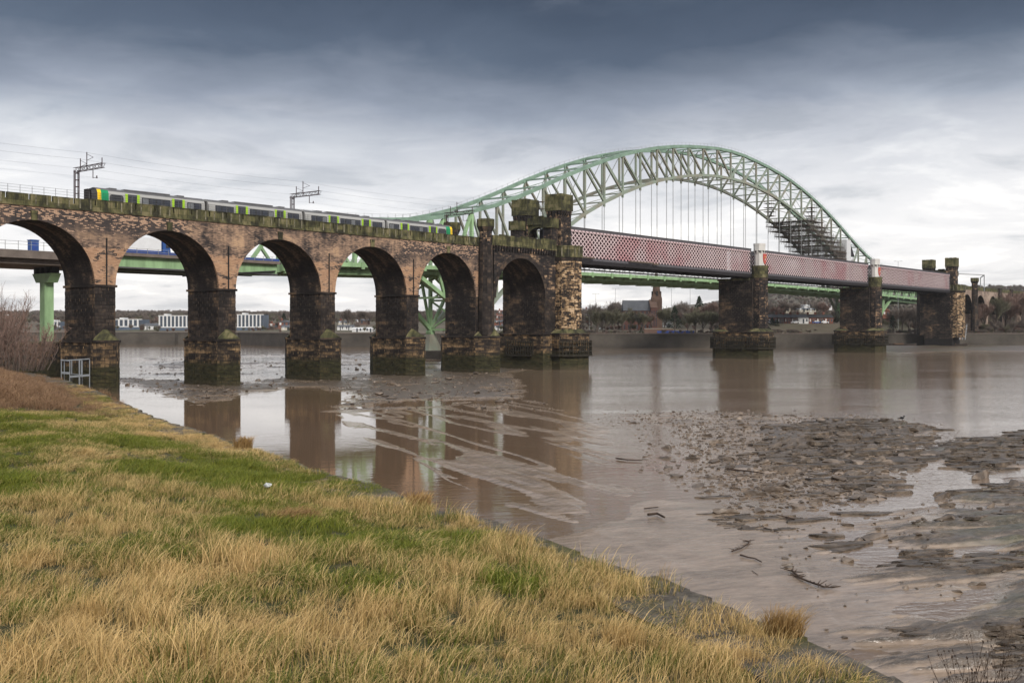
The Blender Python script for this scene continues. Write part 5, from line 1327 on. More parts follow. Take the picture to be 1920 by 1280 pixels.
poles.build('poles', 'scaffold_steel', sf, kind='stuff', fix=False)
for (s, t) in ((479, T2), (487, T1)):
    zc = zlow(s) + 3
    for k in range(4):
        MB(True).box(s - 2.6 + k * .2, s + 2.6 - k * .2, t - 2.2, t + 2.2, zc + k * 2 - 1, zc + k * 2 - .85).build('platform', 'scaffold_board', sf)
        for a in (-2.2, 0, 2.2): MB(True).beam((s + a, t - 2.2, zc + k * 2 - 1), (s + a, t - 2.2, zc + k * 2 + 1), .1).build('pole', 'scaffold_steel', sf)
MB(True).box(526, 531.5, T1 - 2.6, T1 + 2.6, 41, 54.).build('sheeting', 'sheeting', sf)
MB(True).prism([(532.5, T1 - 2), (538, T1 - 2), (538, T1 + 2), (532.5, T1 + 2)], 46, 52, [(532.5, T1 - 2), (533, T1 - 2), (533, T1 + 2), (532.5, T1 + 2)]).build('netting', 'girder_black', sf)
for z in (41., 44, 47): MB(True).box(514, 526, T1 - 2.8, T1 + 2.6, z, z + .25).build('platform', 'scaffold_board', sf)

# ------------------------------------------------------------------ far shore
SHORE = [(-2400, 640), (-260, 600), (-150, 585), (-110, 525), (-30, 505), (60, 498), (2400, 492)]
def shore_y(x): return np.interp(x, [p[0] for p in SHORE], [p[1] for p in SHORE])
def land_z(x, y):
    x = np.asarray(x, float); y = np.asarray(y, float); d = y - shore_y(x)
    z = 6.4 + sstep(10, 120, d) * 4 + sstep(60, 600, d) * 9
    ridge = sstep(500, 1300, d) * (2 + 12 * fbm(x, y, .0018, 3, 71))
    ridge = ridge + sstep(350, 1200, d) * sstep(260, 520, x) * 42
    return z + ridge + 1.2 * (fbm(x, y, .02, 3, 72) - .5)
xs = np.concatenate([np.linspace(-2400, -420, 20), np.linspace(-400, 560, 150), np.linspace(600, 2400, 18)])
ds = np.concatenate([np.linspace(0, 300, 60), np.linspace(320, 2600, 60)])
gx, dd = np.meshgrid(xs, ds); gy = shore_y(gx) + dd; gz = land_z(gx, gy)
o = grid_mesh('far_ground', gx, gy, gz, 'far_ground'); o['kind'] = 'structure'; o['label'] = 'far shore rising to wooded hills'
qw = thing('river_embankment', 'long dark stone river wall along the far shore', 'wall', (0, 500, 0))
mb = MB(); cp = MB()
P_ = [(p[0], p[1] - .4) for p in SHORE]
for (a, c) in zip(P_, P_[1:]):
    n = max(1, int(abs(c[0] - a[0]) / 60)) if abs(c[0] - a[0]) < 500 else 12
    for i in range(n):
        p = (a[0] + (c[0] - a[0]) * i / n, a[1] + (c[1] - a[1]) * i / n); q = (a[0] + (c[0] - a[0]) * (i + 1) / n, a[1] + (c[1] - a[1]) * (i + 1) / n)
        mb.add([(p[0], p[1] - .7, -1), (q[0], q[1] - .7, -1), (q[0], q[1], 6.5), (p[0], p[1], 6.5), (p[0], p[1] + 2, 6.5), (q[0], q[1] + 2, 6.5)], [(0, 1, 2, 3), (3, 2, 5, 4)])
        cp.add([(p[0], p[1] - .35, 6.52), (q[0], q[1] - .35, 6.52), (q[0], q[1] + 1, 6.52), (p[0], p[1] + 1, 6.52), (p[0], p[1] - .35, 6.95), (q[0], q[1] - .35, 6.95), (q[0], q[1] + 1, 6.95), (p[0], p[1] + 1, 6.95)], [(0, 1, 5, 4), (4, 5, 6, 7), (3, 2, 6, 7)])
mb.build('wall_face', 'far_wall_stone', qw); cp.build('coping', 'concrete', qw)
lw = thing('river_embankment', 'lower grey river wall in front of the apartment blocks at the left', 'wall', (-200, 590, 0))
MB().box(-240, -184, 582, 588, -1, 6.2).build('wall_face', 'far_wall_stone', lw)
MB().box(-700, -262, 600, 606, -1, 6.6).build('wall_face', 'far_wall_stone', lw)
# muddy beach strips at the foot of the far wall
def shoal(pts, z, label, mat='mud'):
    n = 40; poly = [G(*p) for p in pts]; xs_ = [p[0] for p in poly]; ys_ = [p[1] for p in poly]
    gx, gy = np.meshgrid(np.linspace(min(xs_), max(xs_), 160), np.linspace(min(ys_), max(ys_), 26)); sdp = polysd(gx, gy, poly)
    gz = -.3 + sstep(-2, 10, sdp) * z * (.6 + .8 * fbm(gx, gy, .08, 3, 91)); o = grid_mesh('mud_shoal', gx, gy, gz, mat, drop=-.1); o['kind'] = 'structure'; o['label'] = label; return o
shoal([(1560, 651), (2300, 648), (2300, 659), (1830, 658), (1700, 662), (1560, 656)], 1.6, 'mud shoal below the far wall at the right')
def barge(px, py, L_, label):
    x, y = G(px, py, .3); r = thing('old_barge', label, 'barge', (x, y, .2)); hl = L_ / 2
    n = 10; vs = []; fs = []
    for i in range(n + 1):
        u = i / n * 2 - 1; w = 2.2 * (1 - abs(u) ** 4); z = .6 * abs(u) ** 2
        vs += [(x + u * hl, y - w, z + 1.9), (x + u * hl * .95, y - w * .6, .1), (x + u * hl * .95, y + w * .6, .1), (x + u * hl, y + w, z + 1.9)]
    for i in range(n):
        for k in range(4): fs.append((4 * i + k, 4 * i + (k + 1) % 4, 4 * i + 4 + (k + 1) % 4, 4 * i + 4 + k))
    MB().add(vs, fs).build('hull', 'barge_hull', r); MB().box(x - hl * .5, x + hl * .1, y - 1.2, y + 1.2, 1.9, 2.4).build('hatch', 'rust_brown', r)
barge(1690, 652, 14, 'sunken dark barge hull lying below the far wall, left of two')
barge(1788, 652, 13, 'sunken dark barge hull lying below the far wall, right of two')

# buildings
def apartment(px0, px1, pyt, Yd, floors, fins, label, base=True):
    x0, x1 = (px0 - 960) / 2000 * Yd, (px1 - 960) / 2000 * Yd; zt = EYE + (612 - pyt) / 2000 * Yd; zb = float(land_z((x0 + x1) / 2, Yd)) - .5
    r = thing('apartment_block', label, 'apartment block', ((x0 + x1) / 2, Yd, zb)); D = 14
    MB().box(x0, x1, Yd, Yd + D, zb, zt).build('wall', 'navy_panel', r)
    MB().box(x0 - .3, x1 + .3, Yd - .5, Yd + D, zb, zb + 2.6).build('ground_floor', 'navy_panel', r)
    n = fins; w = (x1 - x0) / n
    for i in range(n):
        a = x0 + w * i
        MB().box(a, a + w * .33, Yd - .5, Yd + .2, zb + 2.7, zt - .1).build('white_bay', 'render_white', r)
        for k in range(floors):
            z = zb + 3.2 + (zt - zb - 4.) * k / floors; h = (zt - zb - 4.) / floors
            MB().box(a + w * .42, a + w * .62, Yd - .12, Yd + .1, z, z + h * .72).build('window', 'window_glass', r)
            MB().box(a + w * .70, a + w * .92, Yd - .12, Yd + .1, z, z + h * .72).build('window', 'window_glass', r)
    MB().box(x0 + w, x0 + 2 * w, Yd + 2, Yd + 9, zt, zt + 1.2).build('roof_plant', 'render_white', r)
    MB().box(x0 - .2, x1 + .2, Yd - .55, Yd + .3, zt - .15, zt + .3).build('cornice', 'render_white', r)
    MB().box(x0 - .2, x1 + .2, Yd - .7, Yd + .2, zb + 2.2, zb + 2.75).build('plinth_band', 'render_white', r)
apartment(213, 266, 599, 655, 5, 6, 'white and navy apartment block seen through the second arch on the left of it')
apartment(298, 356, 592, 640, 5, 8, 'tall white finned apartment block seen in the right half of the second arch')
apartment(445, 494, 590, 640, 5, 7, 'white and navy apartment block seen through the third arch')
apartment(88, 113, 603, 660, 5, 4, 'apartment block showing just left of the first viaduct pier')
def house(x0, x1, Yd, h, mats, label, nwin=3, D=9, rh=2.6, gable=False, zb=None, white_from=None, cat='house', chim=True, group=None):
    zb = float(land_z((x0 + x1) / 2, Yd)) - .3 if zb is None else zb
    r = thing('house' if cat == 'house' else cat.replace(' ', '_'), label, cat, ((x0 + x1) / 2, Yd, zb), 0, group); wm, rm = mats; xm = (x0 + x1) / 2
    MB().box(x0, x1, Yd, Yd + D, zb - 1.5, zb + h).build('wall', wm, r)
    z = zb + h
    if gable: MB().add([(x0 - .3, Yd - .3, z), (x1 + .3, Yd - .3, z), (x1 + .3, Yd + D, z), (x0 - .3, Yd + D, z), (xm, Yd - .3, z + rh), (xm, Yd + D, z + rh)], [(0, 3, 5, 4), (1, 4, 5, 2), (0, 4, 1), (3, 2, 5)]).build('roof', rm, r)
    else: MB().add([(x0 - .3, Yd - .4, z - .1), (x1 + .3, Yd - .4, z - .1), (x1 + .3, Yd + D + .4, z - .1), (x0 - .3, Yd + D + .4, z - .1), (x0 - .3, Yd + D / 2, z + rh), (x1 + .3, Yd + D / 2, z + rh)], [(0, 1, 5, 4), (2, 3, 4, 5), (0, 4, 3), (1, 2, 5)]).build('roof', rm, r)
    w = (x1 - x0) / nwin; fl = 2 if h > 4.5 else 1
    for i in range(nwin):
        for f in range(fl):
            z0 = zb + .9 + f * (h / fl)
            door = f == 0 and i % 2 == 1
            MB().box(x0 + w * (i + .28), x0 + w * (i + .72), Yd - .1, Yd + .1, zb if door else z0, z0 + 1.35).build('door' if door else 'window', 'render_white' if (i + f) % 3 == 0 else 'window_glass', r)
    if chim:
        for q in (.15, .85)[: 1 if x1 - x0 < 8 else 2]: MB().box(x0 + (x1 - x0) * q - .5, x0 + (x1 - x0) * q + .5, Yd + D / 2 - .5, Yd + D / 2 + .5, z + rh * .6, z + rh + 1.2).build('chimney', 'red_brick', r)
    return r
def hp(px0, px1, Yd): return (px0 - 960) / 2000 * Yd, (px1 - 960) / 2000 * Yd
def place_house(px0, px1, pyb, pyt, Yd, mats, label, **k):
    x0, x1 = hp(px0, px1, Yd); zb = EYE + (612 - pyb) / 2000 * Yd; ht = (pyb - pyt) / 2000 * Yd; rh = ht * .35
    g = float(land_z((x0 + x1) / 2, Yd)); zb = max(zb, g - .3) if zb < g + 2.5 else zb
    return house(x0, x1, Yd, ht - rh, mats, label, zb=zb, rh=rh, **k)
place_house(269, 296, 622, 609, 650, ('render_white', 'slate'), 'low white terrace with grey roof between the apartment blocks', nwin=6, chim=False)
place_house(632, 664, 623, 612, 575, ('render_white', 'slate'), 'white warehouse seen through the fourth arch', nwin=8, chim=False, D=14, cat='warehouse')
place_house(660, 698, 627, 617, 560, ('render_white', 'render_white'), 'long white shed in front of the warehouse seen through the fourth arch', nwin=6, chim=False, D=12, cat='shed')
place_house(634, 652, 610, 601, 640, ('cream_render', 'slate'), 'cream house with grey roof above the warehouse', nwin=3)
place_house(667, 690, 606, 598, 680, ('brown_brick', 'slate'), 'brown brick house on the slope seen through the fourth arch', nwin=3)
place_house(522, 545, 612, 600, 620, ('red_brick', 'slate'), 'red brick house with pale roof seen through the third arch', nwin=3, gable=True)
place_house(504, 522, 614, 606, 640, ('brown_brick', 'tile_red'), 'small brown house with red roof beside the apartments', nwin=2)
place_house(527, 545, 624, 613, 600, ('cream_render', 'slate'), 'cream shed at the water end of the third arch', nwin=2, chim=False)
i = 0
kinds = [('red brick', 'red_brick', 'slate'), ('white rendered', 'render_white', 'dark_slate'), ('brown brick', 'brown_brick', 'tile_red'), ('cream', 'cream_render', 'slate')]
for (a, b_, yb, yt, Yd, kd, wh) in ((926, 942, 622, 612, 560, 1, 'lowest left'), (941, 958, 623, 611, 565, 0, 'lowest right'), (929, 944, 609, 600, 640, 0, 'middle left'), (943, 957, 607, 598, 650, 3, 'middle right'),
                              (930, 943, 598, 590, 740, 2, 'upper left'), (943, 956, 595, 586, 760, 0, 'upper right'), (934, 950, 588, 581, 860, 2, 'topmost')):
    nm, wm, rm = kinds[kd]; place_house(a, b_, yb, yt, Yd, (wm, rm), '%s house, %s of the cluster seen through the gatehouse arch' % (nm, wh), nwin=3)
# terraces between the river piers
row = [(1440, 1457, 0, 'red brick terrace house at the left end of the row seen between the river piers'), (1458, 1470, 2, 'brown terrace house second from the left between the river piers'),
       (1471, 1483, 0, 'red brick terrace house third from the left between the river piers'), (1484, 1496, 2, 'brown brick terrace house just left of the white one'),
       (1497, 1516, 1, 'white fronted terrace house in the middle of the red brick row'), (1517, 1530, 0, 'red brick terrace house just right of the white one'),
       (1531, 1545, 2, 'brown terrace house second right of the white one'), (1546, 1562, 0, 'red brick terrace house at the right end of the row')]
for a, b_, kd, lb_ in row:
    nm, wm, rm = kinds[kd]; place_house(a, b_, 606, 589, 545, (wm, 'dark_slate' if kd != 1 else 'slate'), lb_, nwin=3, group='terrace between the river piers')
place_house(1498, 1530, 585, 577, 640, ('cream_render', 'slate'), 'long pale hall with grey roof above the terrace row', nwin=5, chim=False, D=16, cat='hall')
place_house(1508, 1560, 577, 571, 700, ('render_white', 'lamp_grey'), 'long low white roofed building on the hill between the river piers', nwin=6, chim=False, D=20, cat='warehouse')
place_house(1464, 1482, 583, 574, 640, ('cream_render', 'tile_red'), 'cream house with red roof up the slope between the river piers', nwin=2)
place_house(1441, 1456, 586, 577, 640, ('brown_brick', 'tile_red'), 'brown house up the slope beside the first river pier', nwin=2)
place_house(1655, 1668, 592, 577, 600, ('red_brick', 'tile_red'), 'red brick house between the second river pier and the far gatehouse', nwin=2)
place_house(1097, 1118, 600, 590, 620, ('brown_brick', 'slate'), 'brown house at the left behind the bank trees near the gatehouse', nwin=3)
place_house(1098, 1112, 587, 579, 700, ('red_brick', 'slate'), 'red brick house upper left behind the bank trees near the gatehouse', nwin=2)
place_house(1243, 1262, 603, 597, 600, ('render_white', 'slate'), 'low white building to the right of the church', nwin=4, chim=False)
place_house(1885, 1898, 596, 590, 640, ('render_white', 'slate'), 'white cottage on the far right bank', nwin=2)
place_house(1903, 1925, 598, 592, 640, ('cream_render', 'slate'), 'cream cottage at the right edge of the far bank', nwin=3)

# church with tower and spire
Yc = 560.; cx0, cx1 = hp(1172, 1228, Yc); zc = 8.6
ch = thing('church', 'red sandstone church with grey slate roofs and a tall brown spire', 'church', ((cx0 + cx1) / 2, Yc, zc))
def gable_x(mb, x0, x1, y0, y1, z, rh): return mb.add([(x0, y0, z), (x1, y0, z), (x1, y1, z), (x0, y1, z), (x0, (y0 + y1) / 2, z + rh), (x1, (y0 + y1) / 2, z + rh)], [(0, 1, 5, 4), (2, 3, 4, 5), (0, 4, 3), (1, 2, 5)])
zN = EYE + (612 - 582) / 2000 * Yc
MB().box(cx0, cx1, Yc + 6, Yc + 16, 6, zN).build('nave_wall', 'church_red', ch); gable_x(MB(), cx0 - .3, cx1 + .2, Yc + 5.5, Yc + 16.5, zN, 5.6).build('nave_roof', 'slate', ch)
zA = EYE + (612 - 599) / 2000 * Yc; a0, a1 = hp(1167, 1222, Yc)
MB().box(a0, a1, Yc, Yc + 6, 6, zA).build('aisle_wall', 'church_red', ch)
MB().add([(a0 - .3, Yc - .3, zA), (a1 + .3, Yc - .3, zA), (a1 + .3, Yc + 6, zA + 2.9), (a0 - .3, Yc + 6, zA + 2.9)], [(0, 1, 2, 3)]).build('aisle_roof', 'dark_slate', ch)
for i in range(7):
    x = a0 + (a1 - a0) * (i + .5) / 7; MB().prism([(x - .35, Yc - .08), (x + .35, Yc - .08), (x + .35, Yc + .1), (x - .35, Yc + .1)], 8.6, 11.).build('window', 'window_glass', ch)
    MB().box(x - 1.3, x - .95, Yc - .5, Yc, 6, 12.2).build('buttress', 'church_red', ch)
for i in range(7):
    x = cx0 + (cx1 - cx0) * (i + .5) / 7; MB().box(x - .5, x + .5, Yc + 5.9, Yc + 6.1, zN - 2.2, zN - .6).build('window', 'window_glass', ch)
g0, g1 = hp(1222, 1234, Yc)
MB().box(g0, g1, Yc + 3, Yc + 17, 6, zN + 1.5).build('west_front', 'church_red', ch)
MB().add([(g0 - .2, Yc + 2.8, zN + 1.5), (g1 + .2, Yc + 2.8, zN + 1.5), (g1 + .2, Yc + 17.2, zN + 1.5), (g0 - .2, Yc + 17.2, zN + 1.5), (g0 - .2, Yc + 10, zN + 6), (g1 + .2, Yc + 10, zN + 6)], [(0, 1, 5, 4), (2, 3, 4, 5), (0, 4, 3), (1, 2, 5)]).build('west_roof', 'church_stone', ch)
for q in (4.5, 7.2, 9.9): MB().box(g1 - .02, g1 + .1, Yc + q, Yc + q + 1.2, 10, zN + 1).build('window', 'window_glass', ch)
for q in range(3): MB().box(g0 + .3 + q * 1.1, g0 + .8 + q * 1.1, Yc + 2.9, Yc + 3.05, 10, zN).build('lancet', 'window_glass', ch)
tx0, tx1 = hp(1222.5, 1241.5, Yc + 8); tm = (tx0 + tx1) / 2; hw = (tx1 - tx0) / 2; yt = Yc + 8 + hw
zT1 = EYE + (612 - 560) / 2000 * (Yc + 8)
MB().box(tx0, tx1, Yc + 8, Yc + 8 + 2 * hw, 6, zT1).build('tower', 'church_stone', ch)
o8 = ngon(tm, yt, hw * .86, 8)
MB().prism([(tx0, Yc + 8), (tx1, Yc + 8), (tx1, Yc + 8 + 2 * hw), (tx0, Yc + 8 + 2 * hw)], zT1, zT1 + 2.5, [(tm - hw * .8, yt - hw * .8), (tm + hw * .8, yt - hw * .8), (tm + hw * .8, yt + hw * .8), (tm - hw * .8, yt + hw * .8)]).build('broach', 'church_stone', ch)
MB().prism(ngon(tm, yt, hw * .80, 8), zT1 + 1, zT1 + 4.4, ngon(tm, yt, hw * .70, 8)).build('belfry', 'church_stone', ch)
for i in range(4):
    a = math.pi / 2 * i; x, y = tm + hw * .80 * math.cos(a), yt + hw * .80 * math.sin(a)
    MB().box(x - .45, x + .45, y - .45, y + .45, zT1 + 1.6, zT1 + 4.).build('belfry_opening', 'black_trim', ch)
    x, y = tm + hw * .9 * math.cos(a + math.pi / 4), yt + hw * .9 * math.sin(a + math.pi / 4)
    MB().prism(ngon(x, y, .6, 4), zT1, zT1 + 4.6, ngon(x, y, .15, 4)).build('pinnacle', 'church_stone', ch)
MB().prism(ngon(tm, yt, hw * .76, 8), zT1 + 4.4, zT1 + 4.8).build('cornice', 'church_stone', ch)
MB().prism(ngon(tm, yt, hw * .66, 8), zT1 + 4.8, zT1 + 19, ngon(tm, yt, .12, 8)).build('spire', 'church_stone', ch)
for i in range(4):
    a = math.pi / 2 * i; x, y = tm + hw * .62 * math.cos(a), yt + hw * .62 * math.sin(a); MB().prism(ngon(x, y, .45, 4), zT1 + 4.8, zT1 + 7.6, ngon(x, y, .12, 4)).build('lucarne', 'church_stone', ch)

# blue hoarding, garden wall, parked cars, lamp posts on the far bank
x0, x1 = hp(1232, 1302, 512); bf = thing('blue_hoarding', 'long low blue hoarding on the far bank below the church', 'fence', ((x0 + x1) / 2, 512, 6.4))
n = 12
for i in range(n): MB().box(x0 + (x1 - x0) * i / n + .05, x0 + (x1 - x0) * (i + 1) / n, 512, 512.15, 6.3, 7.9 + .1 * (i % 2)).build('panel', 'fence_blue', bf)
x0, x1 = hp(1208, 1262, 519); gw = thing('garden_wall', 'low brown stone garden wall behind the blue hoarding', 'wall', ((x0 + x1) / 2, 519, 6.4))
MB().box(x0, x1, 519, 519.4, 6, 8.9).build('wall_face', 'brown_brick', gw); MB().box(x0 - .1, x1 + .1, 518.9, 519.5, 8.9, 9.05).build('coping', 'cream_render', gw)
cars = [(1441, 545, 'van_white', 'white car at the left end of the terrace street'), (1449, 545, 'car_dark', 'dark car beside the white car on the terrace street'), (1487, 545, 'van_white', 'white van below the brown terrace houses'),
        (1527, 545, 'blue_paint', 'blue car below the red brick terrace'), (1541, 545, 'van_white', 'white car near the right end of the terrace street'),
        (1130, 570, 'van_white', 'pale car parked left of the church'), (1143, 570, 'car_dark', 'dark car parked left of the church'), (1248, 590, 'van_white', 'white car right of the church'), (1254, 590, 'van_white', 'second white car, farther right of the church')]
for px, Yd, mt, lb_ in cars:
    x = (px - 960) / 2000 * Yd; z = float(land_z(x, Yd - 4)) if Yd > 560 else 11.2; z = max(z, 7.)
    if Yd == 545: z = EYE + (612 - 606.5) / 2000 * 540
    r = thing('parked_car', lb_, 'car', (x, Yd - 5, z)); y = Yd - 5
    MB().prism([(x - 2.1, y), (x + 2.1, y), (x + 2.1, y + 1.7), (x - 2.1, y + 1.7)], z + .3, z + .9).build('body', mt, r)
    MB().prism([(x - 1.5, y + .1), (x + 1.2, y + .1), (x + 1.2, y + 1.6), (x - 1.5, y + 1.6)], z + .9, z + 1.45, [(x - 1., y + .25), (x + .7, y + .25), (x + .7, y + 1.45), (x - 1., y + 1.45)]).build('cabin', 'window_glass', r)
    for q in (-1.3, 1.3): MB().tube((x + q, y - .03, z + .33), (x + q, y + .2, z + .33), .33, n=10).build('wheel', 'rubber', r)
tb = MB(); x0, x1 = hp(1436, 1566, 545); z = EYE + (612 - 606.8) / 2000 * 540
tb.add([(x0 - 3, 512, 6.4), (x1 + 3, 512, 6.4), (x1 + 3, 532, z), (x0 - 3, 532, z), (x1 + 3, 556, z), (x0 - 3, 556, z)], [(0, 1, 2, 3), (3, 2, 4, 5)])
o = tb.build('terrace_ground', 'far_ground'); o['kind'] = 'structure'
def lamp(px, pyt, Yd, label, dbl=True, h=None):
    x = (px - 960) / 2000 * Yd; zt = EYE + (612 - pyt) / 2000 * Yd; zb = float(land_z(x, Yd)); r = thing('street_lamp', label, 'street lamp', (x, Yd, zb))
    MB().tube((x, Yd, zb - .5), (x, Yd, zt), .14, .09).build('pole', 'lamp_grey', r)
    for sg in (-1, 1)[: 2 if dbl else 1]: MB().beam((x, Yd, zt), (x + sg * 1.8, Yd, zt + .15), .14).build('arm', 'lamp_grey', r); MB().box(x + sg * 1.3, x + sg * 2.2, Yd - .15, Yd + .15, zt, zt + .2).build('lamp_head', 'lamp_grey', r)
for px, py, Yd, lb_ in ((1117, 551, 640, 'tall twin lamp standing left of the bank trees by the gatehouse'), (1154, 541, 640, 'tall twin lamp left of the church'), (1259, 541, 640, 'tall thin lamp just right of the church spire'),
                        (1294, 538, 640, 'tall twin lamp halfway between church and river pier'), (1684, 490, 560, 'tall twin lamp rising above the last lattice span'), (1105, 590, 520, 'slim street lamp on the bank close to the gatehouse base')): lamp(px, py, Yd, lb_)

# far viaduct on the right, with line portal
fv = thing('far_viaduct', 'brick viaduct of small arches running away from the far gatehouse', 'viaduct', B(560, 4, 0), PHI)
wl_, sf_ = MB(True), MB(True)
for k in range(8):
    x = 510 + 21.5 * k; arch_wall(wl_, sf_, x, x + 21.5, x + 2.2, x + 19.3, 0, W, 27.2, 16, 25.)
    MB(True).box(x - 2.2, x + 2.2, 0.05, W - .05, 4, 16).build('pier', 'pale_brick', fv)
    MB(True).box(x + .0, x + 21.4, -.15, .3, 27.25, 28.9).build('parapet_panel', 'mossy_stone', fv)
    if k in (1, 3, 4): MB(True).box(x - 2, x + 2, -.9, 0, 8, 29.3).build('buttress', 'dark_stone', fv)
wl_.build('spandrel_wall', 'pale_brick', fv); sf_.build('arch_soffit', 'soffit', fv)
pg = thing('line_portal', 'pale overhead line portal frame beyond the far gatehouse', 'portal frame', B(545, 4, 28), PHI)
for t in (-.5, 9.3): MB(True).beam((548 + t * 3, t, 27), (548 + t * 3, t, 35), .35).build('upright', 'lamp_grey', pg)
MB(True).beam((546.5, -.5, 35), (516, 9.3, 35), .35).build('beam', 'lamp_grey', pg)
MB(True).beam((546.5, -.5, 35), (576, 9.3, 35), .35).build('beam', 'lamp_grey', pg)
# pale steel ladder frame on the far wall
lx, ly, lz = ATY(1808, 632, 486); lf = thing('ladder_frame', 'pale steel ladder frame standing on the far river wall by the gatehouse', 'ladder', (lx, ly, 6))
for q in (-1.4, .0, 1.2): MB().beam((lx + q - .8, ly, 4.0), (lx + q, ly, 11.2), .22).build('stile', 'galvanised', lf)
for k in range(5): MB().beam((lx - 1.9 + .15 * k, ly, 5 + k * 1.3), (lx + .9 + .15 * k, ly, 5 + k * 1.3), .12).build('rung', 'galvanised', lf)

# steel landing frame with rails on the near shore by the first pier
fx, fy, fz = ATY(140, 700, 50); st_ = thing('steel_landing', 'galvanised steel landing with handrails beside the brambles at the first pier', 'landing', (fx, fy, 6))
def FP(px, py, y=50.): return ATY(px, py, y)
for (px, y) in ((115, 50), (120.5, 51.2), (131, 50), (134.5, 51.2), (149, 50), (153.5, 51.2), (168, 50)):
    a = FP(px, 674 if y == 50 else 675.5, y); MB().beam((a[0], a[1], 5.2), a, .03 if px not in (149, 153.5) else .05).build('post', 'galvanised', st_)
for (p0, p1, y) in (((115, 674.5), (131, 676), 50), ((131, 675), (168, 672.5), 50), ((120.5, 675.5), (153.5, 674), 51.2), ((115, 698.5), (131, 699.5), 50), ((131, 706), (168, 703), 50)):
    MB().beam(FP(*p0, y), FP(*p1, y), .04, .05 if p0[1] < 690 else .10).build('handrail' if p0[1] < 690 else 'walkway_edge', 'galvanised', st_)
a, c = FP(115, 674.5), FP(120.5, 675.5, 51.2); MB().beam(a, c, .06).build('handrail', 'galvanised', st_)
MB().add([FP(117, 699, 50), FP(168, 704, 50), FP(166, 703, 51.2), FP(121, 699, 51.2)], [(0, 1, 2, 3)]).build('walkway', 'galvanised', st_)

# ------------------------------------------------------------------ trees
def bare_tree(seed, H=11., spread=.55, twigw=.075, levels=5, mat='twig', nb=4):
    rs = random.Random(seed); tr, cr = MB(), MB()
    def rec(p, d, L_, r, lv):
        n = 2 if lv < 3 else 1; q = p
        for k in range(n):
            e = q + d * (L_ / n); mb = tr if lv < 2 else cr
            if lv < 3: mb.tube(q, e, r * (1 - .35 * k / n), r * (1 - .35 * (k + 1) / n), 5 if lv < 2 else 3)
            else:
                w = Vector((d.y, -d.x, rs.uniform(-.3, .3))).normalized() * twigw * (.9 if lv == 3 else .62); cr.add([q - w, q + w, e + w * .5, e - w * .5], [(0, 1, 2, 3)])
            q = e; d = (d + Vector((rs.uniform(-.12, .12), rs.uniform(-.12, .12), rs.uniform(-.02, .1)))).normalized()
            if k < n - 1 and lv < levels:
                for _ in range(2): sub(q, d, L_, r, lv)
        if lv < levels:
            for _ in range(nb if lv else nb + 1): sub(q - d * L_ * rs.uniform(0, .45), d, L_, r, lv)
    def sub(q, d, L_, r, lv):
        a = rs.uniform(0, 6.283); s_ = spread * rs.uniform(.6, 1.25); u = Vector((math.cos(a), math.sin(a), rs.uniform(-.1, .35)))
        rec(q, (d + u * s_).normalized(), L_ * rs.uniform(.58, .80), r * .55, lv + 1)
    rec(Vector((0, 0, 0)), Vector((rs.uniform(-.05, .05), rs.uniform(-.05, .05), 1)), H * .30, H * .02, 0)
    a, b_ = tr.mesh('trunk', fix=False), cr.mesh('crown', fix=False); a.materials.append(MAT['bark']); b_.materials.append(MAT[mat]); return a, b_
TREES = {}
def tree_proto(key, *a, **k): TREES[key] = bare_tree(*a, **k)
for i in range(4): tree_proto('tall%d' % i, 20 + i, 12., .42, .034)
for i in range(3): tree_proto('round%d' % i, 30 + i, 9., .58, .040, mat='twig_green')
for i in range(3): tree_proto('red%d' % i, 40 + i, 8., .52, .040, mat='twig_red')
def put_tree(key, x, y, z, sc, label, group=None, rz=None, cat='tree', name='bare_tree'):
    r = bpy.data.objects.new(name, None); COL.objects.link(r); r.location = (x, y, z); r.rotation_euler = (0, 0, rz if rz is not None else random.uniform(0, 6.28)); r.scale = (sc,) * 3
    tag(r, label, cat, group)
    for nm, me in zip(('trunk', 'crown'), TREES[key]): c = bpy.data.objects.new(nm, me); COL.objects.link(c); c.parent = r
    return r
def conifer(x, y, z, h, label, seed):
    rs = random.Random(seed); r = thing('evergreen_tree', label, 'tree', (x, y, z)); MB().tube((x, y, z - .5), (x, y, z + h * .9), h * .03, h * .008).build('trunk', 'bark', r); mb = MB()
    for k in range(900):
        u = rs.random() ** .8; zz = z + h * (.15 + .85 * u); rad = h * .30 * (1 - u) ** .8 * rs.uniform(.35, 1.1) + .1; a = rs.uniform(0, 6.28); c = Vector((x + rad * math.cos(a), y + rad * math.sin(a), zz)); w = h * .035
        mb.add([c + Vector([rs.uniform(-w, w) for _ in range(3)]) for _ in range(3)], [(0, 1, 2)])
    mb.build('crown', 'evergreen', r, fix=False)
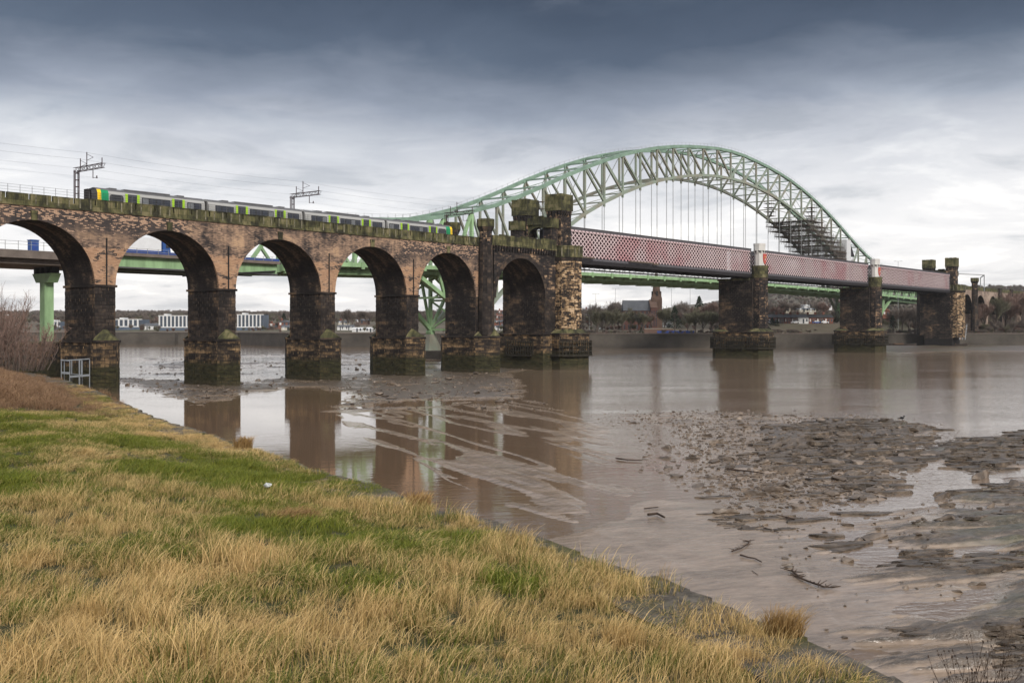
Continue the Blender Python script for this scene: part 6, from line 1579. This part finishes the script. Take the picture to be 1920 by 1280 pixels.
# trees one can tell apart on the far bank: (photo x, top y, depth, kind)
far_trees = [(1108, 560, 560, 'tall0', 'bare tree at the left end of the far bank, beside the gatehouse'), (1124, 563, 600, 'tall1', 'second bare tree from the gatehouse on the far bank'),
    (1146, 553, 575, 'tall2', 'spreading bare tree just left of the church'), (1160, 552, 590, 'tall3', 'tallest bare tree left of the church'), (1176, 556, 620, 'tall0', 'bare tree behind the left end of the church roof'),
    (1190, 557, 620, 'tall1', 'bare tree behind the middle of the church roof'), (1214, 556, 610, 'tall2', 'bare tree behind the church close to the spire'),
    (1120, 580, 520, 'round0', 'low greenish tree on the bank at the far left'), (1136, 578, 520, 'round1', 'round greenish bank tree left of the church'), (1152, 582, 522, 'round2', 'round greenish bank tree touching the church aisle'),
    (1183, 580, 540, 'round2', 'greenish tree standing in front of the church nave'), (1205, 584, 535, 'round0', 'greenish tree standing in front of the church aisle'), (1222, 580, 540, 'red1', 'reddish tree in front of the church west front'), (1168, 583, 530, 'round1', 'greenish tree at the left corner of the church'),
    (1246, 575, 545, 'round0', 'bare tree right beside the church tower'), (1272, 556, 620, 'tall3', 'bare tree on the skyline right of the church'), (1286, 557, 640, 'tall0', 'bare tree on the skyline under the road bridge'),
    (1290, 584, 518, 'round1', 'greenish round tree above the blue hoarding'), (1304, 580, 520, 'round2', 'greenish round tree right of the blue hoarding'), (1318, 582, 518, 'round0', 'greenish round tree two left of the first river pier'), (1334, 580, 520, 'round1', 'greenish round tree next to the first river pier'),
    (1305, 570, 600, 'red0', 'reddish bare tree on the slope behind the hoarding'), (1322, 566, 620, 'red1', 'reddish bare tree high on the slope near the pier'), (1336, 564, 620, 'red2', 'reddish bare tree against the first river pier'), (1268, 580, 580, 'red0', 'reddish bare tree right of the dark evergreen'),
    (1444, 552, 640, 'tall1', 'tall bare tree right of the first river pier'), (1470, 551, 640, 'tall2', 'tall bare tree above the terrace row'), (1493, 556, 650, 'tall3', 'bare tree above the white terrace house'), (1524, 556, 680, 'tall0', 'bare tree on the skyline left of the second river pier'), (1543, 560, 680, 'red1', 'reddish tree on the skyline left of the second river pier'),
    (1455, 572, 600, 'red2', 'reddish tree behind the left terrace houses'), (1556, 585, 560, 'red0', 'reddish tree at the right end of the terrace row'),
    (1676, 566, 530, 'tall1', 'pale bare tree right of the second river pier'), (1692, 564, 530, 'tall2', 'pale bare tree midway between second pier and far gatehouse'), (1704, 566, 540, 'tall3', 'pale bare tree third right of the second river pier'), (1716, 566, 525, 'tall0', 'pale bare tree next to the far gatehouse'),
    (1826, 566, 515, 'red0', 'bushy bare tree under the first far viaduct arch'), (1846, 556, 520, 'red1', 'bushy bare tree under the second far viaduct arch'), (1866, 552, 530, 'round0', 'greenish bare tree in front of the far viaduct'), (1884, 545, 540, 'red2', 'bare tree covering the end of the far viaduct'), (1902, 540, 560, 'red0', 'tall bare tree near the right edge'), (1918, 538, 560, 'red1', 'tall bare tree at the right edge'),
    (652, 573, 600, 'tall0', 'bare tree on the left of the trio seen through the fourth arch'), (660, 571, 600, 'tall1', 'bare tree in the middle of the trio seen through the fourth arch'), (688, 573, 610, 'tall2', 'bare tree on the right of the trio seen through the fourth arch'), (674, 574, 610, 'tall3', 'bare tree between the pairs seen through the fourth arch'), (642, 577, 620, 'tall2', 'smaller bare tree at the left seen through the fourth arch')]
for px, pyt_, Yd, key, lb_ in far_trees:
    x = (px - 960) / 2000 * Yd; z = float(land_z(x, Yd)); zt = EYE + (612 - pyt_) / 2000 * Yd
    base_h = {'tall': 10.6, 'roun': 6.6, 'red0': 6.2, 'red1': 6.2, 'red2': 6.2}[key[:4]]
    put_tree(key, x, Yd, z - .3, max(.5, (zt - z) / base_h), lb_)
for px, pyt_, Yd, h, lb_ in ((1265, 573, 540, 0, 'dark spreading evergreen to the right of the church'), (1311, 555, 640, 0, 'pointed dark evergreen on the skyline by the first pier'), (1448, 594, 530, 0, 'small dark evergreen in front of the terrace row at the left'), (1457, 598, 528, 0, 'second small evergreen in front of the terrace row'), (1674, 590, 515, 0, 'dark ivy clad tree beside the second river pier'), (532, 586, 640, 0, 'dark evergreen group seen through the third arch'), (1202, 612, 512, 0, 'dark green bush on the bank below the church')):
    x = (px - 960) / 2000 * Yd; z = float(land_z(x, Yd)); conifer(x, Yd, z - .3, max(3., EYE + (612 - pyt_) / 2000 * Yd - z), lb_, px)
# woodland that reads as one mass: instanced tree shapes over the slopes
def wood(name, label, x0, x1, n, dmin, dmax, seed, sc=(.7, 1.2), keepf=None):
    rs = np.random.RandomState(seed); xs = rs.uniform(x0, x1, n); d = rs.uniform(dmin, dmax, n); ys = shore_y(xs) + d
    k = fbm(xs, ys, .012, 3, seed) > (keepf or .42); xs, ys = xs[k], ys[k]
    vs = []
    for key in sorted(TREES):
        a, b_ = TREES[key]; me = b_; o = bpy.data.objects.new('w' + key, me); vs.append(o)
    o = scatter(name, np.stack([xs, ys, land_z(xs, ys) - .6], 1), rs.uniform(0, 6.28, len(xs)), rs.uniform(sc[0], sc[1], len(xs)), rs.randint(0, len(vs), len(xs)), rs.rand(len(xs)), vs); o['label'] = label
wood('woodland', 'bare brown woodland covering the far hills and slopes', -520, 700, 9000, 130, 900, 5, (.55, .95), .38)
wood('woodland_slope', 'thick bare woodland on the bank below the far viaduct', 205, 420, 1100, 8, 150, 6, (.5, .9), .25)
wood('hillside_wood', 'brown and greenish trees crowding the slope behind the church and terraces', 20, 440, 2400, 75, 420, 12, (.7, 1.15), .36)
wood('bank_scrub', 'reddish scrub along the foot of the far bank', 30, 300, 1200, 3, 26, 8, (.16, .36), .28)
wood('hill_wood', 'distant wooded ridge on the skyline', -900, 1600, 14000, 850, 1700, 9, (.7, 1.1), .25)
wood('town_trees', 'trees and gardens around the houses of the far shore', -300, 320, 700, 20, 140, 10, (.35, .7), .44)

# near leafless shrub at the left edge
def shrub(cx, cy, cz, H, n, label, seed):
    rs = random.Random(seed); r = thing('leafless_shrub', label, 'shrub', (cx, cy, cz)); st, tw = MB(), MB()
    for i in range(n):
        a = rs.uniform(0, 6.283); rad = rs.uniform(0, 1.) ** .5 * 1.5; p = Vector((cx + rad * math.cos(a) * .8, cy + rad * math.sin(a), cz)); d = Vector((math.cos(a) * .45 * rad, math.sin(a) * .35 * rad, 1.3)).normalized(); L_ = H * rs.uniform(.55, 1.05); seg = 7; q = p
        for k in range(seg):
            e = q + d * L_ / seg; w = .020 * (1 - k / seg) + .005
            st.beam(q, e, w * 1.3)
            for _ in range(5 if k > 1 else 2):
                u = Vector((rs.uniform(-1, 1), rs.uniform(-1, 1), rs.uniform(-.1, 1.1))).normalized(); s0_ = q + (e - q) * rs.random(); l2 = L_ * rs.uniform(.07, .2); f = s0_ + (d + u * 1.0).normalized() * l2; wv = Vector((.007, 0, .002)); tw.add([s0_ - wv, s0_ + wv, f + wv * .4, f - wv * .4], [(0, 1, 2, 3)])
                for _2 in range(2):
                    u2 = Vector((rs.uniform(-1, 1), rs.uniform(-1, 1), rs.uniform(0, 1.))).normalized(); s1_ = s0_ + (f - s0_) * rs.uniform(.3, .9); f2 = s1_ + u2 * l2 * .6; wv2 = Vector((.0055, 0, .002)); tw.add([s1_ - wv2, s1_ + wv2, f2 + wv2 * .4, f2 - wv2 * .4], [(0, 1, 2, 3)])
            q = e; d = (d + Vector((rs.uniform(-.16, .16), rs.uniform(-.16, .16), rs.uniform(-.02, .1)))).normalized()
    st.build('stem', 'bark', r, kind='stuff', fix=False); tw.build('twigs', 'twig_red', r, kind='stuff', fix=False)
shrub(-22.2, 44, 8.3, 3.0, 150, 'tall leafless brown shrub at the left edge of the bank', 1)
shrub(-20.3, 43.5, 8.2, 1.9, 100, 'lower leafless brown shrub just right of the tall one', 2)
shrub(-23.2, 46, 8.4, 2.6, 90, 'leafless brown shrub behind the tall one at the left edge', 3)

# ------------------------------------------------------------------ rocks on the flat
def rock_mesh(seed, flat=.32, sub=2):
    rs = random.Random(seed); bm = bmesh.new(); bmesh.ops.create_icosphere(bm, subdivisions=sub, radius=.5); cuts = []
    for _ in range(12):
        n = Vector((rs.gauss(0, 1), rs.gauss(0, 1), rs.gauss(0, .7))).normalized(); cuts.append((n, rs.uniform(.16, .34)))
    for v in bm.verts:
        for n, d in cuts:
            k = v.co.dot(n) - d
            if k > 0: v.co -= n * k
        v.co += Vector([rs.uniform(-.012, .012) for _ in range(3)]); v.co.z *= flat / .5; v.co.x *= 1.25
    me = bpy.data.meshes.new('rock'); bm.to_mesh(me); bm.free(); me.materials.append(MAT['rock']); return me
RM = [rock_mesh(i, rs_) for i, rs_ in enumerate((.16, .22, .18, .30, .17, .34, .20, .25))]
def rock_at(x, y, size, label='mud coated grey brown rock slab lying among the rubble of the mudflat', group='rocks strewn over the mudflat', sink=.3, mesh=None):
    o = bpy.data.objects.new('rock', mesh or random.choice(RM)); COL.objects.link(o); z = max(float(mud_h([x], [y])[0]), -.08)
    o.location = (x, y, z + size * .05); o.rotation_euler = (random.uniform(-.12, .12), random.uniform(-.12, .12), random.uniform(-.9, .9)); o.scale = (size * 1.25, size * random.uniform(.6, 1.), size * random.uniform(.7, 1.2)); tag(o, label, 'rock', group); return o
big = [(1455, 835, 60, 'large pale rock in the upper middle of the rubble field'), (1497, 945, 62, 'wide flat dark slab standing alone at the lower edge of the rubble'), (1610, 888, 52, 'squarish rock at the left shore of the bright pool'), (1655, 880, 40, 'upright pointed rock beside the bright pool'),
       (1663, 842, 54, 'blocky dark rock on the ledges above the bright pool'), (1690, 905, 34, 'small angular rock in the bright pool'), (1425, 955, 44, 'flat dark rock alone below the rubble field'), (1470, 925, 40, 'pale boulder left of the wide slab'), (1590, 955, 46, 'flat slab right of the wide slab'),
       (1590, 1045, 50, 'dark rounded rock at the edge of the long pool'), (1540, 790, 46, 'flat rock at the upper shore of the rubble'), (1610, 787, 44, 'broad flat rock near the water edge at the top of the rubble'), (1693, 792, 36, 'thin rock at the water edge on which a bird stands'), (1350, 900, 34, 'pale block left of the wide slab near the smooth mud'), (1840, 890, 80, 'big dark ledge rock right of the bright pool'), (1900, 905, 60, 'big mossy ledge rock at the right edge'), (1720, 865, 40, 'dark rock at the top of the bright pool'), (1440, 905, 40, 'dark slab in the lower rubble field')]
for px, py, wpx, lb_ in big:
    x, y = G(px, py, .2); rock_at(x, y, wpx * y / 2000 * .72, lb_, None)
pts = []
rs = np.random.RandomState(77)
def candidates(n, x0, x1, y0, y1):
    px, py = rs.uniform(x0, x1, n), rs.uniform(y0, y1, n); y = 2000 * EYE / (py - 612); return px, (px - 960) / 2000 * y, y
px, x, y = candidates(7000, 1100, 1800, 768, 962); d = polysd(x, y, P_ROCK) / (y / 60)
k = (d > -1.2) & (rs.rand(len(x)) < .25 + .75 * np.clip((d + 1) / 4, 0, 1)); sz = np.minimum((rs.pareto(2.8, len(x)) * .22 + .20) * np.where(px < 1500, 1, 1.1), 1.35)
pts += [(a, c, e, e / c) for a, c, e in zip(x[k], y[k], sz[k])]
px, x, y = candidates(3600, 1330, 1960, 790, 1240)
k = (polysd(x, y, P_RIGHT) > 1) & (fbm(x, y, .12, 2, 14) > .47) & (rs.rand(len(x)) < np.clip((y - 42) / 30, .06, 1)) & (mud_h(x, y) > -.1); sz = np.minimum(rs.pareto(2.0, len(x)) * .20 * (y / 55) + .10, 1.5)
pts += [(a, c, e, e / c) for a, c, e in zip(x[k], y[k], sz[k])]
px, x, y = candidates(3200, 100, 1040, 662, 770)
k = mud_h(x, y) > .02; sz = np.minimum(rs.pareto(2.2, len(x)) * .3 + .3, 1.6)
pts += [(a, c, e, e / c) for a, c, e in zip(x[k], y[k], sz[k])]
pts.sort(key=lambda p: -p[3])
def region(x, y, s_):
    if y > 115 and x < 8: return 'rock stranded on the mud shoal between the viaduct piers', 'rocks on the mud shoal by the viaduct'
    r_ = float(polysd([x], [y], P_ROCK)[0]) > 0; sz = 'large' if s_ > 1.25 else 'small' if s_ < .7 else 'medium sized'
    if r_:
        wh = 'upper' if y > 88 else 'middle' if y > 70 else 'lower'; ew = 'left' if x < 20 else 'right'
        return '%s grey brown rock in the %s %s rubble field' % (sz, wh, ew), 'rocks of the rubble field on the mudflat'
    return '%s dark rock in the mud on the %s of the bright pool' % (sz, 'far side' if y > 66 else 'near side'), 'rocks on the ledged mud at the right'
for x, y, s_, _ in pts[:275]: rock_at(x, y, s_, *region(x, y, s_))
rest = pts[275:]
rv = []
for i, me in enumerate(RM):
    rv.append(bpy.data.objects.new('r%02d' % i, me))
ra = np.array([(p[0], p[1]) for p in rest]); rz_ = np.maximum(mud_h(ra[:, 0], ra[:, 1]), -.05) + .03
o = scatter('rubble', np.column_stack([ra, rz_]), rs.uniform(-1, 1, len(ra)), [p[2] for p in rest], rs.randint(0, 8, len(ra)), np.zeros(len(ra)), rv); o['label'] = 'small broken stone rubble spread over the mudflat'

# layered clay ledges: long thin broken beds, dipping away and ending in a small step
def ledge_mesh(seed):
    rs_ = random.Random(seed); bm = bmesh.new(); n = 11; L_ = rs_.uniform(1.6, 3.0); top = []; bot = []
    for i in range(n):
        a = 2 * math.pi * i / n; r = rs_.uniform(.62, 1.); x, y = math.cos(a) * .5 * L_ * r, math.sin(a) * .5 * r; z = .10 + rs_.uniform(-.015, .03) - .16 * max(0, y)
        top.append(bm.verts.new((x, y, z))); k = 1.02 if y < 0 else 1.15
        bot.append(bm.verts.new((x * k, y * k - (.03 if y < 0 else 0), -.12)))
    c = bm.verts.new((rs_.uniform(-.2, .2), rs_.uniform(-.1, .1), .11 + rs_.uniform(0, .03)))
    for i in range(n):
        j = (i + 1) % n; bm.faces.new((top[i], top[j], c)); bm.faces.new((bot[i], bot[j], top[j], top[i]))
    me = bpy.data.meshes.new('ledge'); bm.to_mesh(me); bm.free(); me.materials.append(MAT['clay']); return me
LM = [bpy.data.objects.new('l%02d' % i, ledge_mesh(50 + i)) for i in range(9)]
px, x, y = candidates(46000, 1240, 1990, 783, 1290)
pr_d, pl_d = polysd(x, y, P_RIGHT), polysd(x, y, P_LEDGE); cl = fbm(x * .5, y, .20, 3, 211)
pool = np.max([polysd(x, y, P) for P in POOLS], 0)
k = ((pr_d > .5) & (cl > np.where(y < 52, .44, .455)) | (pl_d > 0) & (cl > .40)) & (pool < .3) & ((y > 52) | (x > 15 + .25 * (52 - y) * 0 + (52 - y) * -.12)) & (rs.rand(len(x)) < np.clip(.32 + (x - 8) * .03, .2, .95)) & (rs.rand(len(x)) < .62)
x, y = x[k], y[k]; sz = (.16 + rs.pareto(2.6, len(x)) * .22) * np.clip(y / 50, .6, 2.2); sz = np.minimum(sz, 1.25 * np.clip(y / 62, .4, 1.2))
hz_ = np.maximum(mud_h(x, y), -.02) + rs.uniform(-.05, .03, len(x)) * np.clip(sz, .4, 1)
print('ledges', len(x))
o = scatter('clay_ledges', np.column_stack([x, y, hz_]), .28 + rs.uniform(-.3, .3, len(x)), sz, rs.randint(0, 9, len(x)), np.zeros(len(x)), LM); o['label'] = 'broken layered beds of dark clay standing out of the wet mud'

# driftwood and debris
def driftwood(pts_, r, label, twigs=0, z=.12):
    P_ = []
    for px, py in pts_: x, y = G(px, py, z); P_.append(Vector((x, y, max(float(mud_h([x], [y])[0]), 0) + r * .8)))
    mb = MB()
    for k, (p, q) in enumerate(zip(P_, P_[1:])): mb.tube(p, q, r * .45 * (1 - .5 * k / len(P_)), r * .45 * (1 - .5 * (k + 1) / len(P_)), 6)
    rs_ = random.Random(len(label))
    for _ in range(twigs):
        k = rs_.randrange(len(P_) - 1); p = P_[k] + (P_[k + 1] - P_[k]) * rs_.random(); mb.tube(p, p + Vector((rs_.uniform(-.45, .45), rs_.uniform(-.45, .45), rs_.uniform(0, .10))), r * .3, r * .12, 4)
    o = mb.build('driftwood', 'driftwood'); tag(o, label, 'driftwood')
driftwood([(1372, 1033), (1390, 1027), (1403, 1018), (1407, 1010)], .07, 'twiggy branch curling upward on the smooth mud', 16)
driftwood([(1388, 1040), (1402, 1044), (1415, 1046), (1428, 1053)], .08, 'dark bent stick on the smooth mud just below the twiggy branch')
driftwood([(1215, 966), (1232, 964), (1246, 971)], .16, 'short thick rusty log lying alone on the left of the smooth mud')
driftwood([(1208, 952), (1234, 950)], .08, 'thin dark stick just above the thick log')
driftwood([(1432, 988), (1446, 992), (1460, 997)], .06, 'thin curved stick on the mud above the twiggy branch')
driftwood([(1362, 880), (1400, 883), (1430, 886)], .14, 'long dark beam lying in the lower rubble field')
driftwood([(1474, 970), (1490, 974)], .12, 'short dark stick below the wide slab', 3)
driftwood([(1155, 858), (1175, 861), (1204, 862)], .12, 'low brown branch on the shining mud left of the rubble', 3)
driftwood([(590, 714), (606, 708), (618, 716)], .18, 'pale branch stranded at the foot of the third pier', 3)
driftwood([(1484, 1070), (1500, 1084), (1520, 1092), (1545, 1100), (1562, 1101)], .10, 'dark seaweed draped branch on the lower mud', 22)
driftwood([(1410, 1068), (1421, 1076)], .03, 'tiny forked twig on the smooth mud')
x, y = G(1691, 791, .35); o = blob('bird', 'bird_black', (x, y, .78), .16, 9, 2, .05, (1.5, .8, .8)); tag(o, 'small dark bird standing on a rock at the water edge', 'bird')
me = o.data; bm = bmesh.new(); bm.from_mesh(me)
for (c, r_, sq) in (((.22, 0, .17), .085, (1, 1, 1)), ((.33, 0, .16), .035, (1.8, .6, .6)), ((-.32, 0, -.03), .10, (1.8, .6, .3)), ((.04, .04, -.19), .03, (.5, .5, 3.4)), ((.04, -.04, -.19), .03, (.5, .5, 3.4))):
    res = bmesh.ops.create_icosphere(bm, subdivisions=1, radius=r_)
    for v in res['verts']: v.co = Vector((v.co.x * sq[0] + c[0], v.co.y * sq[1] + c[1], v.co.z * sq[2] + c[2]))
bm.to_mesh(me); bm.free()

# ------------------------------------------------------------------ air
hz = MB().box(-2450, 2450, -110, 3300, -2.2, 96).build('haze', 'concrete'); hz['kind'] = 'stuff'; hz['label'] = 'thin damp haze over the estuary'
hm = bpy.data.materials.new('haze'); hm.use_nodes = True; hn = hm.node_tree.nodes; hn.clear(); ho = hn.new('ShaderNodeOutputMaterial'); hv = hn.new('ShaderNodeVolumePrincipled')
hv.inputs['Color'].default_value = (.92, .94, .97, 1); hv.inputs['Density'].default_value = .00007; hv.inputs['Anisotropy'].default_value = .2
hm.node_tree.links.new(hv.outputs[0], ho.inputs['Volume']); hz.data.materials.clear(); hz.data.materials.append(hm)
